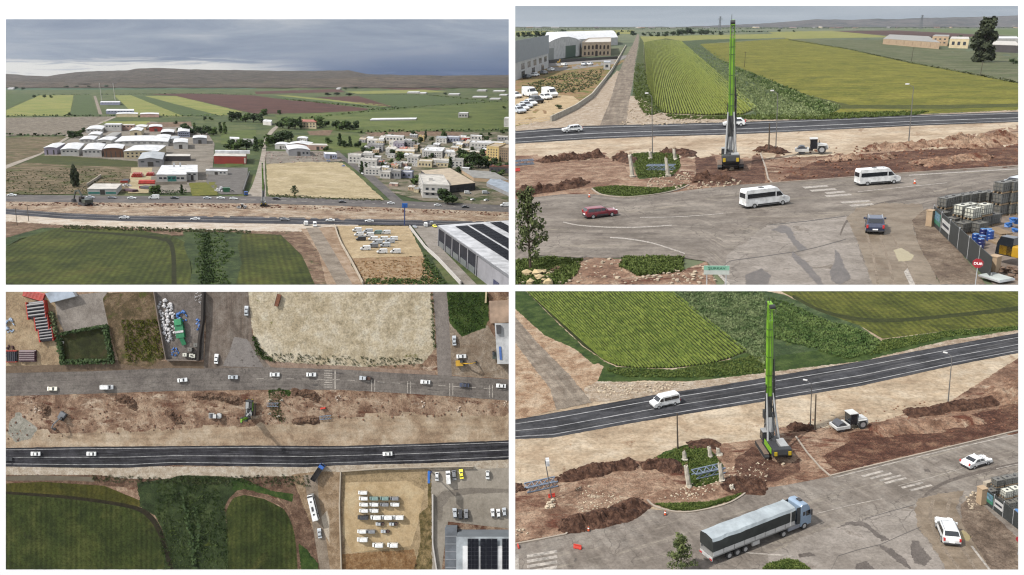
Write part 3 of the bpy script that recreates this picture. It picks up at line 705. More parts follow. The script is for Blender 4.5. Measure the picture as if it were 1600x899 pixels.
# ------------------------------------------------------------------ street and site furniture
def lamp_model(h=10.0,heads=1):
    k_ = ('lamp',h,heads)
    if k_ in _models: return _models[k_]
    pm = paint('lamp_post_grey',C(120,118,116),.5); p = [('pole',MB().cyl((0,0,0),(0,0,h * .95),.11,.06,8).mesh('pole',pm),None),('base_plate',MB().box(-.22,.22,-.22,.22,0,.12).mesh('base_plate',pm),None)]
    for sg in ((1,) if heads == 1 else (1,-1)):
        p.append(('lamp_arm',MB().bar((0,0,h * .94),(sg * .9,0,h * .995),.07).mesh('lamp_arm',pm),None))
        p.append(('lamp_head',MB().box(sg * 1.1 - .35,sg * 1.1 + .35,-.16,.16,h * .985,h * 1.005).mesh('lamp_head',paint('lamp_head',C(225,225,225)),bevel=.03),None))
    _models[k_] = p; return p
def pole_model(h=8.0,cross=True):
    k_ = ('pole',h,cross)
    if k_ in _models: return _models[k_]
    wm = paint('wood_pole',C(88,78,66),.9); p = [('pole',MB().cyl((0,0,0),(0,0,h),.16,.1,8).mesh('pole',wm),None)]
    if cross:
        p.append(('crossarm',MB().bar((0,-.9,h - .5),(0,.9,h - .5),.12).mesh('crossarm',wm),None))
        for y in (-.8,0,.8): p.append(('insulator',MB().cyl((0,y,h - .45),(0,y,h - .2),.05,n=6).mesh('insulator',M_TRIM),None))
    _models[k_] = p; return p
def truss_model(L=5.0,W_=1.5,H=.9):
    """steel lattice girder lying on the ground"""
    k_ = ('truss',L)
    if k_ in _models: return _models[k_]
    sm_ = paint('galvanised_blue_grey',C(140,155,175),.45,.2); p = []
    for y in (-W_ / 2,W_ / 2):
        for z in (.12,H): p.append(('chord',MB().bar((-L / 2,y,z),(L / 2,y,z),.16).mesh('chord',sm_),None))
    n = int(L / 1.1); 
    for i in range(n):
        x0,x1 = -L / 2 + L * i / n,-L / 2 + L * (i + 1) / n; q = MB()
        q.bar((x0,-W_ / 2,.15),(x1,-W_ / 2,H),.09).bar((x0,W_ / 2,H),(x1,W_ / 2,.15),.09).bar((x0,-W_ / 2,H),(x1,W_ / 2,H),.1).bar((x0,-W_ / 2,H),(x0,W_ / 2,H),.1)
        p.append(('lattice_bar',q.mesh('lattice_bar',sm_),None))
    _models[k_] = p; return p
def post_model(h=3.4):
    """broken concrete pillar stump leaning a little, with a jagged top"""
    k_ = ('post',h)
    if k_ in _models: return _models[k_]
    cm = paint('pillar_concrete',C(205,198,182),.9,0,.25,.8); q = MB(); n = 6
    rnd = random.Random(int(h * 10)); vs = []; 
    for lv in range(6):
        t = lv / 5; r = .38 * (1 - .2 * t)
        for j in range(n): a = 6.283 * j / n; vs.append((r * math.cos(a) * rnd.uniform(.85,1.1) - .12 * h * t,r * math.sin(a) * rnd.uniform(.85,1.1),h * t + (rnd.uniform(-.3,.25) if lv == 5 else 0)))
    q.add(vs,[(l * n + j,l * n + (j + 1) % n,(l + 1) * n + (j + 1) % n,(l + 1) * n + j) for l in range(5) for j in range(n)] + [tuple(range(5 * n,6 * n))])
    p = [('shaft',q.mesh('shaft',cm),None)]
    q = MB()
    for j in range(3): q.bar((.1 * j - .1 - .12 * h,.1 * j - .1,h - .2),(.15 * j - .12 * h,.12 * j,h + .5),.04)
    p.append(('rebar',q.mesh('rebar',paint('rust',C(110,70,50),.9)),None)); p.append(('footing',MB().lump((0,0,.1),.6,.3,.5).mesh('footing',cm),None))
    _models[k_] = p; return p
def ibc_model(full=True,dirty=False):
    k_ = ('ibc',dirty)
    if k_ in _models: return _models[k_]
    pl = paint('ibc_plastic_grey' if dirty else 'ibc_plastic_white',C(120,118,112) if dirty else C(222,222,208),.5); cg = paint('ibc_cage',C(130,132,130),.5,.3); p = []
    p.append(('tank',MB().box(-.54,.54,-.46,.46,.16,1.08).mesh('tank',pl,bevel=.08),None)); p.append(('tank_lid',MB().cyl((0,0,1.07),(0,0,1.14),.16,n=10).mesh('tank_lid',M_TRIM),None))
    q = MB()
    for i in range(5):
        for sg in (1,-1):
            x = -.56 + .28 * i; q.bar((x,sg * .49,.14),(x,sg * .49,1.1),.03)
    for i in range(4):
        for sg in (1,-1):
            y = -.48 + .32 * i; q.bar((sg * .58,y,.14),(sg * .58,y,1.1),.03)
    for z in (.35,.7,1.08):
        for sg in (1,-1): q.bar((-.58,sg * .5,z),(.58,sg * .5,z),.03).bar((sg * .59,-.5,z),(sg * .59,.5,z),.03)
    p.append(('cage',q.mesh('cage',cg),None)); q = MB()
    for y in (-.42,0,.42): q.box(-.58,.58,y - .07,y + .07,.0,.14)
    p.append(('pallet',q.mesh('pallet',paint('pallet_wood',C(160,138,110),.9)),None))
    _models[k_] = p; return p
def barrel_model(col):
    k_ = ('barrel',col)
    if k_ in _models: return _models[k_]
    bm_ = paint('barrel_' + col,{'blue': C(35,75,150),'navy': C(40,50,110)}[col],.4); q = MB()
    prof = [(.0,.27),(.05,.29),(.28,.29),(.3,.31),(.33,.29),(.58,.29),(.6,.31),(.63,.29),(.86,.29),(.9,.26)]
    for (z0,r0),(z1,r1) in zip(prof,prof[1:]): q.cyl((0,0,z0),(0,0,z1),r0,r1,14)
    p = [('body',q.mesh('body',bm_),None),('lid',MB().cyl((0,0,.88),(0,0,.92),.25,n=14).mesh('lid',paint('barrel_lid',C(85,135,190))),None)]
    _models[k_] = p; return p
def pallet_model():
    if 'pallet' in _models: return _models['pallet']
    wm = paint('pallet_wood',C(160,138,110),.9); p = []
    for i in range(7): p.append(('slat',MB().box(-.6 + i * .18,-.6 + i * .18 + .13,-.5,.5,.12,.15).mesh('slat',wm),None))
    for y in (-.45,0,.45): p.append(('bearer',MB().box(-.6,.6,y - .05,y + .05,0,.12).mesh('bearer',wm),None))
    _models['pallet'] = p; return p
def barrier_model():
    if 'barrier' in _models: return _models['barrier']
    rm = paint('barrier_red',C(215,70,55),.5)
    p = [('body',MB().prism([(.22,0),(.22,.15),(.09,.5),(.07,.8),(-.07,.8),(-.09,.5),(-.22,.15),(-.22,0)],-.75,.75).mesh('body',rm,bevel=.02),None),('foot',MB().box(-.3,.3,-.6,-.4,0,.08).mesh('foot',rm),None),('foot',MB().box(-.3,.3,.4,.6,0,.08).mesh('foot',rm),None)]
    _models['barrier'] = p; return p
def cone_model():
    if 'cone' in _models: return _models['cone']
    om = paint('cone_orange',C(220,95,50),.5)
    p = [('body',MB().cyl((0,0,.05),(0,0,.75),.18,.04,12).mesh('body',om),None),('base',MB().box(-.25,.25,-.25,.25,0,.05).mesh('base',M_TRIM),None),('reflective_band',MB().cyl((0,0,.38),(0,0,.52),.125,.095,12).mesh('reflective_band',paint('band_white',(.7,.7,.7,1))),None)]
    _models['cone'] = p; return p
# ------------------------------------------------------------------ trees
LEAF = {'dark': leafm('leaf_dark',C(38,52,30),C(66,84,48),1.2),'mid': leafm('leaf_mid',C(52,70,36),C(88,108,56),1.2),'pine': leafm('leaf_pine',C(48,58,34),C(92,100,60),.8),
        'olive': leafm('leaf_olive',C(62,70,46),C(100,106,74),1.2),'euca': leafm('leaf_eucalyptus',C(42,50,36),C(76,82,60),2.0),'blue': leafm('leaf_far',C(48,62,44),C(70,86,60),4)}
BARK = paint('bark',C(84,70,56),.95)
def tree_model(kind,var=0,leaf='dark'):
    k_ = ('tree',kind,var,leaf)
    if k_ in _models: return _models[k_]
    rnd = random.Random(hash((kind,var)) % 1000 if False else sum(map(ord,kind)) * 7 + var); vs = []; fs = []; tr = MB(); clumps = []
    # unit: total height 1, scaled on placing
    if kind == 'round':
        tr.cyl((0,0,-.02),(rnd.uniform(-.03,.03),0,.35),.04,.025,7)
        for i in range(11):
            a = rnd.uniform(0,6.28); r = rnd.uniform(.1,.32); c = Vector((math.cos(a) * r,math.sin(a) * r,rnd.uniform(.26,.8))); clumps.append((c,rnd.uniform(.16,.24))); tr.cyl((0,0,.3),c,.02,.006,5)
        nl,ls = 60,.085
    elif kind == 'cypress':
        tr.cyl((0,0,-.02),(0,0,.7),.025,.01,6)
        for i in range(12): z = .1 + .85 * i / 11; clumps.append((Vector((rnd.uniform(-.03,.03),rnd.uniform(-.03,.03),z)),.13 * (1.15 - z) + .03))
        nl,ls = 34,.06
    elif kind == 'pine':
        tr.cyl((0,0,-.02),(.02,0,.95),.028,.006,8)
        for i in range(17):
            z = .22 + .72 * i / 16; a = i * 2.4 + rnd.uniform(-.3,.3); r = .36 * (1.08 - z) * rnd.uniform(.6,1.1) + .03
            for t in (.5,1.0): clumps.append((Vector((math.cos(a) * r * t,math.sin(a) * r * t,z + .07 * t)),.07 + .03 * (1 - z)))
            tr.cyl((0,0,z),(math.cos(a) * r,math.sin(a) * r,z + .07),.012,.004,5)
        nl,ls = 46,.028
    elif kind == 'euca':
        tr.cyl((0,0,-.02),(.03,0,.4),.03,.02,8); tr.cyl((.03,0,.4),(-.02,.02,.8),.02,.008,6)
        for i in range(48):
            a = rnd.uniform(0,6.28); z = .08 + .86 * ((i + rnd.random()) / 48); r = rnd.random() ** .6 * .34 * (1.05 - .9 * abs(z - .42)); c = Vector((math.cos(a) * r,math.sin(a) * r,z)); clumps.append((c,rnd.uniform(.08,.13))); tr.cyl((.02,0,max(.15,z - .2)),c,.012,.004,5)
        nl,ls = 95,.05
    elif kind == 'bush':
        tr.cyl((0,0,-.02),(0,0,.4),.03,.015,5)
        for i in range(8): a = rnd.uniform(0,6.28); r = rnd.uniform(0,.35); clumps.append((Vector((math.cos(a) * r,math.sin(a) * r,rnd.uniform(.2,.75))),rnd.uniform(.18,.28)))
        nl,ls = 40,.1
    for c,cr in clumps:
        for i in range(nl):
            d = Vector((rnd.gauss(0,1),rnd.gauss(0,1),rnd.gauss(0,1))).normalized() * cr * rnd.uniform(.35,1) ** .5
            p = c + d; u = Vector((rnd.gauss(0,1),rnd.gauss(0,1),rnd.gauss(0,.6))).normalized(); w = u.cross(d + Vector((.01,.02,.03))).normalized(); s = ls * rnd.uniform(.5,1.1); b = len(vs)
            vs += [p - u * s - w * s * .4,p + u * s - w * s * .5,p + u * s * .8 + w * s * .5,p - u * s * .7 + w * s * .6]; fs.append((b,b + 1,b + 2,b + 3))
    p = [('trunk',tr.mesh('trunk',BARK),None),('crown',mesh('crown',vs,fs,LEAF[leaf]),None)]
    _models[k_] = p; return p
def tree(st,x,y,hpx,kind,label,leaf='dark',wide=1.0,var=None,name=None,group=None,lean=(0,0),tall=1.0):
    s = st.s(x,y); h = hpx / (s * .95) * st.k
    M = frame_at(st,x,y,x + 7 * math.cos(x),y + 4 * math.sin(x * 1.7),0,1.0) @ Matrix.Diagonal((h * wide,h * wide,h,1))
    v = var if var is not None else int(x * 3 + y * 7) % 4
    nm = name or {'round': 'tree','cypress': 'cypress_tree','pine': 'pine_tree','euca': 'eucalyptus_tree','bush': 'bush'}[kind]
    return spawn(tree_model(kind,v,leaf),nm,M,label,'bush' if kind == 'bush' else 'tree',group)
# ------------------------------------------------------------------ buildings
def wallm(name,col,var=.14): return paint('wall_' + name,col,.85,0,var,6)
def roofm(name,col): return paint('roof_' + name,col,.6,0,.3,5)
WALLC = {'white': C(205,203,198),'grey': C(150,150,152),'cream': C(215,200,165),'blue': C(150,155,175),'brown': C(125,90,68),'tan': C(190,165,135),'red': C(165,65,55),'yellow': C(215,190,130),'lilac': C(165,158,175),'pink': C(200,165,150),'dark': C(80,76,76),'teal': C(120,160,155)}
ROOFC = {'white': C(226,228,230),'grey': C(175,180,184),'dull': C(150,148,142),'tan': C(190,172,145),'tile': C(190,105,75),'dark': C(85,84,84),'pale': C(205,200,190),'blue': C(160,172,186)}
M_WIN = paint('building_window',(.03,.035,.042,1),.15,0,.3,3)
M_DOOR = paint('building_door',C(70,66,62),.6)
M_DOORT = paint('building_door_teal',C(60,140,130),.6)
class Bld:
    """a building raised on pixel corners of its footprint: A front left, B front right, D the way to the back"""
    def __init__(s,st,name,A,B,D,hpx,wall,roof,label,kind='flat',over=.4,rise=None,cat='building',group=None,gable=None,lift=0.0):
        s.st = st; n = st.n(*A); s.n = n; s.k = st.k
        a,b,d = st.P(*A),st.P(*B),st.P(A[0] + D[0],A[1] + D[1])
        s.k1 = FPX * st.inv(*A); h = hpx / (s.k1 * .95); s.h = h; s.lift = lift
        c = (a + b) / 2 + (d - a) / 2
        s.root = empty(name,Matrix.Translation(c)); tag(s.root,label,cat,group)
        s.a,s.b,s.d = a - c,b - c,d - a
        s.u = s.b - s.a
        wm = wallm(wall,WALLC[wall]) if isinstance(wall,str) else wall; rm = roofm(roof,ROOFC[roof]) if isinstance(roof,str) else roof
        s.wm,s.rm = wm,rm
        g = -.3 * s.k
        A0,B0,C0,D0 = s.a,s.b,s.b + s.d,s.a + s.d
        up = n * h; th = n * (.25 * s.k if over else .05 * s.k)
        ln = lambda v,l: v.normalized() * l * s.k
        if kind in ('flat','parapet'):
            MB().hexa([A0 + n * g,B0 + n * g,C0 + n * g,D0 + n * g,A0 + up,B0 + up,C0 + up,D0 + up]).obj('wall',wm,s.root)
            e = .12 * s.k
            iu,idd = s.u.normalized() * e,s.d.normalized() * e
            MB().hexa([A0 + up - iu - idd + n * .01 * s.k,B0 + up + iu - idd + n * .01 * s.k,C0 + up + iu + idd + n * .01 * s.k,D0 + up - iu + idd + n * .01 * s.k,
                       A0 + up + th - iu - idd,B0 + up + th + iu - idd,C0 + up + th + iu + idd,D0 + up + th - iu + idd]).obj('roof',rm,s.root)
            if kind == 'parapet':
                q = MB(); w = .3 * s.k; hh = .7 * s.k
                for (p0,p1,inn) in ((A0,B0,s.d),(B0,C0,-s.u),(C0,D0,-s.d),(D0,A0,s.u)):
                    i_ = inn.normalized() * w; q.hexa([p0 + up + th,p1 + up + th,p1 + i_ + up + th,p0 + i_ + up + th,p0 + up + th + n * hh,p1 + up + th + n * hh,p1 + i_ + up + th + n * hh,p0 + i_ + up + th + n * hh])
                q.obj('parapet',wm,s.root)
        else:
            # arched or gabled sheet roof; ridge runs towards the back unless gable == 'side'
            rise = (rise if rise is not None else .12) * (s.u.length if gable != 'side' else s.d.length)
            along,across = (s.d,s.u) if gable != 'side' else (s.u,s.d)
            prof = [(0,0),(.5,1),(1,0)] if kind == 'gable' else [(0,0),(.2,.6),(.4,.93),(.6,.93),(.8,.6),(1,0)]
            q = MB(); m = len(prof)
            vs = [A0 + n * g,A0 + across + n * g] + [A0 + across * t + up + n * rise * z for t,z in prof[::-1]]
            vs2 = [v + along for v in vs]; N = len(vs)
            q.add(vs + vs2,[tuple(range(N)),tuple(range(N,2 * N))[::-1]] + [(i,(i + 1) % N,N + (i + 1) % N,N + i) for i in range(N)]); q.obj('wall',wm,s.root)
            o1 = ln(along,over); o2 = ln(across,over); q = MB(); vs = []
            for e_ in (-o1,along + o1):
                for lay in (.06 * s.k,.3 * s.k):
                    for i,(t,z) in enumerate(prof):
                        sh = -o2 if i == 0 else (o2 if i == m - 1 else Vector())
                        vs.append(A0 + across * t + sh + up + n * (rise * z + lay) + e_)
            f = []
            for i in range(m - 1):
                f += [(m + i,m + i + 1,3 * m + i + 1,3 * m + i),(i,2 * m + i,2 * m + i + 1,i + 1),(i,i + 1,m + i + 1,m + i),(2 * m + i,3 * m + i,3 * m + i + 1,2 * m + i + 1)]
            f += [(0,m,3 * m,2 * m),(m - 1,3 * m - 1,4 * m - 1,2 * m - 1)]
            q.add(vs,f); q.obj('roof',rm,s.root)
    def face(s,which):
        """origin, width vector, outward normal of a wall: f front, l left, r right"""
        if which == 'f': o,w = s.a,s.u; out = -s.d
        elif which == 'l': o,w = s.a + s.d,-s.d; out = -s.u
        else: o,w = s.b,s.d; out = s.u
        nn = w.cross(s.n).normalized()
        if nn.dot(out) < 0: nn = -nn
        return o,w,nn
    def panel(s,which,u0,u1,v0,v1,name,mat,proud=.06,parent=None):
        o,w,nn = s.face(which); e = nn * proud * s.k; i = nn * -.02 * s.k; q = [o + w * u0 + s.n * s.h * v0,o + w * u1 + s.n * s.h * v0,o + w * u1 + s.n * s.h * v1,o + w * u0 + s.n * s.h * v1]
        return MB().hexa([p + i for p in q] + [p + e for p in q]).obj(name,mat,parent or s.root)
    def windows(s,which,nx,nz,mat=None,u=(.06,.94),v=(.15,.9),fu=.5,fv=.5,name='window'):
        for i in range(nx):
            for j in range(nz):
                cu = u[0] + (u[1] - u[0]) * (i + .5) / nx; cv = v[0] + (v[1] - v[0]) * (j + .5) / nz; du = (u[1] - u[0]) / nx * fu / 2; dv = (v[1] - v[0]) / nz * fv / 2
                s.panel(which,cu - du,cu + du,cv - dv,cv + dv,name,mat or M_WIN)
        return s
    def rooftop(s,u,v,w,d,h,name,mat):
        """box standing on the roof"""
        o = s.a + s.u * u + s.d * v + s.n * (s.h + .26 * s.k); uu = s.u.normalized() * w * s.k; dd = s.d.normalized() * d * s.k; up = s.n * h * s.k
        return MB().hexa([o,o + uu,o + uu + dd,o + dd,o + up,o + uu + up,o + uu + dd + up,o + dd + up]).obj(name,mat,s.root)
def wall_run(st,name,line,width,height,mat,label,cat='wall',cap=None):
    P3 = [st.P(*p) for p in line]; c = P3[len(P3) // 2]; r = empty(name,Matrix.Translation(c)); tag(r,label,cat)
    for i in range(len(line) - 1):
        n = st.n(*line[i]); a,b = P3[i] - c,P3[i + 1] - c; d = (b - a).normalized(); s_ = n.cross(d) * width / 2 * st.k; up = n * height * st.k; dn = -n * .2 * st.k
        MB().hexa([a - s_ + dn,b - s_ + dn,b + s_ + dn,a + s_ + dn,a - s_ + up,b - s_ + up,b + s_ + up,a + s_ + up]).obj('wall_panel',mat,r)
    return r
def fence_run(st,line,height,label,mat,every=3.0,rails=3):
    P3 = [st.P(*p) for p in line]; c = P3[0]; r = empty('wire_fence',Matrix.Translation(c)); tag(r,label,'fence')
    for i in range(len(line) - 1):
        a,b = P3[i] - c,P3[i + 1] - c; n = st.n(*line[i]); m = max(1,int((b - a).length / (every * st.k)))
        for j in range(m + 1):
            q = a.lerp(b,j / m); MB().cyl(q,q + n * height * st.k,.05 * st.k,n=5).obj('post',mat,r)
        for z in range(rails):
            up = n * height * st.k * (z + 1) / (rails + .1); MB().bar(a + up,b + up,.035 * st.k).obj('rail',mat,r)
    return r
def hills(st,name,sky,base_y,z0,z1,mat,bump=1.5,rows_=9,label=None,seed=0,step=3):
    S = []; xs = []
    x = st.rect[0]
    while x <= st.rect[2] + .1:
        xs.append(x); x += step
    sk = lambda x: next((a[1] + (b[1] - a[1]) * (x - a[0]) / (b[0] - a[0]) for a,b in zip(sky,sky[1:]) if a[0] <= x <= b[0]),sky[-1][1])
    vs = []; fs = []; n = len(xs)
    for r in range(rows_ + 1):
        t = r / rows_
        for x in xs:
            ytop = sk(x) + .7 * mnoise.fractal((x * .05,seed,0),1,2,4)
            y = base_y + (ytop - base_y) * t; Z = z0 + (z1 - z0) * (t + .11 * mnoise.fractal((x * .035,t * 2.2,seed + 3),1,2,4))
            vs.append(CAMLOC + ray(x,y) * Z)
    fs = [(r * n + i,r * n + i + 1,(r + 1) * n + i + 1,(r + 1) * n + i) for r in range(rows_) for i in range(n - 1)]
    me = mesh(name,vs,fs,mat,False); set_uv(me,[(v.x,v.y) for v in vs]); o = link(name,me); tag(o,label,kind='structure'); return o
CUR[0] = TL
# ================================================================== TOP LEFT: the plain with the industrial estate, seen from high up
def E(r,g,b): return tuple(lin(v) / 2 ** SC.view_settings.exposure for v in (r,g,b)) + (1,)
def sky_sheet(st,y0,y1,Z,build,label):
    x0,x1 = st.rect[0],st.rect[2]; nx = 12; vs = []; uv = []
    for i in range(nx + 1):
        for j in (0,1):
            x = x0 + (x1 - x0) * i / nx; y = (y0,y1)[j]; vs.append(CAMLOC + ray(x,y) * Z); uv.append((i / nx,j))
    fs = [(2 * i,2 * i + 1,2 * i + 3,2 * i + 2) for i in range(nx)]
    t = NT('sky_clouds'); U = t.n('UVMap',uv_map='ground').outputs['UV']; s = t.n('SeparateXYZ'); t.l(U,s.inputs[0])
    col = build(t,U,s.outputs[0],s.outputs[1]); em = t.n('Emission'); t.l(col,em.inputs[0]); t.l(em.outputs[0],t.t.nodes['Material Output'].inputs[0])
    me = mesh('sky',vs,fs,t.m); set_uv(me,uv); o = link('sky',me); tag(o,label,kind='structure'); return o
def sky_tl(t,U,u,v):
    n1 = t.noise(t.scale(U,(3.0,2.6,1)),1.0,7,.6,.5); n2 = t.noise(t.scale(U,(7,14,1)),1.0,6,.6,.8)
    base = t.ramp(n1,[(.3,E(112,126,148)),(.5,E(142,153,168)),(.72,E(180,185,190))])
    rr = lambda x,a,b: t.ramp(x,[(a,grey(0)),(b,grey(1))])
    f = t.math('MULTIPLY',rr(u,.38,.75),rr(t.math('MULTIPLY_ADD',n1,.25,v),.45,1.0)); col = t.mix(f,base,E(78,98,134))
    f = t.math('MULTIPLY',t.math('SUBTRACT',1.0,rr(t.math('MULTIPLY_ADD',n2,.2,u),.5,.72)),rr(t.math('MULTIPLY_ADD',n2,.5,v),.9,1.15)); col = t.mix(f,col,E(216,215,211))
    f = t.math('MULTIPLY',rr(n2,.56,.68),rr(v,.25,.6)); col = t.mix(t.math('MULTIPLY',f,.45),col,E(112,130,158)); return col
sky_sheet(TL,30,124,14600,sky_tl,'grey banked rain clouds, darker blue to the right, top left view')
hm1 = gmat('hill_scrub',TL,[C(112,104,90),C(142,130,114),C(172,158,140)],150,[(C(146,130,110),300,.54,.62),(C(84,86,66),120,.6,.66)],fine=.4,bump=1.0,bdist=90)
hm2 = gmat('hill_scrub_pale',TL,[C(96,88,76),C(134,118,102),C(160,144,124)],110,[(C(185,175,155),90,.66,.7),(C(80,88,66),220,.55,.62)],fine=.3,bump=.9,bdist=40)
hills(TL,'hills',[(9,115),(40,118),(75,119),(115,113),(150,111),(200,110),(215,107),(245,106),(300,108.5),(400,110),(470,111),(545,110),(575,116),(620,117),(700,118),(795,117)],131,6400,11000,hm1,label='long bare grey brown hills along the horizon, top left view')
hills(TL,'hills',[(9,128),(300,129),(480,124),(560,121),(640,119.5),(720,119),(795,120)],137,5000,7000,hm2,seed=4,label='pale brown foothills with quarry scars, top left view')
G = lambda nm,cols,size,**kw: gmat(nm,TL,cols,size,**kw)
g_base = G('ground_olive',[C(66,82,48),C(88,102,58),C(112,116,74)],50,patches=[(C(54,66,42),22,.6,.66)])
tg_green = G('field_green',[C(72,90,48),C(86,102,56)],40,fine=.2)
tg_teal = G('field_far_green',[C(70,98,74),C(84,110,80)],120)
tg_yel = G('field_ripening',[C(122,134,66),C(140,144,78),C(152,150,84)],60,fine=.18)
tg_bright = G('field_bright_green',[C(82,98,46),C(96,110,54),C(112,120,64)],70,fine=.2)
tg_brown = G('ploughed_red_soil',[C(78,48,42),C(92,58,48),C(104,68,56)],50,fine=.25)
tg_road = G('pale_lane',[C(160,150,136),C(178,168,154),C(190,180,168)],6)
tg_pale = G('pale_ploughed_soil',[C(120,108,94),C(158,146,128),C(184,174,158)],7,streak=(6,40,.25),fine=.4)
tg_waste = G('waste_ground',[C(88,82,54),C(116,102,76),C(146,128,104)],12,patches=[(C(88,92,48),25,.52,.6),(C(168,152,132),14,.62,.68)])
tg_yard = G('yard_dust',[C(128,120,108),C(146,138,126),C(160,152,140)],20)
tg_sand = G('sand_lot',[C(178,162,126),C(194,178,142),C(206,190,156)],22,patches=[(C(120,120,72),8,.66,.72),(C(160,142,112),16,.58,.66)])
tg_lot = G('parking_sand',[C(182,160,126),C(196,174,138),C(204,184,150)],14)
tg_dig = G('dug_earth',[C(158,132,110),C(188,166,142),C(210,194,172)],12,patches=[(C(122,86,68),(3,14),.56,.62),(C(220,206,186),8,.62,.68)],fine=.35)
tg_white = G('crushed_stone',[C(196,178,158),C(214,200,182),C(224,214,200)],6)
tg_wheat = G('wheat',[C(60,70,26),C(78,88,34),C(96,102,42)],30,stripes=(2.6,.5,1.0),fine=.3,patches=[(C(96,96,44),40,.56,.66)])
tg_weed = G('weed_strip',[C(50,66,38),C(68,84,48),C(88,102,58)],8,fine=.3)
tg_red = G('red_verge',[C(112,88,70),C(140,114,94),C(170,146,122)],6,patches=[(C(84,88,50),7,.56,.64)],fine=.35)
tg_track = G('dirt_track',[C(136,124,110),C(154,142,128),C(168,156,142)],8)
tg_dry = G('dry_weeds',[C(162,130,96),C(182,152,118),C(198,174,140)],4,patches=[(C(112,106,62),6,.6,.66)],fine=.35)
tg_conc = G('concrete_yard',[C(150,142,132),C(166,158,148),C(176,168,160)],12)
tr_old = gmat('old_asphalt',TL,[C(104,100,100),C(116,112,110),C(128,122,118)],12,streak=(30,.12,.15),fine=.12,bump=0)
tr_new = gmat('new_asphalt',TL,[C(62,62,68),C(74,75,82),C(92,93,100)],10,streak=(40,.1,.28),fine=.12,bump=0)
LINE = paint('road_paint_white',C(172,172,172),.7,0,.4,1.2)
LINEW = paint('road_paint_worn',C(172,165,156),.8,0,.45,.5)
def S(name,poly,mat,layer,rough=.6,**kw): return sheet(TL,name,poly,mat,layer,rough,ragged={'dry_weeds': 2.0,'weeds': 1.5,'verge': 1.4,'bare_earth': 1.2,'waste_ground': 1.0,'sand_lot': .9,'weed_strip': 2.0,'grass': .8}.get(name,0),**kw)
V = ', top left view'
sheet(TL,'ground',[(9,131),(795,131),(795,445),(9,445)],g_base,0,0,step=14,drop=.3,label='green farmland and bare ground under everything' + V)
F_ = [('field',[(9,133),(400,131),(400,139),(9,141)],tg_teal,'hazy green fields at the foot of the hills'),
      ('field',[(9,170),(9,147),(66,147),(60,150)],tg_green,'dark green corner field at the far left'),
      ('field',[(10,181),(10,172),(62,149),(115,149),(109,181)],tg_yel,'yellow green field left of the dark green strip'),
      ('field',[(117,149),(142,149),(153,180),(109,181)],tg_green,'narrow dark green field beside the twin masts'),
      ('field',[(178,149),(205,149),(285,181),(212,181),(190,160)],tg_yel,'yellow green field right of the far sheds'),
      ('field',[(205,149),(226,150),(345,181),(285,181)],tg_green,'dark green diagonal strip between two yellow green fields'),
      ('field',[(226,150),(275,150),(380,175),(345,181)],tg_yel,'yellow green diagonal strip under the brown ploughland'),
      ('field',[(228,147),(300,146),(395,149),(520,166),(577,172),(515,176),(400,178),(275,150)],tg_brown,'long dark red brown ploughed field'),
      ('field',[(433,158),(470,157),(577,170),(560,174)],tg_brown,'second red brown ploughed strip'),
      ('field',[(400,150),(440,149),(612,167),(596,168)],tg_green,'green strip between brown fields'),
      ('field',[(430,149),(450,149),(610,165),(600,167)],tg_yel,'thin yellow strip between brown fields'),
      ('field',[(492,152),(560,150),(613,167),(590,165)],tg_brown,'brown triangular field right of centre'),
      ('field',[(398,143),(530,139),(540,144),(400,147)],tg_brown,'far thin brown field'),
      ('field',[(570,136),(660,134),(700,140),(640,142)],tg_brown,'far brown field under the foothills'),
      ('field',[(540,143),(660,140),(700,144),(560,147)],tg_yel,'far pale strip'),
      ('field',[(555,147),(665,149),(755,158),(622,168)],tg_green,'deep green field below the far villages'),
      ('field',[(430,180),(640,169),(795,158),(795,203),(560,207),(440,196)],tg_bright,'broad bright green field behind the town'),
      ('field',[(345,205),(400,203),(400,226),(345,226)],tg_bright,'green plot left of the village road'),
      ('field',[(480,205),(520,203),(515,212),(484,211)],tg_red,'small red soil plot by the red roofed house'),
      ('field',[(570,207),(650,205),(725,206),(715,212),(580,213)],tg_red,'red brown strip behind the town'),
      ('field',[(455,214),(560,210),(580,232),(545,240),(500,236)],tg_bright,'green plot beside the village lane'),
      ('field',[(160,190),(236,189),(226,196),(170,196)],tg_yel,'bright yellow strip behind the estate'),
      ('field',[(228,192),(298,190),(300,197),(240,200)],tg_red,'reddish bare plot behind the estate'),
      ('field',[(9,184),(178,182),(112,211),(9,212)],tg_pale,'pale stony ploughed field on the far left'),
      ('field',[(9,215),(106,213),(62,240),(9,258)],tg_waste,'olive rough field left of the diagonal road')]
for i,(nm,po,ma,la) in enumerate(F_): S(nm,po,ma,1 + i * .4,.5,label=la + V,step=11)
S('waste_ground',[(9,264),(62,246),(215,256),(232,266),(225,300),(140,303),(9,304)],tg_waste,3,label='brown waste ground left of the pipe yard' + V)
S('yard',[(66,245),(100,222),(150,196),(240,190),(320,200),(335,225),(330,300),(215,302),(222,262)],tg_yard,4,label='dusty ground of the industrial estate' + V)
S('grass',[(38,254),(58,243),(110,244),(215,252),(215,261),(120,259)],G('rough_grass',[C(66,74,34),C(84,88,42)],10),5,label='strip of dark grass in front of the sheds' + V,kind='structure')
S('yard',[(205,262),(238,262),(232,302),(200,302)],tg_sand,6,label='sandy lane through the red pipe yard' + V)
S('grass',[(352,232),(385,232),(380,258),(352,262)],tg_bright,5,label='grass around the red walled shed' + V)
S('grass',[(295,286),(338,284),(340,305),(300,306)],G('lawn_yellow',[C(104,108,40),C(128,126,54)],6),7,label='yellow green plot beside the roadside yard' + V)
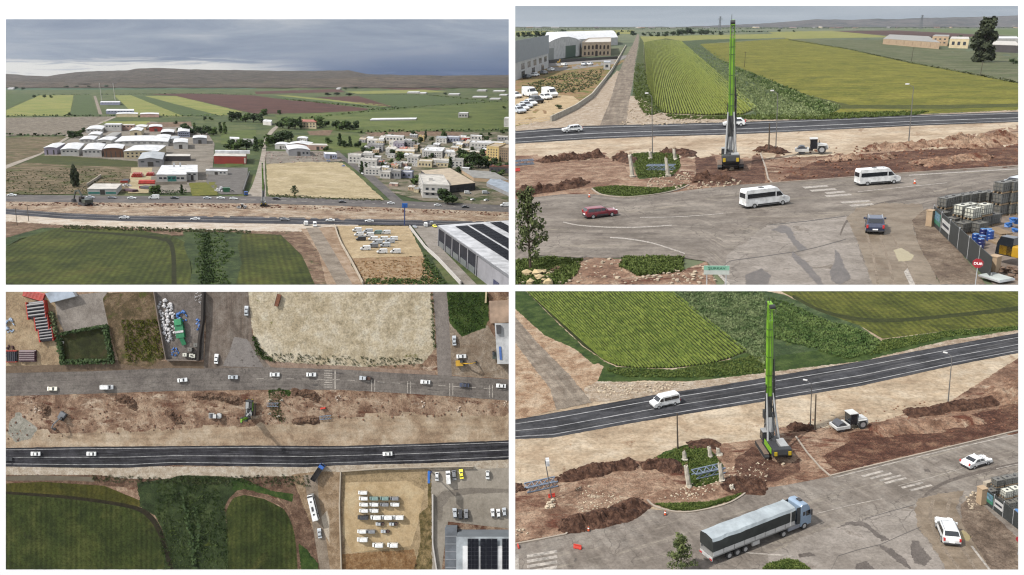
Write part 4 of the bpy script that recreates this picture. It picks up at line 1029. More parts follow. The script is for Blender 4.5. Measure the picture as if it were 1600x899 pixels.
S('yard',[(328,262),(388,262),(382,303),(345,304),(322,285)],gmat('gravel_yard',TL,[C(112,108,104),C(130,126,122)],8),7,label='grey gravel yard with the white trailers' + V)
S('town_ground',[(520,214),(600,208),(795,206),(795,322),(660,314),(610,300),(560,262)],G('town_ground',[C(100,98,74),C(136,126,108),C(156,146,130)],12,patches=[(C(74,88,48),18,.5,.57)]),4,label='bare and weedy ground between the town houses' + V)
S('yard',[(412,236),(520,236),(540,252),(416,256)],tg_yard,5,label='scrap strewn yard behind the sand lot' + V)
S('sand_lot',[(415,257),(470,253),(535,254),(560,275),(600,312),(500,309),(420,305)],tg_sand,6,1.2,label='large empty sand lot beside the village road' + V)
rd1 = ribbon(TL,'road',[(9,257),(60,236),(110,208),(178,181)],[(9,264),(66,241),(116,211),(182,183)],tg_road,8,2,label='narrow lane slanting past the pale field' + V)
ribbon(TL,'road',[(146,150),(154,178)],[(150,150),(160,179)],tg_track,8,2,label='short pale track to the far sheds' + V)
vroad = ribbon(TL,'road',spline([(446,190),(432,196),(420,206),(412,222),(406,250),(396,285),(384,309)]),spline([(452,190),(438,197),(427,207),(418,222),(414,250),(415,285),(416,309)]),tg_road,9,3,label='pale village road running back from the highway' + V)
ribbon(TL,'road',[(508,222),(530,246),(570,276),(612,315)],[(514,222),(540,246),(586,276),(632,316)],tr_old,9,3,label='side street between the sand lot and the houses' + V)
U1,L1 = [(9,304.5),(200,306),(407,307),(600,313),(795,321)],[(9,315),(200,317),(407,318),(600,324),(795,331.5)]
old1 = ribbon(TL,'road',U1,L1,tr_old,10,4,label='old grey highway across the middle' + V)
U2,L2 = [(9,326),(100,333),(200,337),(400,338.5),(600,343),(700,345),(795,347)],[(9,335),(100,342),(200,346),(400,349.5),(600,352),(700,354),(795,356)]
S('bare_earth',[(9,315)] + L1[1:] + [(795,350),(600,347),(400,343),(200,340),(9,330)],tg_dig,8,.4,label='dug over earth between the two highways' + V,relief=.4,rsize=4)
S('verge',[(9,334),(100,341),(200,345),(400,349),(560,351),(560,356),(470,362),(392,361),(218,357),(100,352),(9,346)],tg_white,9,.8,label='white crushed stone verge below the new highway' + V)
S('verge',[(9,345),(100,351),(218,356),(300,360),(392,360),(480,362),(505,392),(520,445),(485,445),(440,372),(392,366),(270,368),(92,358),(9,372)],tg_red,8,.8,label='reddish scrubby verge round the wheat' + V)
new1 = ribbon(TL,'road',U2,L2,tr_new,20,4,rough=.4,label='fresh black highway' + V)
for fr in (.14,.55): marking(TL,new1,U2,L2,fr,.03,LINEW,21)
for fr in (.5,): marking(TL,old1,U1,L1,fr,.035,LINEW,11,.45,1,dash=(.02,.008))
S('field',[(9,386),(64,361),(92,356),(218,360),(267,368),(292,380),(302,445),(9,445)],tg_wheat,10,.6,along=((150,445),(215,362)),label='dark green wheat field with diagonal rows' + V)
S('field',[(9,372),(66,356),(92,356),(30,374),(9,386)],tg_weed,10.5,.6,label='weedy margin at the wheat corner' + V)
S('field',[(372,364),(439,367),(472,399),(492,445),(370,445)],tg_wheat,10,.6,along=((440,445),(420,366)),label='dark green wheat field with upright rows' + V)
S('weed_strip',[(286,362),(380,363),(371,385),(378,410),(368,445),(296,445),(301,415),(288,390)],tg_weed,11,.8,label='overgrown ditch between the wheat fields' + V)
ribbon(TL,'track',spline([(100,360),(180,364),(250,371),(272,384),(276,445)]),spline([(100,362),(180,367),(248,375),(266,388),(268,445)]),G('tramline',[C(40,44,20),C(54,56,26)],4),12,1,label='dark tractor track curving through the wheat' + V)
S('bare_earth',[(470,358),(526,354),(534,384),(566,445),(510,445),(498,395)],G('bare_tan',[C(150,124,100),C(172,148,124),C(190,168,146)],6),10,.8,label='bare tan earth beside the farm track' + V)
ribbon(TL,'road',[(478,356),(497,392),(526,445)],[(498,356),(517,385),(551,445)],tg_track,12,3,label='grey dirt track down to the lower edge' + V)
S('sand_lot',[(526,353),(638,353),(650,375),(663,400),(549,404),(536,384)],tg_lot,10,.6,label='yellow sand car park with white vans' + V)
S('dry_weeds',[(549,404),(663,400),(690,445),(567,445)],tg_dry,11,1,label='brown dry weeds below the van park' + V)
S('weeds',[(640,354),(648,354),(668,395),(700,445),(684,445),(662,402)],tg_weed,12,1,label='green weeds along the yard wall' + V)
S('yard',[(644,353),(692,348),(686,384),(745,445),(725,445),(676,395)],tg_conc,13,.2,label='pale concrete yard beside the solar roofed hall' + V)
tufts(TL,'weeds',[(298,366),(345,364),(368,392),(350,420),(360,445),(310,445),(304,410),(312,392)],330,.9,LEAF['mid'],'dense green weeds in the ditch between the wheat fields' + V,3)
tufts(TL,'weeds',[(318,366),(326,366),(334,445),(316,445)],160,1.3,LEAF['dark'],'dark reeds along the ditch' + V,4)
tufts(TL,'weeds',[(100,352),(392,361),(392,366),(92,358)],300,1.0,LEAF['olive'],'scrub along the wheat edge' + V,5)
tufts(TL,'weeds',[(549,408),(660,405),(690,445),(567,445)],260,.7,leafm('leaf_dry',C(138,108,74),C(180,148,108),1),'dry brown bushes below the van park' + V,6)
tufts(TL,'weeds',[(664,398),(700,445),(570,445),(575,436),(660,436)],260,1.1,LEAF['mid'],'green bushes at the lot corner' + V,7)
tufts(TL,'weeds',[(420,303),(500,308),(600,312),(600,315),(420,309)],160,.9,LEAF['olive'],'scrub along the front of the sand lot' + V,8)
tufts(TL,'weeds',[(9,268),(130,262),(215,270),(140,303),(9,303)],350,.9,LEAF['olive'],'low scrub on the waste ground' + V,9)
rubble(TL,'rubble',[(412,238),(520,238),(538,252),(416,255)],160,.4,1.3,paint('scrap',C(170,150,140),.8,0,.4,2),'scrap and rubble in the yard behind the sand lot' + V,2)
rubble(TL,'rubble',[(9,317),(407,320),(795,333),(795,338),(407,326),(9,322)],500,.3,.9,paint('clods',C(120,82,64),.95,0,.3,3),'clods of dug earth beside the old highway' + V,5)
# ---- buildings of the estate (zoomed coordinates are converted here)
def z5(x,y): return (60 + x / 5.333,170 + y / 5.333)
def z6(x,y): return (320 + x / 5.333,170 + y / 5.333)
def z7(x,y): return (540 + x / 6.154,190 + y / 6.154)
GE = 'sheds of the industrial estate'
def shed(fn,x0,x1,yb,h,dx,dy,wall,roof,label,kind='arch',doors=1,wins=0,dy2=None,sc=5.333,rise=.07,cat='shed',gable=None):
    A,B = fn(x0,yb),fn(x1,dy2 or yb); D = (dx / sc,dy / sc)
    b = Bld(TL,'industrial_shed',A,B,D,h / sc,wall,roof,label + V,kind,.35,rise,cat,GE,gable)
    for i in range(doors):
        c = (i + .5) / doors; b.panel('f',c - .12 / doors,c + .12 / doors,0,.7,'door',M_DOOR)
    if wins: b.windows('f',wins,1,v=(.6,.92),fv=.6)
    return b
shed(z5,52,156,382,52,78,-40,'lilac','white','leftmost shed, lilac walls and white arched roof',doors=2)
shed(z5,190,340,395,50,62,-55,'white','white','white arched shed second from the left in the front row',doors=0,wins=4)
shed(z5,372,530,400,50,50,-58,'white','white','white arched shed third from the left in the front row',doors=0,wins=4)
shed(z5,550,705,405,66,30,-38,'brown','white','brown walled shed with white roof in the front row',doors=4)
b = shed(z5,715,1000,415,56,90,-52,'cream','white','big cream two storey factory with wide white roof',doors=0,rise=.03); b.windows('f',7,2,v=(.1,.95),fu=.45,fv=.45)
b = shed(z5,836,1036,483,55,38,-62,'grey','grey','grey gabled shed standing forward of the cream factory','gable',1,0,rise=.08); b.panel('f',.1,.25,.62,.78,'window',M_WIN); b.panel('f',.72,.88,.62,.78,'window',M_WIN)
shed(z5,640,1082,312,34,60,-48,'white','white','very long low white roofed shed in the middle',doors=0,wins=8,rise=.02)
shed(z5,490,610,306,38,60,-30,'white','white','white shed left of the long low shed',doors=1)
shed(z5,560,640,262,28,60,-34,'grey','dull','dull roofed shed behind the middle row')
shed(z5,345,465,296,34,42,-30,'white','white','white shed behind the leftmost pair',doors=0,wins=3)
shed(z5,420,515,246,26,30,-24,'white','white','small white shed in the third row')
shed(z5,398,530,204,28,40,-30,'white','white','broad white shed at the back left',doors=0,wins=4)
shed(z5,556,690,188,52,20,-12,'white','white','white works at the back with stepped roof','flat',0,5)
shed(z5,700,800,180,40,14,-10,'pink','pale','pale works with reddish gear at the back','flat',0,3)
shed(z5,766,862,230,42,26,-26,'cream','white','cream gabled shed with dark doorway','gable',1,rise=.1)
shed(z5,806,898,178,22,18,-18,'cream','white','small cream shed with white roof at the back')
shed(z5,926,1034,190,34,6,-20,'red','white','open shed with dark red front')
shed(z5,1022,1130,222,22,12,-24,'dark','white','white roofed shed with dark open front')
b = shed(z5,1165,1262,238,42,8,-34,'blue','white','bluish works with upper window band',doors=0); b.windows('f',5,2,fu=.7,fv=.5)
shed(z5,978,1098,276,30,16,-26,'white','white','white shed right of the long low shed',doors=1,wins=2)
shed(z5,1098,1170,282,26,12,-24,'white','grey','narrow grey roofed shed beside the bluish works')
shed(z5,1128,1246,335,48,10,-34,'white','white','white shed with plain front at the lane end',doors=1)
shed(z5,1290,1404,292,42,6,-22,'grey','white','white roofed shed standing alone on the right',doors=1)
shed(z5,1060,1265,436,38,10,-18,'dark','pale','dark open sided shed behind the teal fronted works','flat',0)
b = shed(z5,988,1235,613,60,46,-84,'white','white','white flat roofed works with teal front','flat',0); b.windows('f',6,1,v=(.3,.8),fu=.7,fv=.5); b.panel('f',.36,.66,.05,.8,'entrance',M_DOORT)
for u in (.45,.68): b.rooftop(u,.8,1.2,1.2,3.2,'roof_vent',M_RIM)
shed(z5,1236,1330,596,62,6,-66,'white','white','white annex right of the teal fronted works','flat',1,2)
b = shed(z5,412,652,716,44,56,-46,'white','pale','low roadside building with teal stripe','flat',0); b.panel('f',.02,.42,.15,.5,'stripe',M_DOORT); b.panel('f',.62,.98,.15,.5,'stripe',M_DOORT); b.panel('f',.43,.6,0,.9,'door',M_DOOR)
shed(z5,566,800,44,26,10,-14,'blue','white','far pair of pale blue and white halls','flat',0,8)
shed(z5,652,830,68,22,10,-12,'cream','white','far cream hall with white roof','arch',0,rise=.02)
shed(z5,848,1005,70,22,8,-12,'pink','white','far pinkish hall with white roof','arch',0,rise=.02)
shed(z5,515,680,-32,20,12,-10,'blue','white','farthest hall below the twin masts','flat',0,6)
for i,(x,nm) in enumerate(((159,'left'),(180,'right'))):
    spawn([('shaft',MB().cyl((0,0,0),(0,0,55),1.1,.6,8).mesh('shaft',paint('mast_white',C(215,212,205))),None),('top_ring',MB().cyl((0,0,52),(0,0,54),1.2,n=8).mesh('top_ring',M_RIM),None)],'chimney_mast',frame_at(TL,x,157),'tall pale mast, %s one of the twin pair by the far hall' % nm + V,'mast','twin masts')
b = Bld(TL,'shed',z6(78,456),z6(345,459),(4,-8),11,'red','pale','long shed with a brick red wall facing the yard' + V,'flat',.4,cat='shed'); b.rooftop(.0,.5,32,8,2.5,'upper_roof',roofm('white',ROOFC['white'])); b.panel('f',.94,.99,.05,.8,'door',paint('door_cream',C(210,200,185)))
for (x0,x1,yb,h,dx,dy,wl_,rf,la,kd) in [
        (585,685,335,32,20,-18,'white','white','white barn behind the scrap yard','arch'),(684,870,336,34,40,-22,'pink','white','pink fronted barn with white gable roof','gable'),
        (866,1028,342,36,-10,-14,'pink','pale','low pink store beside the barn','flat'),(700,880,392,46,-24,-36,'grey','white','barn with grey green roof nearest the sand lot','arch'),
        (1006,1104,416,36,-14,-16,'blue','white','small white and blue workshop by the side street','flat'),(770,850,270,20,14,-14,'white','white','white roofed store behind the barns','arch'),
        (210,290,276,26,0,-14,'white','white','little white house behind the red walled shed','flat'),(300,420,300,20,4,-30,'grey','dull','grey shed among the trees by the village road','flat'),
        (10,190,548,30,4,-12,'white','white','row of white trailers along the gravel yard','flat')]:
    b = Bld(TL,'farm_building',z6(x0,yb),z6(x1,yb + 3),(dx / 5.333,dy / 5.333),h / 5.333,wl_,rf,la + V,kd,.3,.08,'building')
    b.panel('f',.4,.55,0,.75,'door',M_DOOR); b.windows('f',2,1,u=(.6,.95))
b = Bld(TL,'house',z6(812,164),z6(930,166),(2,-2.6),9.5,'cream',roofm('old_tile',C(168,100,78)),'cream house with red tiled roof among trees' + V,'gable',.6,.06,'house',gable='side'); b.windows('f',4,2)
# ---- town
HT = 'houses of the small town'
TOWN = [(24,150,400,84,10,-20,'white','pale','white house at the left end of the side street',3,2),(150,265,388,76,18,-18,'white','dull','white house second along the side street',3,2),
        (122,300,436,76,20,-20,'white','pale','pale block with roof tank on the side street',4,2),(180,330,515,76,24,-22,'white','pale','white two storey house halfway down the side street',4,2),
        (276,340,372,40,6,-10,'white','white','round topped white store behind the first houses',0,0),(210,360,282,66,20,-18,'grey','dull','grey unfinished block at the town edge',4,2),
        (205,330,210,40,16,-14,'white','pale','low white house behind the grey block',3,1),(380,560,186,52,10,-12,'white','white','long white house on the town edge',5,1),
        (460,560,262,62,18,-20,'lilac','dull','lilac house in the middle of the town',3,2),(562,665,248,62,10,-16,'grey','dull','grey block with bluish side',3,2),
        (385,480,300,46,20,-16,'white','pale','pale house below the lilac house',3,1),(480,660,318,44,12,-20,'cream','pale','cream terrace in the middle of the town',5,1),
        (590,700,400,70,30,-24,'white','pale','white house by the big round tree',3,2),(690,830,436,60,18,-20,'cream','pale','cream low house behind the big flat roof',4,1),
        (735,930,340,66,40,-42,'white','white','large white block with ribbon windows',8,2),(930,1055,340,52,-10,-26,'white','white','right wing of the large white block',4,2),
        (820,1000,412,48,20,-18,'white','pale','white house under the large white block',5,1),(870,985,434,46,20,-12,'cream','dull','cream house with dull roof',3,1),
        (1010,1130,440,78,10,-20,'white','dull','pale gabled house beside the dark tree',3,2),(702,752,190,56,14,-6,'yellow','tan','narrow yellow house by the cypress',1,2),
        (865,970,206,54,14,-18,'white','blue','white house with blue roof at the back',3,2),(970,1095,196,52,10,-12,'blue','white','pale blue hall at the back',4,1),
        (1095,1190,188,40,8,-10,'red','pale','low red shop at the back',3,1),(1200,1310,176,48,4,-8,'white','white','white villa at the back of the town',3,1),
        (1190,1510,262,66,20,-24,'white','white','long white school like block',9,2),(1100,1190,310,44,16,-14,'cream','pale','cream house left of the yellow flats',3,1),
        (1190,1300,326,40,10,-14,'tan','pale','tan low house left of the yellow flats',3,1),(1460,1560,182,44,4,-10,'grey','pale','grey house at the far right edge',3,1),
        (435,530,548,84,10,-18,'grey','pale','grey roofed row behind the weedy plot',3,1),(530,640,540,60,16,-16,'blue','white','white store with bluish roof',2,1),
        (330,430,545,66,10,-16,'white','pale','white house with yard below the tank block',3,1),(420,500,620,28,10,-10,'pink','pale','pink shack on the weedy plot',1,1),
        (1380,1565,490,70,20,-14,'dark','tile','long low house with reddish roof at the right edge',5,1),(1115,1185,488,46,8,-10,'white','white','small white kiosk among the trees',2,1)]
for (x0,x1,yb,h,dx,dy,wl_,rf,la,nx,nz) in TOWN:
    b = Bld(TL,'house',z7(x0,yb),z7(x1,yb + (x1 - x0) * .05),(dx / 6.154,dy / 6.154),h / 6.154 * .8,wl_,rf,la + V,'parapet' if h > 50 else 'flat',.3,cat='house',group=HT)
    if nx: b.windows('f',nx,nz,fu=.45,fv=.5)
    if nz > 1: b.windows('l' if dx < 0 else 'r',2,nz,fu=.4,fv=.5); b.rooftop(.15,.4,2.2,2,1.6,'stair_head',b.wm); b.rooftop(.65,.3,1,1,1.2,'water_tank',M_RIM)
FILL = [(170,250,330,'white'),(300,370,420,'pink'),(345,410,470,'cream'),(430,500,455,'tan'),(520,590,430,'pink'),(400,470,350,'white'),(560,630,350,'white'),(640,700,360,'tan'),(720,790,300,'cream'),(780,850,270,'white'),(1060,1120,250,'cream'),(1120,1180,236,'grey'),(1010,1080,280,'tan'),(1240,1300,290,'white'),(1310,1380,300,'pink'),(1400,1460,236,'white'),(1330,1390,220,'grey'),(1490,1550,300,'cream'),(200,260,190,'cream'),(130,190,200,'grey'),(330,380,180,'white'),(640,690,430,'white'),(560,620,480,'white'),(300,350,500,'grey'),(600,660,660,'tan'),(655,700,680,'cream'),(840,900,250,'grey'),(930,990,300,'tan')]
for i,(x0,x1,yb,wl_) in enumerate(FILL):
    b = Bld(TL,'small_house',z7(x0,yb),z7(x1,yb + 4),(2.4,-2.6),4.6,wl_,('pale','dull','white','tan')[i % 4],'little %s house in the town, %s small one from the left%s' % (wl_,nth(sorted(FILL).index((x0,x1,yb,wl_)) + 1),V),'flat',.3,cat='house',group='small houses of the town')
    b.windows('f',2,1,fu=.35,fv=.4); b.rooftop(.6,.3,1.2,1.2,1.2,'water_tank',M_RIM)
rt = random.Random(9)
for i,(x,y) in enumerate(sorted(scatter_pts(TL,[(560,236),(600,214),(790,214),(790,250),(740,250),(640,256),(610,276)],34,31))):
    w = rt.uniform(7,13); wl_ = rt.choice(['white','cream','grey','pink','tan','white']); b = Bld(TL,'town_house',(x,y),(x + w,y + .6),(rt.uniform(1,4),-rt.uniform(1.6,3.2)),rt.uniform(3.2,6),wl_,rt.choice(['pale','dull','white','tan','tile']),'%s town house in the crowded part, %s from the left%s' % (wl_,nth(i + 1),V),'flat',.25,cat='house',group='crowded town houses')
    b.windows('f',3,1 if b.h < 5 else 2,fu=.35,fv=.4); b.rooftop(.6,.3,1.2,1.2,1.4,'water_tank',M_RIM); b.rooftop(.1,.4,2.2,1.6,1.2,'roof_room',b.wm)
b = Bld(TL,'apartment_block',z7(1352,372),z7(1470,382),(12,-6),20,'yellow','tan','tall cream yellow block of flats' + V,'parapet',cat='apartment block'); b.windows('f',4,4,fu=.4); b.windows('r',3,4,fu=.4)
b = Bld(TL,'apartment_block',z7(1474,388),z7(1562,390),(10,-6),20,'tan','tan','tan flats right of the yellow block' + V,'parapet',cat='apartment block'); b.windows('f',4,4,fu=.4)
b = Bld(TL,'apartment_block',z7(1522,52),z7(1568,54),(3,-2),13,'white','white','distant white tower at the right edge' + V,'flat',cat='apartment block'); b.windows('f',4,6,fu=.5)
b = Bld(TL,'shop',(692,303),(742,297),(-34,-26),11,wallm('charcoal',C(62,62,68)),'tan','big flat sand coloured roof over a dark shop front' + V,'flat',cat='shop'); b.panel('f',.05,.95,.72,.9,'fascia',paint('fascia_dark',C(45,46,52))); b.windows('f',8,1,v=(.05,.6),fu=.7,fv=.8)
b = Bld(TL,'house',(660,309),(702,311),(-6,-18),19,'white','pale','corner house with balconies by the highway' + V,'parapet',cat='house'); b.windows('f',4,2); b.windows('l',4,3,fu=.4); b.rooftop(.3,.4,3,3,2,'stair_head',b.wm); b.panel('f',.02,.98,.44,.5,'balcony',b.wm,.9)
b = Bld(TL,'shed',(740,283),(795,287),(-20,-13),5,'tan','dull','long dull roofed shed right of the shop' + V,'flat',cat='shed')
b = Bld(TL,'shed',(760,291),(795,307),(10,-10),5,'grey','blue','low grey shed by the right hand lane' + V,'flat',cat='shed')
for i,(x,y,w,la) in enumerate([(572,189,78,'long white ruin in the bright green field'),]):
    Bld(TL,'ruin',(x + 6,y),(x + w,y - 1),(4,-2.5),1.6,'white','white',la + V,'flat',cat='ruin')
b = Bld(TL,'villa',(716,184),(731,184),(2,-2),6,'white','white','lone white villa in the green field' + V,'parapet',cat='house'); b.windows('f',3,1)
b = Bld(TL,'villa',(411,195),(424,196),(2,-3),5,'white','white','little white house beside the village road' + V,'flat',cat='house'); b.rooftop(.3,.3,3,3,3,'stair_head',b.wm)
for i,(x,y,w) in enumerate([(12,140,9),(636,146,18),(655,147,10),(700,149,17),(738,153,22),(765,156,16),(470,131,10),(745,143,14),(770,144,18),(780,150,12),(525,140,6)]):
    Bld(TL,'far_building',(x,y),(x + w,y),(3,-1.2),1.7,'white','white',['small white tank house on the far left plain','far white halls right of centre','short far white hall beside the longer one','far white hall left of the big sheds','biggest far white shed on the right','second far white shed on the right','tiny far house below the hills','far pale village block','far pale village row','far village block at the right edge','tiny yellow farmhouse by far trees'][i] + V,'flat',cat='building',group='far buildings on the plain')
# ---- hall with solar roof
HB = Bld(TL,'solar_hall',(684,383),(800,474),(125,-11),29,wallm('hall_grey',C(150,150,156)),roofm('hall',C(205,207,212)),'large grey hall with black solar panels on its roof' + V,'flat',.3,cat='hall')
HB.panel('f',.02,.6,.05,.9,'glass_front',paint('hall_glass',C(50,52,60),.5,0,.2,2,.1),.25)
for i in range(6): HB.panel('f',.015 + .115 * i,.025 + .115 * i,0,.96,'mullion',paint('mullion',C(150,150,155)),.5)
for i in range(5): HB.panel('f',.035 + .115 * i,.115 + .115 * i,.02,.3,'shop_window',paint('shop_window',C(120,126,128),.3),.4)
HB.panel('f',.0,1,.92,1.0,'fascia',paint('fascia_pale',C(128,130,136)),.6)
HB.panel('f',.8,.86,.0,.4,'door',paint('door_navy',C(50,55,90)),.2)
SOL = paint('solar_cell',C(34,36,44),.6,0,.15,1,.05); pm = None
for (v0,v1,u0) in ((.16,.3,.06),(.33,.5,.05),(.6,.74,.03)):
    for i in range(16):
        for j in range(3):
            uu = u0 + (i) * .055; o = HB.a + HB.u * uu + HB.d * (v0 + (v1 - v0) * j / 3) + HB.n * (HB.h + .45)
            if pm is None or pm[0] != (v0,v1):
                e1,e2 = HB.u * .051,HB.d * ((v1 - v0) / 3 * .95); pm = ((v0,v1),MB().hexa([Vector(),e1,e1 + e2,e2,HB.n * .08,e1 + HB.n * .08,e1 + e2 + HB.n * .08,e2 + HB.n * .08]).mesh('solar_panel',SOL))
            if uu + .05 < .98: q = link('solar_panel',pm[1],HB.root); q.location = o
# ---- walls, poles, machines, heaps
WC = paint('concrete_wall',C(190,178,160),.9,0,.2,4)
wall_run(TL,'boundary_wall',[(523,354),(528,370),(534,384),(550,412),(567,445)],.4,1.4,WC,'low concrete wall along the left side of the van park' + V)
wall_run(TL,'boundary_wall',[(640,356),(664,388),(684,406),(720,445)],.5,1.6,paint('white_wall',C(205,200,195),.9),'white yard wall between the lot and the solar hall' + V)
wall_run(TL,'boundary_wall',[(136,291),(150,282),(158,276)],.5,2,WC,'broken wall beside the roadside building' + V)
wall_run(TL,'boundary_wall',[(243,289),(292,288)],.5,2.2,WC,'pale wall in front of the teal fronted works' + V)
wall_run(TL,'boundary_wall',[(380,302),(390,272)],.6,2.5,paint('dark_wall',C(70,68,66)),'dark wall along the gravel yard and village road' + V)
def hedge(st,name,line,w,h,label,leaf='dark',n=60,seed=0,sz=.45):
    rnd = random.Random(seed); P3 = [st.P(*p) for p in line]; vs = []; fs = []
    for a,b,pa in zip(P3,P3[1:],line):
        nn = st.n(*pa); d = b - a; sd = nn.cross(d.normalized())
        for i in range(int(n * d.length / st.k / 10) + 4):
            p = a + d * rnd.random() + sd * rnd.uniform(-.5,.5) * w * st.k + nn * h * st.k * rnd.uniform(.05,1); u = Vector((rnd.gauss(0,1),rnd.gauss(0,1),rnd.gauss(0,1))).normalized(); q = u.cross(nn).normalized(); s_ = sz * st.k * rnd.uniform(.6,1.2); k_ = len(vs)
            vs += [p - u * s_ - q * s_,p + u * s_ - q * s_,p + u * s_ + q * s_,p - u * s_ + q * s_]; fs.append((k_,k_ + 1,k_ + 2,k_ + 3))
    o = mk(name,vs,fs,LEAF[leaf]); tag(o,label,'hedge'); return o
hedge(TL,'hedge',[(232,303),(280,304),(292,302)],2.5,3,'dark clipped hedge in front of the teal fronted works' + V)
for (x,y,tx,ty,la) in [(412,322,412,300,'tall dark drilling rig between the two highways, seen from behind'),]:
    M = frame_at(TL,x,y,tx,ty); spawn(rig_model(),'drilling_rig',M,la + V,'drilling rig')
M = frame_at(TL,134,321,120,318) ; spawn(excavator_model('green'),'excavator',M @ Matrix.Scale(1.9,4),'dark excavator with raised arm beside the old highway' + V,'excavator')
tree(TL,118,292,32,'euca','tall thin dark brown tree on the waste ground' + V,'euca',.55)
spawn(pole_model(9),'utility_pole',frame_at(TL,45,346,45,330),'utility pole standing over the new highway at the left' + V,'utility pole')
spawn(pole_model(9),'utility_pole',frame_at(TL,27,352,27,330),'utility pole in the red verge at the left edge' + V,'utility pole')
sgn = [('pole',MB().cyl((0,0,0),(0,0,12),.35,.3,10).mesh('pole',paint('sign_blue',C(55,75,130))),None),('sign_panel',MB().box(-1.6,1.6,-.25,.25,10.6,13.2).mesh('sign_panel',paint('sign_bright_blue',C(45,115,205)),bevel=.15),None)]
spawn(sgn,'totem_sign',frame_at(TL,632,353),'tall blue totem sign beside the new highway' + V,'sign')
spawn(lorry_model('tipper'),'tipper_lorry',frame_at(TL,384,305,388,312),'dark tipper lorry at the mouth of the village road' + V,'lorry')
spawn(roller_model(),'road_roller',frame_at(TL,378,326,360,326),'white road roller on the dug earth' + V,'road roller')
def pipes(st,x,y,tx,ty,L,w,n,label,col='dark',k=1):
    """stack of long pipes with red end caps"""
    M = frame_at(st,x,y,tx,ty,.02); p = []; mt = paint('pipe_' + col,{'dark': C(58,58,66),'red': C(190,62,48),'plum': C(86,56,66)}[col],.5,0,.25,2); r = w / n / 2
    for i in range(n): p.append(('pipe',MB().cyl((-L / 2,-w / 2 + r * (2 * i + 1),r * 1.05),(L / 2,-w / 2 + r * (2 * i + 1),r * 1.05),r,n=8).mesh('pipe',mt),None))
    for i in range(n - 1): p.append(('pipe',MB().cyl((-L / 2 + .2,-w / 2 + r * (2 * i + 2),r * 2.75),(L / 2 - .2,-w / 2 + r * (2 * i + 2),r * 2.75),r * .97,n=8).mesh('pipe',mt),None))
    if col == 'dark':
        for s_ in (-1,1): p.append(('red_band',MB().box(s_ * L / 2 - .35 - (s_ > 0) * 0,s_ * L / 2 + .05,-w / 2,w / 2,.1,r * 3.4).mesh('red_band',paint('pipe_red',C(190,62,48))),None))
    return spawn(p,'pipe_stack',M,label,'pipe stack','pipe stacks')
pipes(TL,215,276,222,268,12,8,5,'red pipe stack at the back of the pipe yard' + V,'red'); pipes(TL,235,274,240,268,10,6,5,'red pipe stack beside the teal fronted works' + V,'red')
pipes(TL,230,287,240,287,11,8,6,'large red pipe stack nearest the works wall' + V,'red'); pipes(TL,232,295,242,296,10,6,6,'dark pipe stack with red ends by the hedge' + V); pipes(TL,205,299,212,300,9,5,6,'plum pipe stack at the roadside' + V,'plum')
pipes(TL,196,284,206,276,12,5,6,'dark pipe stack along the left of the pipe yard' + V)
def heap(st,name,x,y,w,d,h,mat,label,n=26,seed=1,cat='heap'):
    rnd = random.Random(seed); q = MB()
    for i in range(n): 
        a = rnd.uniform(0,6.28); r = rnd.random() ** .5; q.lump((w / 2 * r * math.cos(a),d / 2 * r * math.sin(a),h * (1 - r) * .8),rnd.uniform(.4,.9) * min(w,d) * .16,.35,.8,rnd)
    return spawn([('bags',q.mesh('bags',mat),None)],name,frame_at(st,x,y),label,cat)
WB = paint('white_bags',C(215,215,218),.6,0,.3,1)
heap(TL,'bag_heap',345,298,8,8,3,WB,'heap of white sacks at the gravel yard gate' + V); heap(TL,'bag_heap',198,291,7,5,3,WB,'white sack heap behind the roadside building' + V,seed=3)
M = frame_at(TL,354,300,362,300); spawn([('hopper',MB().prism([(-2,0),(2,0),(2.5,3),(-2.5,3)],-1.5,1.5).mesh('hopper',paint('machine_green',C(50,110,75))),None),('conveyor',MB().bar((1.5,0,2),(5,0,.6),1,.4).mesh('conveyor',M_TRIM),None)],'baling_machine',M,'dark green machine in the gravel yard' + V,'machine')
heap(TL,'tarp_heap',513,252,4,3,2,paint('tarp_blue',C(45,110,185),.5),'blue tarpaulin heap by the workshop' + V,seed=5); heap(TL,'tarp_heap',537,260,4,3,2,paint('tarp_blue',C(45,110,185),.5),'blue tarpaulin heap at the side street corner' + V,seed=6)
for i,(ln,la) in enumerate([([(9,182),(100,182),(180,182)],'dark hedgerow above the pale ploughed field'),([(182,182),(280,182),(350,181)],'hedgerow below the diagonal strips'),([(9,213),(105,212)],'scrubby edge below the pale ploughed field'),([(440,190),(560,176),(640,169),(795,158)],'long hedgerow along the bright green field'),([(575,173),(620,168)],'short hedgerow at the tip of the brown field'),([(440,155),(520,163),(600,170)],'green line between the brown fields'),([(560,208),(650,206),(795,204)],'scrub line behind the town'),([(60,149),(140,148)],'far hedgerow left of the masts'),([(150,148),(300,147),(400,148)],'far hedgerow along the brown field'),([(545,147),(670,149),(760,158)],'hedgerow round the deep green field')]):
    hedge(TL,'hedgerow',dens(ln,12,False),5,3.2,la + V,'dark' if i % 2 == 0 else 'mid',3,60 + i,1.6)
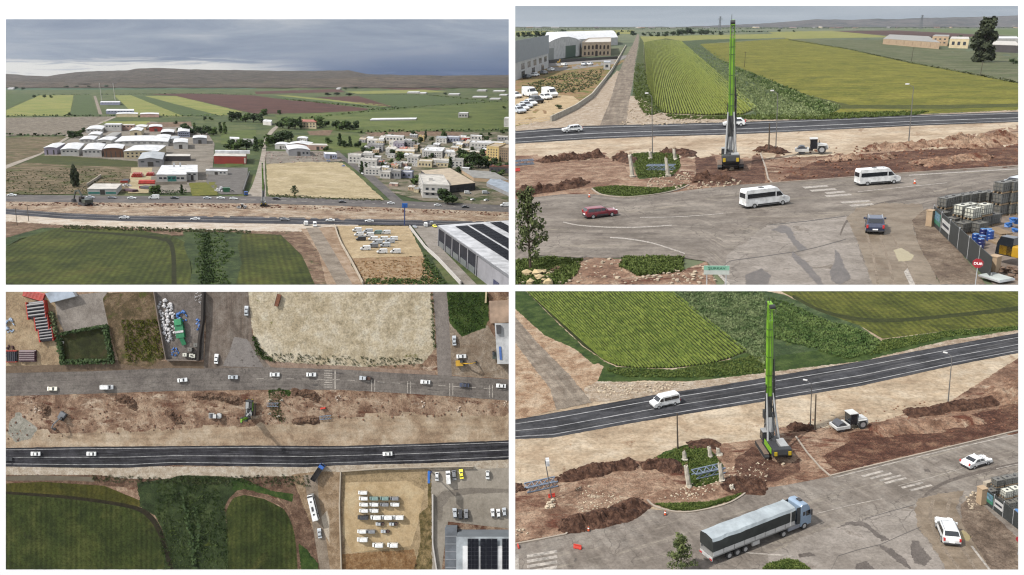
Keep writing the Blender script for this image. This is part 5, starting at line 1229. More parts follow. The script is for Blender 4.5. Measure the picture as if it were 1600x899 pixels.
# ---- trees
rt = random.Random(5)
TOWNP = [(560,232),(600,212),(790,212),(790,282),(700,262),(650,268),(620,282),(575,252)]
XT = [(round(x,1),round(y,1),rt.uniform(5,9),rt.choice(['round','round','cypress'])) for x,y in scatter_pts(TL,TOWNP,44,21)]
T = XT + [(345,208,14,'cypress'),(352,209,15,'cypress'),(286,207,13,'round'),(296,210,13,'round'),(305,209,14,'cypress'),(315,211,12,'round'),(325,210,12,'round'),(334,211,11,'round'),(362,190,13,'round'),(372,188,11,'round'),(384,190,12,'round'),(396,191,12,'round'),(408,192,12,'round'),(412,181,10,'round'),(437,179,6,'round'),
     (442,200,15,'round'),(451,201,14,'round'),(461,202,15,'round'),(470,201,15,'cypress'),(500,200,15,'round'),(510,198,8,'round'),(525,202,12,'round'),(535,203,13,'round'),(546,203,13,'round'),(555,202,12,'round'),(420,228,15,'round'),(432,226,18,'round'),(443,224,16,'round'),(455,220,9,'cypress'),(450,221,15,'round'),
     (360,233,14,'round'),(372,234,15,'round'),(385,234,14,'round'),(400,236,18,'cypress'),(408,232,12,'round'),(531,228,16,'cypress'),(547,229,13,'cypress'),(513,224,9,'round'),(539,230,10,'round'),(560,230,9,'round'),(510,236,7,'round'),
     (565,270,15,'cypress'),(573,272,14,'cypress'),(624,252,13,'round'),(612,244,9,'round'),(570,240,9,'round'),(580,238,8,'round'),(648,214,8,'round'),(665,218,11,'cypress'),(693,213,7,'round'),(704,265,16,'cypress'),(720,252,16,'round'),(730,258,16,'round'),(738,262,20,'round'),(748,263,16,'round'),(758,262,15,'round'),(768,262,14,'round'),(715,270,9,'round'),(778,268,13,'round'),(755,245,10,'round'),(699,319,22,'round'),(650,288,13,'round'),(600,262,7,'round'),(460,306,13,'pine'),(242,303,13,'round'),(284,303,12,'cypress'),(113,216,11,'round'),(122,215,10,'round'),(130,207,7,'round'),(765,212,5,'round'),(785,209,6,'round'),(54,153,4,'round'),(70,153,4,'round'),(80,153,4,'round'),(108,181,5,'round'),(275,194,5,'round'),(330,188,5,'round'),(320,188,5,'round'),
     (480,131,5,'round'),(492,131,5,'round'),(512,131,6,'round'),(524,131,6,'round'),(536,131,6,'round'),(548,131,6,'round'),(562,131,5,'round'),(512,149,4,'round'),(526,149,4,'round'),(545,150,4,'round'),(540,140,3,'round'),(556,139,3,'round'),(696,148,3,'round'),(104,137,3,'round'),(120,137,3,'round'),(140,137,3,'round'),(167,137,3,'round'),(340,131,3,'round'),(25,139,3,'round'),(36,140,3,'round'),(788,170,4,'round')]
near = lambda x,y: ('by the far woods' if y < 152 else 'around the village road' if x < 470 and y < 205 else 'on the plain' if y < 200 else 'behind the estate' if x < 345 else 'by the red walled shed' if x < 412 and y < 240 else 'behind the barns' if x < 500 else 'in the town')
for i,(x,y,h,kd) in enumerate(T):
    sx = sorted((q[0],q[1]) for q in T if near(*q[:2]) == near(x,y)); k_ = sx.index((x,y)) + 1
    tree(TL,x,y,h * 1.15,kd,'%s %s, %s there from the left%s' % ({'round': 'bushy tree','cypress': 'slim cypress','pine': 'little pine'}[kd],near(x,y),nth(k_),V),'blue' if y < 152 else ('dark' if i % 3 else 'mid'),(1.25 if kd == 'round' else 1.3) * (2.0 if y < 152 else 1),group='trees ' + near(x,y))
# ---- traffic and parked vehicles
def line_cars(lst,where,group):
    xs = sorted(q[0] for q in lst)
    for (x,y,dx,sh,col) in lst:
        dy = 0
        car(TL,x,y,x + dx,y + dx * .012,sh,col,'%s %s, %s%s' % (col,{'sedan': 'car','hatch': 'small car','van': 'van','suv': 'car','pickup': 'pickup','minibus': 'minibus'}[sh],where % nth(xs.index(x) + 1),V),'van' if sh == 'van' else 'car',group,sc=1.15)
line_cars([(19,306.5,9,'sedan','white'),(141,310,9,'sedan','silver'),(175,310.5,9,'sedan','grey'),(206,311,9,'sedan','white'),(241,311,-9,'van','white'),(273,311,9,'sedan','black'),(324,311,9,'sedan','silver'),(345,311,9,'sedan','white'),(365,312,9,'sedan','white'),(432,312,9,'sedan','black'),(535,317,9,'sedan','black'),(611,319,9,'sedan','white'),(684,322,9,'sedan','white'),(727,325,9,'sedan','black'),(789,323,-9,'van','white')],'%s vehicle from the left on the old highway','traffic on the old highway')
line_cars([(194,342,-9,'sedan','white'),(305,344,-9,'sedan','white'),(445,345,9,'sedan','grey'),(516,346,-9,'sedan','white'),(577,347,-9,'sedan','white')],'%s car from the left on the new black highway','traffic on the new highway')
LOT = [(558,362,'white'),(575,364,'silver'),(590,366,'teal'),(603,366,'white'),(561,369,'white'),(577,370,'white'),(564,376,'black'),(583,376,'white'),(599,376,'white'),(614,376,'white'),(590,381,'silver'),(609,380,'silver'),(583,387,'grey'),(602,386,'silver'),(571,391,'white'),(597,396,'white'),(618,396,'white')]
for i,(x,y,col) in enumerate(LOT):
    row = sorted(set(q[1] for q in LOT)).index(y) + 1
    car(TL,x,y,x - 9,y,'van',col,'%s van on the sand lot, %s counting from the back left%s' % (col,nth(i + 1),V),'van','vans on the sand lot',sc=.92)
for (x,y,tx,ty,sh,col,la) in [(478,352,470,340,'van','white','white van turning off the new highway'),(492,354,494,364,'van','white','white lorry van coming down the dirt track'),(648,356,656,362,'sedan','silver','silver car at the yard entrance'),(665,354,660,346,'van','white','white van at the yard entrance'),(674,352,668,344,'van','grey','grey van behind the white van'),(679,355,684,358,'sedan','yellow','yellow car at the yard entrance'),(731,303,740,303,'van','white','white van on the shop forecourt'),(759,303,768,303,'van','silver','silver van on the shop forecourt'),(739,313,746,312,'sedan','white','dark windowed white car near the highway kerb'),(760,314,767,313,'sedan','white','white car parked right of the other on the forecourt'),(690,313,699,314,'sedan','silver','silver car under the round tree'),(566,272,570,278,'sedan','white','white car on the side street')]:
    car(TL,x,y,tx,ty,sh,col,la + V,'van' if sh == 'van' else 'car')
# ================================================================== TOP RIGHT: the drilling rig between the two highways, fields behind
CUR[0] = TR
V = ', top right view'
def sky_tr(t,U,u,v):
    n1 = t.noise(t.scale(U,(2.2,1.6,1)),1.0,6,.55,.4)
    a = t.ramp(v,[(0,E(158,168,178)),(.75,E(170,180,190)),(1,E(186,194,202))]); b = t.ramp(n1,[(.35,E(148,159,170)),(.7,E(190,197,203))]); return t.mix(.5,a,b)
sky_sheet(TR,9,45,14600,sky_tr,'pale overcast blue grey sky, top right view')
g_ = lambda nm,cols,size,**kw: gmat(nm,TR,cols,size,**kw)
hills(TR,'hills',[(805,42),(1060,42),(1110,40),(1190,37),(1230,34),(1275,30),(1330,31),(1365,29.5),(1400,30),(1440,28),(1500,27),(1540,26),(1591,24)],42.5,10500,12500,g_('far_hills',[C(112,118,122),C(128,130,132),C(146,144,144)],300,patches=[(C(172,166,160),260,.6,.64)],bump=.9,bdist=60),label='hazy blue grey hills behind the distant town, top right view',rows_=7)
t_far = g_('far_plain',[C(92,106,84),C(108,118,90),C(124,128,98)],160,patches=[(C(168,168,160),(900,60),.66,.69),(C(70,84,66),(600,60),.58,.62)])
t_wheat = g_('wheat_yellow',[C(112,116,36),C(132,131,46),C(150,145,58)],16,stripes=(1.3,.28,.6),fine=.3,patches=[(C(100,106,36),30,.58,.68)],bump=.6)
t_row = g_('crop_soil',[C(64,72,30),C(80,86,36),C(92,96,44)],10,fine=.3)
t_fallow = g_('fallow_grey_green',[C(88,98,62),C(104,110,76),C(122,122,92)],20,patches=[(C(76,104,46),30,.58,.66)],fine=.3)
t_yel = g_('far_yellow_field',[C(136,140,70),C(152,150,84)],60); t_brown = g_('far_brown_field',[C(78,54,48),C(94,66,58)],60); t_green = g_('far_green_field',[C(88,108,62),C(108,122,76)],60)
t_weed = g_('ditch_weeds',[C(56,76,40),C(78,96,56),C(104,116,78)],5,fine=.35)
t_grass = g_('verge_grass',[C(60,74,34),C(80,94,44),C(102,112,62)],4,fine=.35,patches=[(C(132,112,84),5,.6,.66)])
t_sand = g_('levelled_sand',[C(182,160,134),C(204,184,158),C(218,202,178)],10,patches=[(C(150,118,94),(18,5),.58,.66),(C(222,208,186),5,.64,.7)],streak=(3,14,.12),fine=.2)
t_dirt = g_('red_dug_soil',[C(128,98,80),C(164,132,110),C(190,162,138)],5,patches=[(C(116,74,58),(3,12),.53,.6),(C(204,182,158),(3,9),.56,.64)],fine=.34,bump=.6)
t_lot = g_('lot_sand',[C(190,166,130),C(206,184,148)],8); t_dry = g_('dry_lot',[C(150,118,86),C(168,136,102),C(150,140,84)],6,patches=[(C(112,118,56),9,.5,.58)],fine=.3)
t_conc = g_('yard_concrete',[C(146,142,138),C(162,158,154)],8)
t_track = g_('farm_road',[C(138,124,110),C(160,146,130),C(180,166,149)],4,streak=(1.4,30,.22),fine=.3)
t_old = g_('old_road',[C(130,121,112),C(146,137,128),C(162,153,143)],6,streak=(16,.05,.2),patches=[(C(112,104,98),4,.6,.66),(C(172,162,148),(14,.07),.54,.66)],fine=.16,bump=.05,cracks=(2.2,.03,C(88,82,77)))
t_apron = g_('concrete_apron',[C(138,130,122),C(154,146,138),C(168,160,152)],5,fine=.16,bump=.05,patches=[(C(122,112,102),5,.58,.68),(C(168,160,150),4,.58,.68)],cracks=(4.5,.02,C(96,90,84)))
t_mud = g_('mud_film',[C(128,112,94),C(144,130,112),C(156,142,124)],3,streak=(.8,9,.1),fine=.14,bump=.1,rough=.6)
t_wet = g_('wet_stain',[C(106,98,91),C(124,115,108)],1.2,fine=.3,bump=0,rough=.4)
t_new = g_('new_road',[C(56,57,61),C(72,73,78),C(92,93,98)],6,streak=(30,.08,.3),patches=[(C(50,50,54),(14,.12),.58,.64),(C(120,119,120),(22,.13),.5,.68)],fine=.25,bump=.05)
t_pale = g_('pale_stones',[C(176,156,134),C(196,178,156),C(214,200,182)],2,fine=.35)
sheet(TR,'ground',[(805,42.2),(1591,42.2),(1591,445),(805,445)],t_far,0,0,step=14,drop=.03,label='flat green plain under everything' + V)
RAG = {'apron': 1.6,'road_mud': 1.6,'wet_stain': 1.8,'grass': 1.6,'bare_earth': 1.4,'verge': 1.2,'puddle': 1.0}
def S(name,poly,mat,layer,rough=.8,la=None,**kw): return sheet(TR,name,poly,mat,layer,rough,label=(la + V) if la else None,ragged=RAG.get(name,0),**kw)
S('field',[(805,49),(990,47),(990,53),(805,56)],t_yel,1,.2,'yellow green field behind the white halls'); S('field',[(1000,57),(1200,53),(1400,50),(1200,60),(1000,70)],t_yel,1,.3,'pale field strip behind the rows')
S('field',[(1200,50),(1300,48),(1400,58),(1232,61)],t_yel,1.5,.3,'far bright yellow strip'); S('field',[(1300,48.5),(1400,47.5),(1591,57),(1520,59),(1400,57)],t_brown,2,.2,'far dark brown ploughed strip'); S('field',[(1390,46),(1591,45),(1591,55),(1480,51)],t_green,1.7,.2,'far green strip at the right'); S('field',[(1510,58),(1591,56),(1591,62),(1510,62)],t_green,2.5,.2,'green strip behind the big tree')
f1L = [(1007,66),(1006,80),(1005,100),(1012,133),(1025,166),(1040,179)]
f1R = [(1064,64),(1063,74),(1079,92),(1107,120),(1140,143),(1184,169)]
S('field',f1L + [(1110,181),(1160,180)] + f1R[::-1] + [(1040,60)],t_row,3,.5,'crop field with rows running to the farm road',along=((1080,178),(1035,66)))
S('ditch',f1R + [(1184,172),(1160,183),(1300,186),(1315,166),(1259,148),(1200,120),(1158,107),(1120,90),(1094,69),(1200,60),(1100,62)],t_weed,2.6,.8,'weedy ditch between the two crop fields')
S('field',[(1094,69),(1231,60),(1300,72),(1417,97),(1530,118),(1591,129),(1591,164),(1476,166),(1328,166),(1259,148),(1200,124),(1158,107),(1120,90)],t_wheat,3,.6,'broad yellow green wheat field',along=((1300,150),(1420,150)))
S('field',[(1315,169),(1476,169),(1591,166),(1591,172),(1440,178),(1320,178),(1290,182)],t_wheat,3.4,.6,'narrow wheat strip along the new highway',along=((1300,150),(1420,150)))
S('track',[(1259,148),(1328,164),(1476,164),(1591,162),(1591,167),(1476,170),(1315,170)],g_('dark_tramline',[C(78,86,32),C(98,102,42)],4,fine=.4),3.6,.6,'dark tractor track along the wheat edge')
S('field',[(1231,61),(1375,62),(1470,76),(1591,84),(1591,128),(1530,117),(1417,96),(1300,71)],t_fallow,3.2,.5,'grey green fallow field beside the walled farm')
S('verge',[(1000,57),(1006,66),(1005,100),(1012,133),(1024,160),(1000,166),(988,150),(992,110),(998,70)],t_grass,3,.8,'green verge between the farm road and the rows')
S('verge',[(985,150),(1000,150),(1030,176),(1160,184),(1300,186),(1440,179),(1591,172),(1591,177),(1425,182),(1200,191),(1020,196),(960,198),(975,180)],t_pale,3.6,1,'stony light verge along the new highway')
S('verge',[(1040,178),(1110,181),(1200,178),(1320,176),(1450,175),(1430,180),(1300,187),(1190,187),(1050,186)],t_grass,3.8,1,'grassy strip above the new highway')
S('bare_earth',[(805,192),(862,186),(880,180),(945,130),(965,110),(985,120),(985,198),(900,199),(805,206)],t_pale,3,1,'stony tan ground beside the farm road')
S('yard',[(805,125),(860,104),(990,92),(975,96),(955,108),(940,128),(915,158),(862,188),(805,198)],t_dry,3.2,.8,'weedy lot behind the long concrete wall')
S('sand_lot',[(805,196),(805,146),(840,146),(895,150),(908,160),(880,176),(860,188)],t_lot,4,.8,'yellow sand van park on the left')
S('yard',[(853,96),(985,86),(960,100),(900,108),(858,112)],t_conc,3.6,.4,'grey paved yard in front of the halls')
sheet(TR,'road',[(995.5,54),(990.6,66),(976.6,92),(966,115),(953,158),(936,199),(979,199),(982,164),(988,133),(993,95),(997,71),(998.5,54)],t_track,5,.3,ragged=.9,along=((958,190),(996,60)),label='long straight farm road to the horizon' + V)
UN,LN = [(805,205),(910,197),(1017,194.5),(1132,191.4),(1200,189.4),(1425,180.4),(1591,175)],[(805,225),(928,217.5),(1020,213.7),(1128,211),(1200,208),(1425,197),(1591,191)]
S('bare_earth',[(805,222)] + [(x,y - 1) for x,y in LN[1:]] + [(1591,232),(1400,240),(1200,250),(1000,252),(805,252)],t_sand,3,.4,'levelled sandy strip below the new highway',relief=.1,rsize=4)
nr = ribbon(TR,'road',UN,LN,t_new,12,5,rough=.5,label='fresh black highway across the middle' + V)
for fr,w in ((.14,.03),(.58,.035),(.88,.025)): marking(TR,nr,UN,LN,fr,w,LINE,13)
S('bare_earth',[(805,244),(900,238),(1010,240),(1120,240),(1200,238),(1260,244),(1400,232),(1591,196),(1591,266),(1405,276),(1200,293),(1156,296),(1081,302),(1000,300),(930,305),(805,320)],t_dirt,5,1.2,'red brown dug soil around the drilling rig')
S('bare_earth',[(1280,250),(1360,240),(1480,232),(1591,222),(1591,262),(1405,273),(1290,281),(1215,287),(1240,268)],g_('torn_red_soil',[C(104,72,58),C(132,94,76),C(164,128,104)],3,patches=[(C(94,60,48),(2,9),.46,.66)],fine=.5,bump=.8),6,1.5,'torn up red brown soil along the old highway',relief=.3,rsize=1.5)
S('bare_earth',[(840,258),(905,254),(975,258),(984,276),(920,286),(850,292),(812,296),(812,270)],g_('scraped_tan',[C(140,108,88),C(166,134,112),C(190,162,138)],3,patches=[(C(204,182,158),(1.5,6),.58,.66)],fine=.4),6,1.5,'scraped tan hollow left of the green patch')
S('bare_earth',[(1085,246),(1118,244),(1122,268),(1172,266),(1176,244),(1192,246),(1196,286),(1090,292)],g_('torn_dark_soil',[C(98,68,56),C(124,90,74),C(154,120,100)],2.5,fine=.5,bump=.8),6,1.5,'dark churned soil around the rig tracks',relief=.2,rsize=1.5)
UO = [(805,312),(877,304),(930,304),(979,309.5),(1030,304),(1081,297),(1156,289),(1200,287),(1302,280),(1405,272),(1591,260)]
LO = [(805,420),(833,399),(915,404),(1056,402),(1104,409),(1135,445),(1200,452),(1300,452),(1440,452),(1500,400),(1591,330)]
orr = ribbon(TR,'road',UO,LO,t_old,10,12,step=6,label='worn grey old highway with the junction' + V)
SL = 11
S('apron',[(1135,400),(1200,352),(1322,338),(1330,350),(1346,400),(1362,446),(1130,446)],t_apron,SL,3,'pale concrete apron of the junction')
S('road_mud',[(1322,340),(1338,326),(1380,318),(1440,320),(1450,345),(1425,352),(1436,385),(1470,446),(1364,446),(1346,395)],t_mud,SL + 1,2.5,'muddy brown turning lane')
S('wet_stain',[(1222,352),(1234,356),(1244,375),(1262,390),(1250,394),(1238,380),(1228,366),(1205,360)],t_wet,SL + 2,1.5,'dark water trickle across the apron')
S('wet_stain',[(1304,390),(1312,398),(1318,415),(1330,436),(1312,446),(1300,440),(1296,424),(1304,412)],t_wet,SL + 2,1.5,'dark wet patch beside the turning lane')
S('wet_stain',[(1166,430),(1190,420),(1204,432),(1200,446),(1165,446)],t_wet,SL + 2,1.5,'dark wet patch at the lower edge')
S('wet_stain',[(1238,394),(1262,412),(1284,440),(1288,446),(1278,446),(1250,415),(1236,402)],t_wet,SL + 2,1.8,'thin dark trickle down the apron')
S('puddle',[(1396,392),(1408,388),(1428,400),(1424,408),(1404,410)],g_('puddle_yellow',[C(160,146,104),C(170,156,114)],2,fine=.05,bump=0,rough=.2),SL + 3,.4,'yellowish puddle beside the turning lane')
S('bare_earth',[(1425,345),(1445,328),(1460,326),(1475,360),(1540,446),(1470,446),(1436,385)],g_('gate_dirt',[C(112,96,84),C(136,120,104),C(156,140,124)],3,fine=.3),SL + 4,.8,'brown dirt outside the yard fence')
S('yard',[(1456,330),(1591,311),(1591,446),(1552,446)],g_('yard_floor',[C(138,124,112),C(156,142,130)],4),SL + 5,.2,'dusty floor of the storage yard')
ln = spline([(1591,296),(1520,300),(1450,306),(1385,315),(1345,327),(1322,345),(1312,366)],8); ribbon(TR,'tyre_mark',ln,[(x + 1.5,y + 3.5) for x,y in ln],g_('rubber_track',[C(112,104,98),C(128,119,111)],2,fine=.3),SL + .5,1,label='dark curved tyre track into the junction' + V)
for i,ln in enumerate(([(1370,446),(1362,400),(1352,360),(1362,334)],[(1395,446),(1385,405),(1374,370),(1378,336)],[(1430,446),(1408,405),(1392,365)])): ln = spline(ln,6); ribbon(TR,'tyre_mark',ln,[(x + 4,y) for x,y in ln],g_('mud_track%s' % 'abc'[i],[C(150,136,120),C(166,152,136)],2,fine=.3),SL + 2,1,label=('left','middle','outer')[i] + ' pale wheel track in the muddy lane' + V)
CRK = paint('crack_tar',C(84,80,78),.9)
for ln in ([(1200,352),(1260,346),(1322,338)],[(1240,395),(1280,386),(1322,374)],[(1120,425),(1140,408),(1200,400),(1240,394)]):
    ribbon(TR,'joint',ln,[(x,y + .9) for x,y in ln],CRK,SL + 3,1,parent=orr)
for (x,y,w) in [(1253,293,38),(1264,298,40),(1288,302,30),(1288,306.5,40),(1312,316.5,45),(1326,321.5,36)]:
    patch(TR,'crosswalk_stripe',[(x,y - .6),(x + w,y - 3.4),(x + w + 4,y - 1.0),(x + 5,y + 2.2)],LINEW,SL + 1,orr)
for ln,w in (([(880,347),(905,352),(950,355),(1000,355),(1050,352)],1.6),([(953,371),(980,373),(1020,380),(1070,396)],2.0),([(1000,340),(1060,339),(1130,334)],1.0),([(1340,300),(1420,292),(1480,286)],.8),([(1522,303),(1566,300)],1.0),([(1420,274),(1500,269),(1591,264)],1.4),([(1122,425),(1141,445)],3.0),([(1418,420),(1430,446)],6)):
    ln = spline(ln,6); ribbon(TR,'lane_marking',ln,[(x - (w if w > 2.5 else 0),y + w) for x,y in ln],LINEW,SL + 4,1,parent=orr)
KERB = paint('kerb_stone',C(172,160,146),.9)
def kerb(st,line,label,w=.25,h=.14,lift=.05):
    q = MB(); P3 = [st.P(x,y,lift) for x,y in line]
    for i in range(len(line) - 1):
        n = st.n(*line[i]); d = (P3[i + 1] - P3[i]).normalized(); s_ = n.cross(d) * w / 2 * st.k; up = n * h * st.k; a,b = P3[i] - n * .2 * st.k,P3[i + 1] - n * .2 * st.k
        q.hexa([a - s_,b - s_,b + s_,a + s_,P3[i] - s_ + up,P3[i + 1] - s_ + up,P3[i + 1] + s_ + up,P3[i] + s_ + up])
    o = q.obj('kerb',KERB); tag(o,label,kind='structure')
kerb(TR,spline([(925,296),(940,305),(979,309),(1030,304),(1060,297),(1076,290)],5),'curved kerb of the grass island' + V); kerb(TR,[(1188,240),(1196,262),(1200,280),(1206,287),(1302,280),(1405,272),(1591,260)],'kerb along the old highway' + V)
S('grass',[(986,240),(1016,238),(1060,240),(1064,262),(1050,276),(998,280),(990,262)],t_grass,12,1,'green patch with the pillar stumps'); S('grass',[(925,294),(960,290),(1040,294),(1074,288),(1060,297),(1030,303),(979,308),(940,304)],t_grass,12,.8,'grass island edge along the kerb')
S('grass',[(805,408),(860,404),(908,408),(900,430),(880,446),(805,446)],t_grass,14,1.2,'rough grass at the lower left corner'); S('grass',[(975,404),(1065,403),(1066,425),(1000,432),(970,420)],t_grass,14,1.2,'rough grass at the lower edge')
S('bare_earth',[(870,410),(915,403),(985,406),(1000,430),(1065,424),(1104,409),(1120,446),(805,446),(830,426)],t_dirt,13,1,'rubble strewn bank at the lower edge',relief=.25,rsize=2)
GW = LEAF['mid']; gr = leafm('grass_blade',C(62,78,34),C(100,112,60),.8)
rows(TR,'crop_rows',f1L[:1] + [(1020,63),(1040,62)] + f1R[:1],[(1012,133),(1025,166),(1040,178),(1110,180),(1160,179),(1182,169)],46,.55,.62,leafm('crop_leaf',C(90,100,34),C(120,128,54),2.5),'long green crop rows running away from the highway' + V,70,3)
tufts(TR,'weeds',[(1064,70),(1094,70),(1160,108),(1259,149),(1315,167),(1290,184),(1190,184),(1140,143),(1079,92)],2400,.8,leafm('ditch_leaf',C(92,108,66),C(140,150,106),3),'grey green weeds filling the ditch' + V,4)
tufts(TR,'weeds',[(1120,92),(1158,108),(1200,124),(1259,150),(1310,168),(1290,182),(1240,160),(1180,130)],380,1.0,LEAF['mid'],'dark green reeds along the wheat edge' + V,5)
tufts(TR,'grass',[(992,100),(1006,100),(1012,133),(1036,176),(1010,182),(990,150)],500,.7,gr,'tall verge grass beside the farm road' + V,6)
tufts(TR,'grass',[(1040,180),(1110,183),(1320,177),(1450,175),(1430,180),(1300,187),(1190,187),(1050,187)],700,.7,gr,'grass above the new highway' + V,7)
tufts(TR,'grass',[(988,241),(1016,239),(1060,241),(1063,262),(1050,275),(998,279)],1100,.35,gr,'grass around the pillar stumps' + V,8,lift=.05); tufts(TR,'grass',[(927,294),(960,291),(1040,295),(1072,289),(1030,302),(979,307),(940,303)],700,.32,gr,'grass along the island kerb' + V,9,lift=.05)
tufts(TR,'grass',[(805,408),(860,404),(908,408),(900,430),(880,446),(805,446)],1100,.45,gr,'rough grass tufts in the corner' + V,10,lift=.05); tufts(TR,'grass',[(975,404),(1065,403),(1066,425),(1000,432),(970,420)],1100,.45,gr,'rough grass tufts on the bank' + V,11,lift=.05)
tufts(TR,'weeds',[(815,135),(880,115),(945,108),(935,130),(900,146),(815,146)],500,.8,LEAF['olive'],'weeds on the lot behind the wall' + V,12)
ST = paint('pale_stone',C(186,170,148),.95,0,.2,.6); CL = gmat('dark_clods',TR,[C(78,56,46),C(104,76,62),C(136,104,86)],1.2,fine=.4,bump=.6)
rubble(TR,'rubble',[(820,412),(915,405),(985,408),(1000,430),(1065,424),(1110,412),(1120,446),(805,446)],300,.06,.3,ST,'pale stones on the bank at the lower edge' + V,1,lift=.05); rubble(TR,'rubble',[(1050,262),(1090,270),(1160,285),(1150,292),(1040,298),(1000,292)],220,.08,.3,ST,'pale stones in front of the rig' + V,2,lift=.05)
rubble(TR,'rubble',[(985,165),(1030,178),(1160,187),(1200,190),(1020,196),(970,196)],260,.12,.5,ST,'white stones along the highway verge' + V,3); rubble(TR,'rubble',[(1175,232),(1591,225),(1591,258),(1300,276),(1200,285)],350,.08,.3,paint('soil_clod',C(134,92,70),.95,0,.3,.6),'clods on the dug soil' + V,4,lift=.05)
for i,(ln,w,h,la) in enumerate([([(843,254),(870,250),(905,247),(945,244)],4,1.3,'dark soil ridge left of the green patch'),([(806,304),(840,300),(880,294),(918,284)],4,1.3,'dark soil ridge beside the old highway'),([(958,248),(975,246),(988,256)],4,1.2,'small soil heap by the first stump'),([(1030,238),(1068,238),(1080,246)],4,1.0,'soil heap behind the stumps'),([(1080,282),(1110,280),(1142,284)],5,1.2,'soil heap in front of the rig'),([(1180,236),(1200,234),(1226,240)],4,1.2,'soil heap beside the lamp posts'),([(1350,234),(1400,232),(1470,226),(1520,216)],5,1.2,'long soil ridge right of the roller'),([(1290,252),(1330,248),(1400,246)],5,.9,'low soil ridge above the minibus'),([(1500,232),(1550,222),(1591,216)],9,1.7,'big soil mound at the right edge'),([(1430,258),(1500,250),(1550,244)],6,.9,'red soil bank along the old highway')]):
    berm(TR,'soil_heap',ln,w,h,CL if i < 6 else t_dirt,la + V,i,lift=.05)
    pz = [(x,y - 3) for x,y in ln] + [(x,y + 4) for x,y in ln[::-1]]; rubble(TR,'clods',pz,60,.1,.4,CL,'loose clods on the ' + la + V,20 + i,lift=.05)
rubble(TR,'boulders',[(818,430),(860,428),(870,446),(812,446)],12,.35,.8,paint('boulder',C(196,176,136),.95,0,.2,1),'big tan boulders in the lower left corner' + V,5,lift=.05)
# ---- machines and street furniture
spawn(rig_model(),'drilling_rig',frame_at(TR,1141,262,1139,240,.05,TR.k * .95),'lime green drilling rig with tall mast, seen from behind' + V,'drilling rig')
spawn(roller_model(),'road_roller',frame_at(TR,1268,241,1244,241.5,.2),'white road roller on the sandy strip' + V,'road roller')
for (x,y,h,la) in [(1019.5,240,12.6,'lamp post left of the rig'),(1212,236,12.0,'lamp post right of the rig'),(1419,230,12.0,'lamp post far right of the roller')]:
    spawn(lamp_model(h),'street_lamp',frame_at(TR,x,y,x - 8,y),la + V,'street lamp','street lamps')
spawn(pole_model(5.6,False),'post',frame_at(TR,1201,237),'shorter bare post beside the lamp post' + V,'post')
for (x,y,h,la) in [(988.5,277,4.0,'tall leaning pillar stump at the left of the green patch'),(1017,249,1.7,'short pillar stump at the back of the green patch'),(1055,250,2.1,'pillar stump at the back right of the green patch'),(1044,276,3.3,'pillar stump beside the lattice girder')]:
    spawn(post_model(h),'pillar_stump',frame_at(TR,x,y,x + 10,y,.05),'pale concrete ' + la + V,'pillar','broken concrete pillars')
spawn(truss_model(5.2),'lattice_girder',frame_at(TR,1033,266,1060,266,.05),'blue grey lattice girder lying on the green patch' + V,'girder'); spawn(truss_model(5.2),'lattice_girder',frame_at(TR,815,258,840,256,.05),'blue grey lattice girder at the left edge' + V,'girder')
spawn(barrier_model(),'road_barrier',frame_at(TR,808,268,812,275,.05,TR.k * .8),'orange road barrier at the left edge' + V,'barrier')
spawn(cone_model(),'traffic_cone',frame_at(TR,921,309,lift=.05),'orange cone near the maroon estate car' + V,'traffic cone'); spawn(cone_model(),'traffic_cone',frame_at(TR,1429,288,lift=.05),'orange cone right of the second minibus' + V,'traffic cone')
rubble(TR,'boulder',[(1140,264),(1146,264),(1146,268),(1140,268)],1,.5,.5,ST,'pale rock behind the rig' + V,9,lift=.05)
# ---- vehicles
RL = .06
car(TR,1194,322,1240,316.5,'minibus','white','white minibus with roof hatch, nearer one on the old highway' + V,'minibus','white minibuses',2,None,.98,RL)
car(TR,1370,288,1410,285,'minibus','white','white minibus with roof fan, farther one on the old highway' + V,'minibus','white minibuses',2,'fan',.92,RL)
car(TR,938,339,970,335,'wagon','maroon','maroon estate car on the old highway' + V,'car',None,2,None,1.06,RL)
car(TR,1366,360,1363,334,'suv','navy','dark blue sport utility car with roof rails, turning' + V,'car',None,2,'rails',1.08,RL)
car(TR,1588,297,1560,302,'suv','silver','silver car cut by the right edge' + V,'car',None,2,None,1.1,RL)
car(TR,894,207,870,209,'suv','white','white sport utility car on the black highway' + V,'car',None,2,None,1.18,.07)
car(TR,1147,197.5,1120,198.5,'hatch','white','white car on the black highway behind the rig' + V,'car',None,2,None,1.4,.07)
for i,(x,y,sh,col,la) in enumerate([(828,151,'van','white','white panel van at the back left of the sand lot'),(859,152,'van','white','white panel van at the back right of the sand lot'),(853,155.5,'hatch','white','white hatchback in front of the back right van'),(838,161,'suv','black','black estate car in the middle of the sand lot'),(829,165,'hatch','white','white car below the black estate'),(822,169,'hatch','silver','silver car below the white one'),(816,173,'hatch','white','white car in the fourth row of the sand lot'),(811,177,'hatch','silver','nearest silver car at the left edge'),(806,153,'hatch','white','white car cut by the left edge')]):
    car(TR,x,y,x + 20,y + 3,sh,col,la + V,'van' if sh == 'van' else 'car','vehicles on the sand lot',1,None,1.6 if sh == 'van' else 1.6)
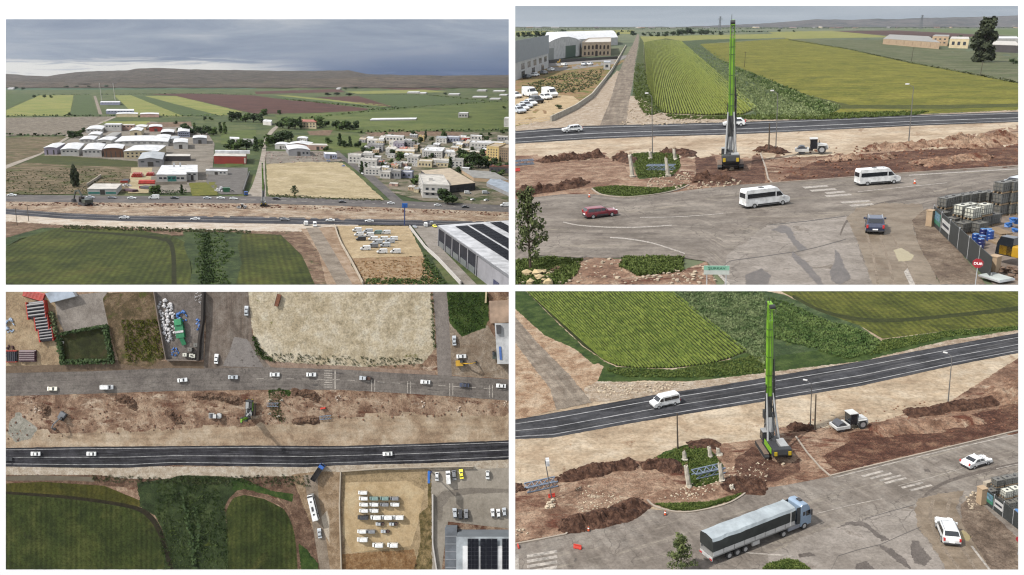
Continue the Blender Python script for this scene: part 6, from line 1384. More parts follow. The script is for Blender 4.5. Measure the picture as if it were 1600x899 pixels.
for i,(x,y,col,la) in enumerate([(824,122.5,'black','black car parked against the white hall'),(836,119.5,'white','white car next to the black one by the hall'),(850,116,'grey','grey car by the hall corner'),(861,111,'white','white car at the hall corner'),(882,103,'white','white car in the paved yard'),(913,102.5,'silver','silver car in the middle of the paved yard'),(922,102,'white','white car beside the silver one')]):
    car(TR,x,y,x + 12,y - 2,'hatch',col,la + V,'car','cars by the halls',1,None,1.45)
spawn(excavator_model('yellow'),'forklift',frame_at(TR,873,99,880,98) @ Matrix.Scale(.55,4),'small yellow loader in the paved yard' + V,'loader')
# ---- halls on the left
HW = wallm('hall_white',C(216,216,214)); HG = paint('hall_cladding_grey',C(150,158,168),.5,.1,.08,6)
b = Bld(TR,'office_hall',(805,126),(857,106),(-3,-32),25,HW,HG,'long white hall with grey upper cladding at the left edge' + V,'flat',.2,cat='hall')
o,w,nn = b.face('f'); n = b.n
b.panel('f',-.02,1.02,1.0,2.25,'upper_cladding',HG,.15); b.windows('f',5,1,v=(.45,.9),u=(.12,.98),fu=.5,fv=.8); b.windows('f',5,1,v=(1.05,1.25),u=(.1,.95),fu=.5,fv=.6); b.windows('f',3,1,v=(0,.4),fu=.3,fv=.95,name='door')
b = Bld(TR,'hall',(853,96),(908,88),(4,-22),24,HW,roofm('white',ROOFC['white']),'white hall with green doors behind the yard' + V,'arch',.3,.05,'hall'); b.panel('f',.05,.2,0,.75,'door',paint('door_grey',C(140,145,142))); b.panel('f',.52,.82,0,.8,'door',paint('door_green',C(40,80,62))); b.panel('f',.0,1,.0,.05,'plinth',M_DOOR)
b = Bld(TR,'hall',(850,79),(965,70),(8,-10),13,HW,roofm('white',ROOFC['white']),'long white roof of the rear hall' + V,'arch',.3,.03,'hall',gable='side')
sb = Bld(TR,'stone_office',(909,88.5),(954,87),(10,-12),18.5,wallm('stone',C(222,198,170)),'pale','tan stone office with two rows of arched windows' + V,'parapet',cat='building')
AW = paint('arch_window_dark',C(60,42,40),.3)
def arch(b,u,v0,v1,w,mat):
    o,wv,nn = b.face('f'); q = MB(); pts = [(-w,v0),(w,v0),(w,v1)] + [(w * math.cos(a),v1 + .09 * math.sin(a)) for a in (.5,1.05,1.57,2.1,2.64)] + [(-w,v1)]
    ps = [o + wv * (u + a) + b.n * b.h * c for a,c in pts]; N = len(ps); e = nn * .15 * b.k
    q.add([p - e * .3 for p in ps] + [p + e for p in ps],[tuple(range(N)),tuple(range(N,2 * N))[::-1]] + [(i,(i + 1) % N,N + (i + 1) % N,N + i) for i in range(N)]); q.obj('arched_window',mat,b.root)
for i in range(7):
    u = .1 + .133 * i; big = i == 3; arch(sb,u,.54,.76 if not big else .82,.03 if not big else .042,AW); arch(sb,u,.1 if not big else 0,.28 if not big else .34,.03 if not big else .04,AW)
sb.windows('r',4,2,fu=.4,fv=.5,mat=AW); sb.panel('f',0,1,.47,.5,'cornice',paint('cornice_stone',C(210,190,165)),.2)
wall_run(TR,'boundary_wall',[(861,190),(880,181),(900,171),(925,153),(943,130),(956,112),(965,96),(978,72)],.5,1.7,paint('site_wall',C(190,182,166),.9,0,.2,3),'long pale concrete wall beside the farm road' + V)
wall_run(TR,'boundary_wall',[(858,99),(900,96),(965,92)],.3,2.0,paint('dark_wall',C(70,68,66)),'low dark wall in front of the stone office' + V)
fence_run(TR,[(805,197),(830,195),(860,190),(905,168)],1.7,'thin wire fence along the van park' + V,M_RIM,4,2)
Bld(TR,'hut',(943,109),(953,109),(1,-3),10,'white','grey','small grey hut in the paved yard' + V,'flat',cat='hut').windows('f',1,1)
tree(TR,873,170,8,'bush','green bush on the sand lot' + V,'olive',1.6)
# ---- walled farm on the right
b = Bld(TR,'farm_wall',(1379,69),(1467,77),(10,-9),7.5,'tan','dull','long tan walled farm building' + V,'flat',.2,cat='farm building'); b.windows('f',6,1,fu=.1,fv=.8,mat=wallm('buttress',C(170,145,118)),name='buttress')
b = Bld(TR,'farm_house',(1455,71),(1480,72),(4,-4),13,'tan','dull','tan two storey farmhouse' + V,'flat',.4,cat='house'); b.windows('f',3,2,fu=.4,fv=.4)
b = Bld(TR,'farm_house',(1482,75),(1512,76),(3,-5),13,'cream','pale','cream low farmhouse left of the big tree' + V,'flat',.3,cat='house'); b.windows('f',3,1)
b = Bld(TR,'farm_shed',(1548,81),(1591,83),(2,-8),10,'dark','pale','open farm shed with white roof at the right edge' + V,'flat',.3,cat='shed')
b = Bld(TR,'farm_shed',(1545,68),(1591,68),(2,-4),7,'white','white','long white roof behind the farm shed' + V,'flat',.3,cat='shed')
tree(TR,1532,97,61,'euca','big dark eucalyptus at the farm' + V,'euca',.82,1); tree(TR,1584,100,8,'bush','dark bush at the right edge' + V,'dark',1.8)
for (x,y,h,la) in [(1424,96,21,'wooden pole left of the big tree'),(1532,117,19,'wooden pole below the big tree'),(1163,105,23,'wooden pole right of the rig mast'),]:
    spawn(pole_model(h / TR.s(x,y)),'utility_pole',frame_at(TR,x,y,x + 8,y - 1),la + V,'utility pole','utility poles')
def pylon(st,x,y,hpx,label):
    h = hpx / st.s(x,y); q = MB()
    for sx in (1,-1):
        for sy in (1,-1): q.bar((sx * h * .09,sy * h * .09,0),(sx * h * .02,sy * h * .02,h),h * .02)
    for i in range(6):
        z = h * i / 6; w = h * (.09 - .07 * i / 6); q.bar((-w,-w,z),(w,-w,z + h / 6),h * .012).bar((w,w,z),(-w,w,z + h / 6),h * .012)
    m = paint('pylon_steel',C(110,116,122),.6); p = [('tower',q.mesh('tower',m),None)]
    for z,w in ((.75,.2),(.87,.16),(.97,.1)): p.append(('crossarm',MB().bar((-w * h,0,z * h),(w * h,0,z * h),h * .025).mesh('crossarm',m),None))
    spawn(p,'pylon',frame_at(st,x,y,x + 5,y),label,'pylon','power pylons')
pylon(TR,1438,46,21,'steel pylon in front of the far hills' + V); pylon(TR,1124,47,20,'steel pylon behind the rig mast' + V)
k_ = 0
for i,(x,y,h) in enumerate([(810,58,7),(819,58,8),(828,58,8),(838,58,9),(847,58,8),(857,58,9),(868,58,7),(879,57,10),(955,56,6),(965,56,6),(989,55.5,8),(1006,56,5),(1017,57,5),(1028,57,6),(1040,57,8),(1051,56,7),(1060,56,9),(1067,55.5,9),(1074,54,10),(1080,54,9),(1096,55,9),(1103,54,8),(1114,54,4),(1126,55,6),(1217,50,4),(1240,50,3)]):
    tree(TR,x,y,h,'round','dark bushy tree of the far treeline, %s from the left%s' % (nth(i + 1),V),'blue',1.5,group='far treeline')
for i,(ln,la) in enumerate([([(805,46.5),(900,46),(990,45.6)],'far dark treeline left of the farm road'),([(1000,45.8),(1100,45.5),(1250,45)],'far dark treeline behind the rig'),([(1250,44.6),(1400,44.3),(1591,44)],'far treeline below the hills'),([(805,51.5),(880,51),(985,50.2)],'hedgerow across the yellow field'),([(1010,52.5),(1120,51),(1200,50)],'hedgerow behind the crop rows'),([(1420,60.5),(1500,61.5),(1591,63)],'hedgerow behind the walled farm'),([(1232,62.5),(1320,76),(1417,97.5),(1530,118.5),(1591,130)],'dark grassy edge between wheat and fallow')]):
    hedge(TR,'hedgerow',dens(ln,10,False),5 if i < 6 else 1.2,4 if i < 6 else .7,la + V,'blue' if i < 6 else 'olive',2.2 if i < 6 else 20,80 + i,2.2 if i < 6 else .4)
rtw = random.Random(3)
for i,x in enumerate(sorted(rtw.uniform(812,1585) for _ in range(26))):
    w = rtw.uniform(4,11); Bld(TR,'far_house',(x,44.0 + rtw.uniform(-.6,.8)),(x + w,44.0),(1.5,-.3),rtw.uniform(.9,1.8),rtw.choice(['white','cream','grey']),rtw.choice(['white','pale','tile']),'tiny far house on the horizon, %s from the left%s' % (nth(i + 1),V),'flat',.3,cat='house',group='far houses on the horizon')
# ---- big pine at the left edge
tree(TR,829,421,118,'pine','dark pine cut by the left edge' + V,'pine',.72,2)
# ---- storage yard
YF = .09
fm = paint('fence_charcoal',C(58,62,62),.6); 
def panel_fence(st,line,h,label,npan,lift):
    P3 = [st.P(x,y,lift) for x,y in line]; c = P3[0]; r = empty('panel_fence',Matrix.Translation(c)); tag(r,label,'fence'); ps = []
    for a,b in zip(P3,P3[1:]):
        n = st.n(*line[0]); d = b - a; sd = n.cross(d.normalized()) * .04 * st.k
        for i in range(npan):
            p,q = a + d * (i / npan) - c,a + d * ((i + .97) / npan) - c; up = n * h * st.k
            ps.append((MB().hexa([p - sd,q - sd,q + sd,p + sd,p - sd + up,q - sd + up,q + sd + up,p + sd + up]).obj('fence_panel',fm,r),p,q,n,sd))
            MB().cyl(p,p + up * 1.06,.07 * st.k,n=6).obj('fence_post',M_RIM,r)
        MB().bar(a - c + n * h * st.k * .28 + sd * 2.4,b - c + n * h * st.k * .28 + sd * 2.4,.09 * st.k).obj('fence_rail',M_RIM,r)
    return r,ps
def banner(st,r,p,q,n,z0,z1,u0,u1,col,side,name='banner',txt=None,tcol=None,tsize=.5):
    d = q - p; out = n.cross(d.normalized()) * side; e = out * .07 * st.k; a,b = p + d * u0,p + d * u1; o = MB().hexa([a + n * z0 * st.k + e * .6,b + n * z0 * st.k + e * .6,b + n * z0 * st.k + e,a + n * z0 * st.k + e,a + n * z1 * st.k + e * .6,b + n * z1 * st.k + e * .6,b + n * z1 * st.k + e,a + n * z1 * st.k + e]).obj(name,col,r)
    if txt: letters(txt,r,a + n * (z0 + (z1 - z0) * .25) * st.k + e * 1.1,(b - a).normalized(),n,tsize * st.k,tcol,(b - a).length)
    return o
def letters(txt,parent,org,ex,ey,size,mat,width=None):
    cu = bpy.data.curves.new('lettering','FONT'); cu.body = txt; cu.size = size; cu.extrude = size * .02; ob = bpy.data.objects.new('tmp',cu); COL.objects.link(ob)
    dg = bpy.context.evaluated_depsgraph_get(); me = bpy.data.meshes.new_from_object(ob.evaluated_get(dg)); bpy.data.objects.remove(ob)
    me.materials.clear(); me.materials.append(mat); xs = [v.co.x for v in me.vertices]; sx = (width * .9 / (max(xs) - min(xs))) if width else 1
    ez = ex.cross(ey); M = Matrix((ex * sx,ey,ez)).transposed().to_4x4(); M.translation = org + (ex * width * .05 if width else Vector()); me.transform(M); return link('lettering',me,parent)
r,ps = panel_fence(TR,[(1457,352),(1546,440)],2.3,'dark panel fence of the storage yard with banners' + V,6,YF)
BW = paint('banner_white',C(210,210,208),.5); BG = paint('banner_green',C(70,135,110),.5); BT = paint('print_dark',C(60,62,70),.6); BB = paint('banner_picture',C(110,150,170),.5,0,.5,.4)
sd_ = 1 if ps[0][4].dot(TR.P(1440,400) - TR.P(1500,400)) > 0 else -1
banner(TR,r,*ps[0][1:3],ps[0][3],.5,1.9,.05,.95,BG,sd_); banner(TR,r,*ps[0][1:3],ps[0][3],1.0,1.9,.06,.9,BB,sd_ * 1.3,'banner_print')
banner(TR,r,*ps[1][1:3],ps[1][3],.7,1.8,.15,1.1,BW,sd_ * 1.1); banner(TR,r,*ps[1][1:3],ps[1][3],1.1,1.4,.25,1.0,BT,sd_ * 1.5,'banner_print')
r2,_ = panel_fence(TR,[(1457,352),(1470,331),(1591,314)],1.6,'low rear fence of the storage yard' + V,5,YF)
GP = paint('gate_pillar_tan',C(190,165,135),.9)
for x,y,la in ((1453,354,'tan gate pillar at the far corner of the yard'),(1552,431,'tan gate pillar at the near corner of the yard')):
    spawn([('shaft',MB().box(-.5,.5,-.5,.5,0,2.5).mesh('shaft',GP,bevel=.03),None),('cap',MB().box(-.56,.56,-.56,.56,2.5,2.62).mesh('cap',GP),None)],'gate_pillar',frame_at(TR,x,y,x + 10,y - 3,YF,TR.k * .75),la + V,'pillar','gate pillars')
tank = 0
for (x,y,lv,dirty) in [(1475,344,2,True),(1486,341,2,True),(1500,339,2,True),(1513,337,2,True),(1527,335,2,True),(1541,334,2,True),(1560,338,3,True),(1577,336,3,True),(1588,335,3,True),(1470,349,1,True),(1490,358,1,True),(1503,366,1,True),(1517,362,2,False),(1500,357,2,False),(1512,355,2,False),(1534,356,2,False),(1549,352,1,True),(1528,366,1,True)]:
    for l in range(lv):
        tank += 1; d_ = dirty or l < lv - 1
        M = frame_at(TR,x,y,x + 10,y - 2,YF,TR.k * 1.25) @ Matrix.Translation((0,0,1.16 * l))
        spawn(ibc_model(True,d_),'caged_tank',M,'%s caged plastic tank, %s tier, %s in the yard%s' % ('grey' if d_ else 'white',nth(l + 1),nth(tank),V),'tank','caged tanks in the yard')
for i,(x,y,c) in enumerate([(1523,382,'blue'),(1533,385,'navy'),(1535,374,'navy'),(1543,374,'blue'),(1546,377,'blue'),(1531,390,'navy')]):
    spawn(barrel_model(c),'barrel',frame_at(TR,x,y,x + 5,y,YF,TR.k * 1.25),'%s plastic barrel in the yard, %s from the left%s' % (c if c == 'blue' else 'dark blue',nth(sorted([1523,1533,1535,1543,1546,1531]).index(x) + 1),V),'barrel','blue barrels')
for i,(x,y,la) in enumerate([(1560,380,'pallet lying nearest the barrels'),(1578,374,'pallet lying behind'),(1566,366,'pallet leaning by the tanks'),(1556,362,'pallet at the foot of the tanks')]): spawn(pallet_model(),'pallet',frame_at(TR,x,y,x + 12,y + 5,YF,TR.k * 1.4),'wooden ' + la + ' in the yard' + V,'pallet','pallets')
heap(TR,'tarp_heap',1588,359,3,3,2,paint('tarp_blue',C(45,80,165),.05),'blue tarpaulin heap at the right edge' + V,seed=4)
spawn(excavator_model('yellow')[2:4],'loader',frame_at(TR,1588,414,1570,410,YF),'yellow and black machine at the right edge' + V,'machine')
heap(TR,'scrap_heap',1575,432,4,3,1.2,paint('scrap_brown',C(120,98,82),.9,0,.4,.05),'brown scrap heap at the lower right' + V,seed=8)
spawn([('frame',MB().box(-1.2,1.2,-.9,.9,.25,.4).mesh('frame',M_RIM),None),('sheet',MB().box(-1.1,1.1,-.8,.8,.4,.46).mesh('sheet',paint('pale_sheet',C(200,208,205),.4)),None)],'sheet_stack',frame_at(TR,1556,440,1575,446,YF),'pale sheet lying by the near gate pillar' + V,'sheet')
# stop sign and roadside board
q = MB(); N = 8; pts = [(0,.42 * math.cos(R(22.5 + 45 * i)),2.2 + .42 * math.sin(R(22.5 + 45 * i))) for i in range(8)]
q.add([(-.02,y,z) for _,y,z in pts] + [(.02,y,z) for _,y,z in pts],[tuple(range(8))[::-1],tuple(range(8,16))] + [(i,(i + 1) % 8,8 + (i + 1) % 8,8 + i) for i in range(8)])
sp_ = spawn([('post',MB().cyl((-.05,0,0),(-.05,0,2.5),.035,n=8).mesh('post',M_RIM),None),('sign_plate',q.mesh('sign_plate',paint('stop_red',C(170,40,52),.4)),None)],'stop_sign',frame_at(TR,1523,452,1510,520,YF,TR.k * 1.1),'red octagonal stop sign by the yard fence' + V,'sign')
letters('DUR',sp_,Vector((.03,-.34,2.08)),Vector((0,1,0)),Vector((0,0,1)),.3,paint('print_white',(.75,.75,.75,1)),.7)
sp_ = spawn([('post',MB().cyl((-.06,-.9,0),(-.06,-.9,2.2),.05,n=8).cyl((-.06,.9,0),(-.06,.9,2.2),.05,n=8).mesh('post',M_RIM),None),('board',MB().box(-.02,.02,-1.2,1.2,1.3,2.2).mesh('board',paint('board_white',C(205,212,205))),None),('green_strip',MB().box(.021,.03,-1.2,1.2,1.75,2.2).mesh('green_strip',paint('board_green',C(150,205,180))),None)],'road_sign',frame_at(TR,1119,458,1119,520,.6),'white and green roadside board at the lower edge' + V,'sign')
letters('ŞURKAV',sp_,Vector((.04,-.9,1.82)),Vector((0,1,0)),Vector((0,0,1)),.34,paint('print_dark_green',C(30,95,70)),1.8)
# ================================================================== BOTTOM LEFT: the same works seen from straight above
CUR[0] = BL
V = ', bottom left view'
def zA(x,y): return (x / 4.085,450 + y / 4.085)
def zB(x,y): return (260 + x / 4.085,450 + y / 4.085)
def zC(x,y): return (530 + x / 4.085,450 + y / 4.085)
def zD(x,y): return (x / 3.926,670 + y / 3.926)
def zE(x,y): return (260 + x / 3.926,670 + y / 3.926)
def zF(x,y): return (530 + x / 3.926,670 + y / 3.926)
def zP(f,*pts): return [f(*p) for p in pts]
g_ = lambda nm,cols,size,**kw: gmat(nm,BL,cols,size,**kw)
b_dirt = g_('earthworks',[C(132,104,86),C(166,138,116),C(194,170,146)],7,patches=[(C(112,76,60),(5,16),.55,.62),(C(206,186,164),(4,12),.56,.64)],fine=.32)
b_sand = g_('graded_sand',[C(168,144,120),C(192,170,144),C(210,192,168)],9,streak=(2.2,26,.16),patches=[(C(206,188,162),(5,30),.6,.7)],fine=.2)
b_yard = g_('yard_tan',[C(156,134,108),C(180,158,128),C(196,176,146)],8,patches=[(C(128,108,84),4,.62,.7)],fine=.25)
b_lot = g_('dry_sand_lot',[C(184,170,142),C(206,193,166),C(218,208,186)],8,patches=[(C(120,116,64),7,.62,.7),(C(150,130,96),3,.66,.72),(C(216,208,186),4,.58,.66)],fine=.28,fsize=.8)
b_park = g_('van_park_sand',[C(184,160,122),C(200,176,138),C(208,188,152)],10,fine=.15)
b_wheat = g_('dark_wheat',[C(54,66,30),C(68,80,36),C(86,94,46)],12,stripes=(2.3,.5,.5),fine=.35,patches=[(C(96,98,50),22,.56,.68),(C(58,66,34),9,.58,.66)])
b_wheat2 = g_('pale_wheat',[C(70,72,28),C(88,86,34),C(100,96,42)],14,stripes=(2.3,.35,.5),fine=.3)  # paler, yellower wheat than the main fields
b_weed = g_('ditch_green',[C(48,62,34),C(66,82,48),C(86,100,60)],7,patches=[(C(96,104,44),8,.62,.7),(C(40,50,30),5,.58,.64)],fine=.4)
b_grass = g_('lush_grass',[C(44,66,26),C(64,88,38),C(84,102,50)],5,fine=.35)
b_red = g_('red_verge_soil',[C(100,76,62),C(126,100,82),C(152,126,106)],4,fine=.4)
b_white = g_('white_gravel',[C(184,168,148),C(204,190,170),C(220,210,194)],3,fine=.3)
b_track = g_('track_dust',[C(136,122,106),C(152,138,122),C(166,152,136)],6,fine=.2)
b_old = g_('old_asphalt_top',[C(122,115,110),C(136,129,123),C(148,141,134)],10,streak=(30,.1,.16),patches=[(C(100,96,94),(12,.12),.58,.66),(C(152,144,136),(20,.1),.58,.68)],fine=.2,bump=0,cracks=(4,.03,C(92,86,82)))
b_new = g_('new_asphalt_top',[C(50,50,54),C(62,62,68),C(78,78,84)],8,streak=(30,.09,.3),patches=[(C(40,40,44),(14,.15),.58,.64),(C(112,112,116),(22,.14),.5,.68)],fine=.25,bump=0)
b_conc = g_('concrete_pad',[C(140,132,124),C(154,146,138),C(166,158,150)],7,patches=[(C(120,112,104),3,.64,.7)],fine=.2)
b_yconc = g_('pale_yard',[C(150,142,130),C(166,158,146),C(176,168,156)],14,fine=.12)
b_waste = g_('scrub_ground',[C(92,82,58),C(120,102,78),C(146,126,102)],5,patches=[(C(92,98,46),8,.54,.62),(C(76,58,48),7,.6,.66)],fine=.35)
b_grey = g_('scrap_yard_floor',[C(118,110,104),C(134,126,120),C(148,140,134)],5,fine=.3)
def S(name,poly,mat,layer,rough=.8,la=None,**kw): return sheet(BL,name,poly,mat,layer,rough,label=(la + V) if la else None,ragged={'sand_lot': 1.2,'bare_earth': 1.6,'verge': 1.4,'grass': 1.4,'weed_strip': 1.4,'gravel_heap': 1.5,'dry_weeds': 1.2,'weeds': 1.2,'apron': 1.2,'van_park': .8 if rough > .5 else 0,'waste_ground': .8}.get(name,0),step=kw.pop('step',14),**kw)
S('ground',[(9,456),(795,456),(795,890),(9,890)],b_dirt,0,0,'dug brown earth under everything',drop=.03,step=30)
S('yard',[(9,456),(84,456),(100,520),(96,570),(9,572)],b_yard,1,.5,'sandy pipe yard in the corner')
S('verge',[(9,566),(100,566),(185,563),(330,566),(330,582),(9,588)],g_('dusty_verge',[C(112,96,80),C(134,116,98)],4),.8,.5,'dusty verge above the old road')
S('concrete_pad',zP(zA,(345,60),(690,22),(655,70),(690,232),(415,290),(370,200)),b_conc,3,.2,'pale concrete pad with the pipe yard beside it')
S('lawn',zP(zA,(395,300),(690,240),(735,468),(400,480)),g_('lawn',[C(50,54,30),C(66,72,40),C(80,76,50)],6,fine=.3),4,.3,'dark walled lawn inside the hedge')
S('waste_ground',[(160,458),(243,456),(256,500),(258,560),(230,575),(186,568),(170,510),(160,470)],b_waste,2,.6,'scrubby brown plot left of the scrap yard')
S('yard',[(243,456),(320,456),(318,562),(262,565),(254,520)],b_grey,3,.4,'grey scrap yard floor')
S('sand_lot',[(386,456),(672,456),(678,500),(680,545),(660,568),(560,574),(425,566),(400,545),(392,500)],b_lot,3,1,'large dry sand lot at the top')
S('verge',[(400,560),(440,566),(680,580),(680,588),(530,580),(420,574)],g_('pink_pavement',[C(150,128,112),C(172,150,134)],5),3.5,.5,'pinkish pavement strip below the sand lot')
S('grass',[(698,456),(762,456),(764,500),(758,512),(722,526),(702,505)],b_grass,3,.8,'green weedy plot beside the side street')
S('yard',[(700,500),(722,526),(762,508),(795,566),(795,592),(706,586)],g_('rubble_yard',[C(140,122,104),C(160,144,126),C(178,164,148)],5,fine=.3),2.6,.8,'dusty rubble yard by the white roofed house')
S('road',[(320,456),(388,456),(394,520),(402,552),(425,575),(425,582),(330,586),(318,574),(322,520)],g_('side_road_dust',[C(118,106,96),C(134,122,112),C(150,140,130)],6,streak=(1.6,30,.2)),5,.5,'dusty side road running up from the junction',along=((355,580),(355,460)))
S('apron',[(348,572),(360,545),(366,526),(386,530),(400,552),(412,574)],g_('apron',[C(140,134,130),C(152,146,142)],4,patches=[(C(104,98,94),3,.58,.62)]),6,.6,'pale cracked concrete at the junction')
ribbon(BL,'road',[(676,456),(680,500),(684,586)],[(698,456),(702,505),(706,588)],g_('side_street',[C(138,130,124),C(152,144,138)],6),5,3,label='grey side street right of the sand lot' + V)
UO = [(9,583),(150,580),(269,575),(330,576),(420,574),(530,577),(620,583),(700,587),(795,593)]; LO = [(9,619),(150,615),(269,611),(420,609),(530,609),(620,614),(700,619),(795,626)]
ro = ribbon(BL,'road',UO,LO,b_old,8,5,rough=.5,label='grey old highway seen from above' + V)
for fr in (.5,): marking(BL,ro,UO,LO,fr,.025,LINEW,9,.5,1.0,dash=(.03,.017))
for k_ in range(8): x = zB(1008,0)[0]; patch(BL,'crosswalk_stripe',[(x,578.8 + k_ * 3.6),(x + 12.5,579 + k_ * 3.6),(x + 12.5,580.4 + k_ * 3.6),(x,580.2 + k_ * 3.6)],LINEW,9,ro)
patch(BL,'stop_line',[(522.6,579),(524.6,579),(524.6,608),(522.6,608)],LINEW,9,ro)
for x0 in (580,585,636,641,702,707,764,769): patch(BL,'lane_marking',[(x0,593 + (x0 - 580) * .045),(x0 + 1.2,593 + (x0 - 580) * .045),(x0 + 1.2,612 + (x0 - 580) * .05),(x0,612 + (x0 - 580) * .05)],LINEW,9,ro)
UN,LN = [(9,700),(120,698),(270,697),(400,696),(530,697),(660,693),(795,688)],[(9,729),(120,731),(199,731),(270,727),(400,729),(479,730),(530,727),(660,724),(795,718)]
S('bare_earth',[(9,618),(269,611),(530,609),(795,626),(795,652),(700,648),(560,652),(450,662),(380,668),(200,676),(9,680)],b_dirt,2,.6,'dug red brown earth between the highways',relief=.3,rsize=3)
S('bare_earth',[(9,672),(200,668),(380,662),(450,656),(560,646),(700,642),(795,646),(795,690),(530,699),(270,699),(9,702)],b_sand,3,1,'levelled sand above the new highway',along=((100,680),(500,680)))
S('gravel_heap',zP(zA,(60,860),(90,800),(175,780),(230,820),(240,900),(200,960),(100,985),(50,930)),g_('grey_gravel',[C(150,148,136),C(172,168,156),C(188,184,172)],4,fine=.3),5,1,'pale grey gravel spread at the left edge',relief=.6,rsize=2)
S('verge',[(9,728),(199,729),(479,729),(530,726),(795,718),(795,733),(530,737),(500,745),(420,744),(360,748),(200,748),(150,742),(9,742)],b_white,3,.8,'white gravel verge below the new highway')
S('verge',[(9,738),(150,741),(200,748),(360,748),(480,742),(500,760),(490,800),(520,890),(470,890),(455,800),(430,772),(358,772),(215,762),(9,752)],b_red,2.5,1,'red scrubby verge round the wheat')
rn = ribbon(BL,'road',UN,LN,b_new,10,5,rough=.6,label='fresh black highway seen from above' + V)
for fr in (.1,.5,.85): marking(BL,rn,UN,LN,fr,.024,LINE,11)
S('puddle',zP(zD,(37,292),(200,284),(560,295),(580,325),(430,318),(37,318)),g_('muddy_water',[C(104,96,82),C(116,108,94)],5,fine=.05,bump=0,rough=.15),4,.4,'long muddy puddle beside the new highway')
S('field',zP(zD,(37,335),(270,325),(640,350),(860,440),(860,480),(560,430),(37,385)),b_wheat2,4,.4,'lighter wheat strip above the tractor track',along=((100,880),(100,780)))
S('field',[(9,770),(110,777),(200,790),(235,806),(250,835),(268,890),(9,890)],b_wheat,4,.5,'dark wheat field with upright rows at the left',along=((100,880),(100,780)))
ribbon(BL,'track',spline([(9,768),(110,775),(205,789),(238,805),(258,840),(272,892)]),spline([(9,772),(110,780),(200,794),(231,810),(250,842),(264,892)]),g_('tram',[C(40,36,26),C(58,52,38)],2),6,1,label='dark tractor track round the left wheat' + V)
S('weed_strip',zP(zE,(-180,330),(0,310),(90,285),(300,290),(420,300),(520,330),(420,390),(360,470),(370,600),(385,870),(-10,870),(-20,640),(-60,540),(-160,480)),b_weed,4.5,1,'overgrown green ditch between the wheat fields')
S('field',zP(zE,(365,480),(400,425),(480,405),(600,430),(730,495),(790,620),(810,870),(380,870)),b_wheat,5,.6,'dark wheat field with rounded top',along=((400,880),(400,790)))
ribbon(BL,'track',spline(zP(zE,(350,500),(400,410),(500,388),(640,420),(740,490),(800,640),(820,870))),spline(zP(zE,(365,510),(412,425),(500,405),(630,440),(725,500),(785,640),(806,870))),b_red,7,1,label='brown track round the rounded wheat field' + V)
S('grass',zP(zE,(810,700),(860,740),(925,820),(935,870),(825,870)),b_grass,6,.6,'green corner beside the farm track')
S('grass',zP(zE,(400,310),(460,300),(640,380),(780,400),(770,450),(640,410),(480,370),(400,380)),b_grass,6,1,'green bank above the rounded wheat field')
S('bare_earth',[(455,742),(500,736),(536,738),(534,780),(540,890),(514,890),(478,800)],g_('track_side',[C(150,126,100),C(172,148,120),C(190,168,142)],4,fine=.3),5.5,.8,'tan ground on both sides of the farm track')
ribbon(BL,'road',[(474,742),(480,775),(490,830),(500,892)],[(496,742),(498,780),(508,830),(516,892)],b_track,7,3,label='pale farm track with the coach' + V)
S('concrete_strip',zP(zE,(950,540),(985,500),(1000,560),(1000,700),(975,650)),g_('fresh_concrete',[C(196,182,162),C(208,196,178)],4),7.5,.6,'pale patch beside the farm track')
S('van_park',[(534,736),(670,733),(671,890),(534,890)],g_('park_ground',[C(160,140,108),C(182,160,126),C(196,174,140)],8,patches=[(C(116,112,62),6,.66,.72)],fine=.25),5,.4,'fenced sandy lot with the parked vans')
S('van_park',zP(zF,(40,330),(420,320),(520,380),(490,560),(440,720),(80,760),(20,640)),b_park,6,1,'clean sand under the parked vans')
S('dry_weeds',zP(zF,(15,770),(200,755),(460,740),(480,870),(15,870)),g_('dry_brush',[C(140,104,68),C(164,128,90),C(184,152,114)],2.4,fine=.4),7,1.2,'brown dry brush at the bottom of the van lot')
S('weeds',zP(zF,(545,250),(565,250),(570,870),(455,870),(500,700),(490,520),(545,480)),g_('fence_weeds',[C(96,88,52),C(132,116,78),C(170,148,108)],3,fine=.35),7,.8,'weeds along the right side of the van lot')
S('yard',[(672,735),(795,731),(795,826),(700,815),(690,890),(674,890)],b_yconc,6,.2,'pale concrete yard with parked cars')
S('tyre_mark',zP(zF,(590,430),(640,380),(800,360),(1040,370),(1040,390),(800,400),(680,420),(640,480),(630,560),(600,560)),g_('tyre_film',[C(136,128,118),C(148,140,130)],4),7,1.2,'darker tyre worn arc on the concrete yard')
# vegetation and loose matter
tufts(BL,'weeds',zP(zE,(-60,330),(90,290),(300,295),(360,470),(385,870),(-10,870),(-60,540)),900,.8,leafm('ditch_top',C(52,70,38),C(92,108,62),5),'green weeds in the ditch seen from above' + V,2,blades=5)
for i,ln in enumerate(([(285,765),(293,800),(300,840),(306,890)],[(305,790),(311,825),(308,860)])): hedge(BL,'reed_bed',ln,2.2,1.6,('long' if i == 0 else 'short') + ' dark reed line down the ditch' + V,'dark',40,i)
tufts(BL,'scrub',[(425,552),(660,560),(664,574),(430,567)],150,.7,LEAF['olive'],'scrub along the front of the sand lot' + V,3); tufts(BL,'scrub',[(395,520),(408,545),(430,565),(402,556)],60,1.1,LEAF['mid'],'green scrub at the corner of the sand lot' + V,4)
tufts(BL,'scrub',[(672,456),(677,456),(681,545),(676,545)],50,.7,LEAF['mid'],'green strip between sand lot and side street' + V,5); tufts(BL,'scrub',[(190,500),(250,500),(256,560),(200,565)],300,.9,leafm('scrub_yellow',C(84,92,34),C(128,128,62),3),'yellow green scrub beside the scrap yard' + V,6)
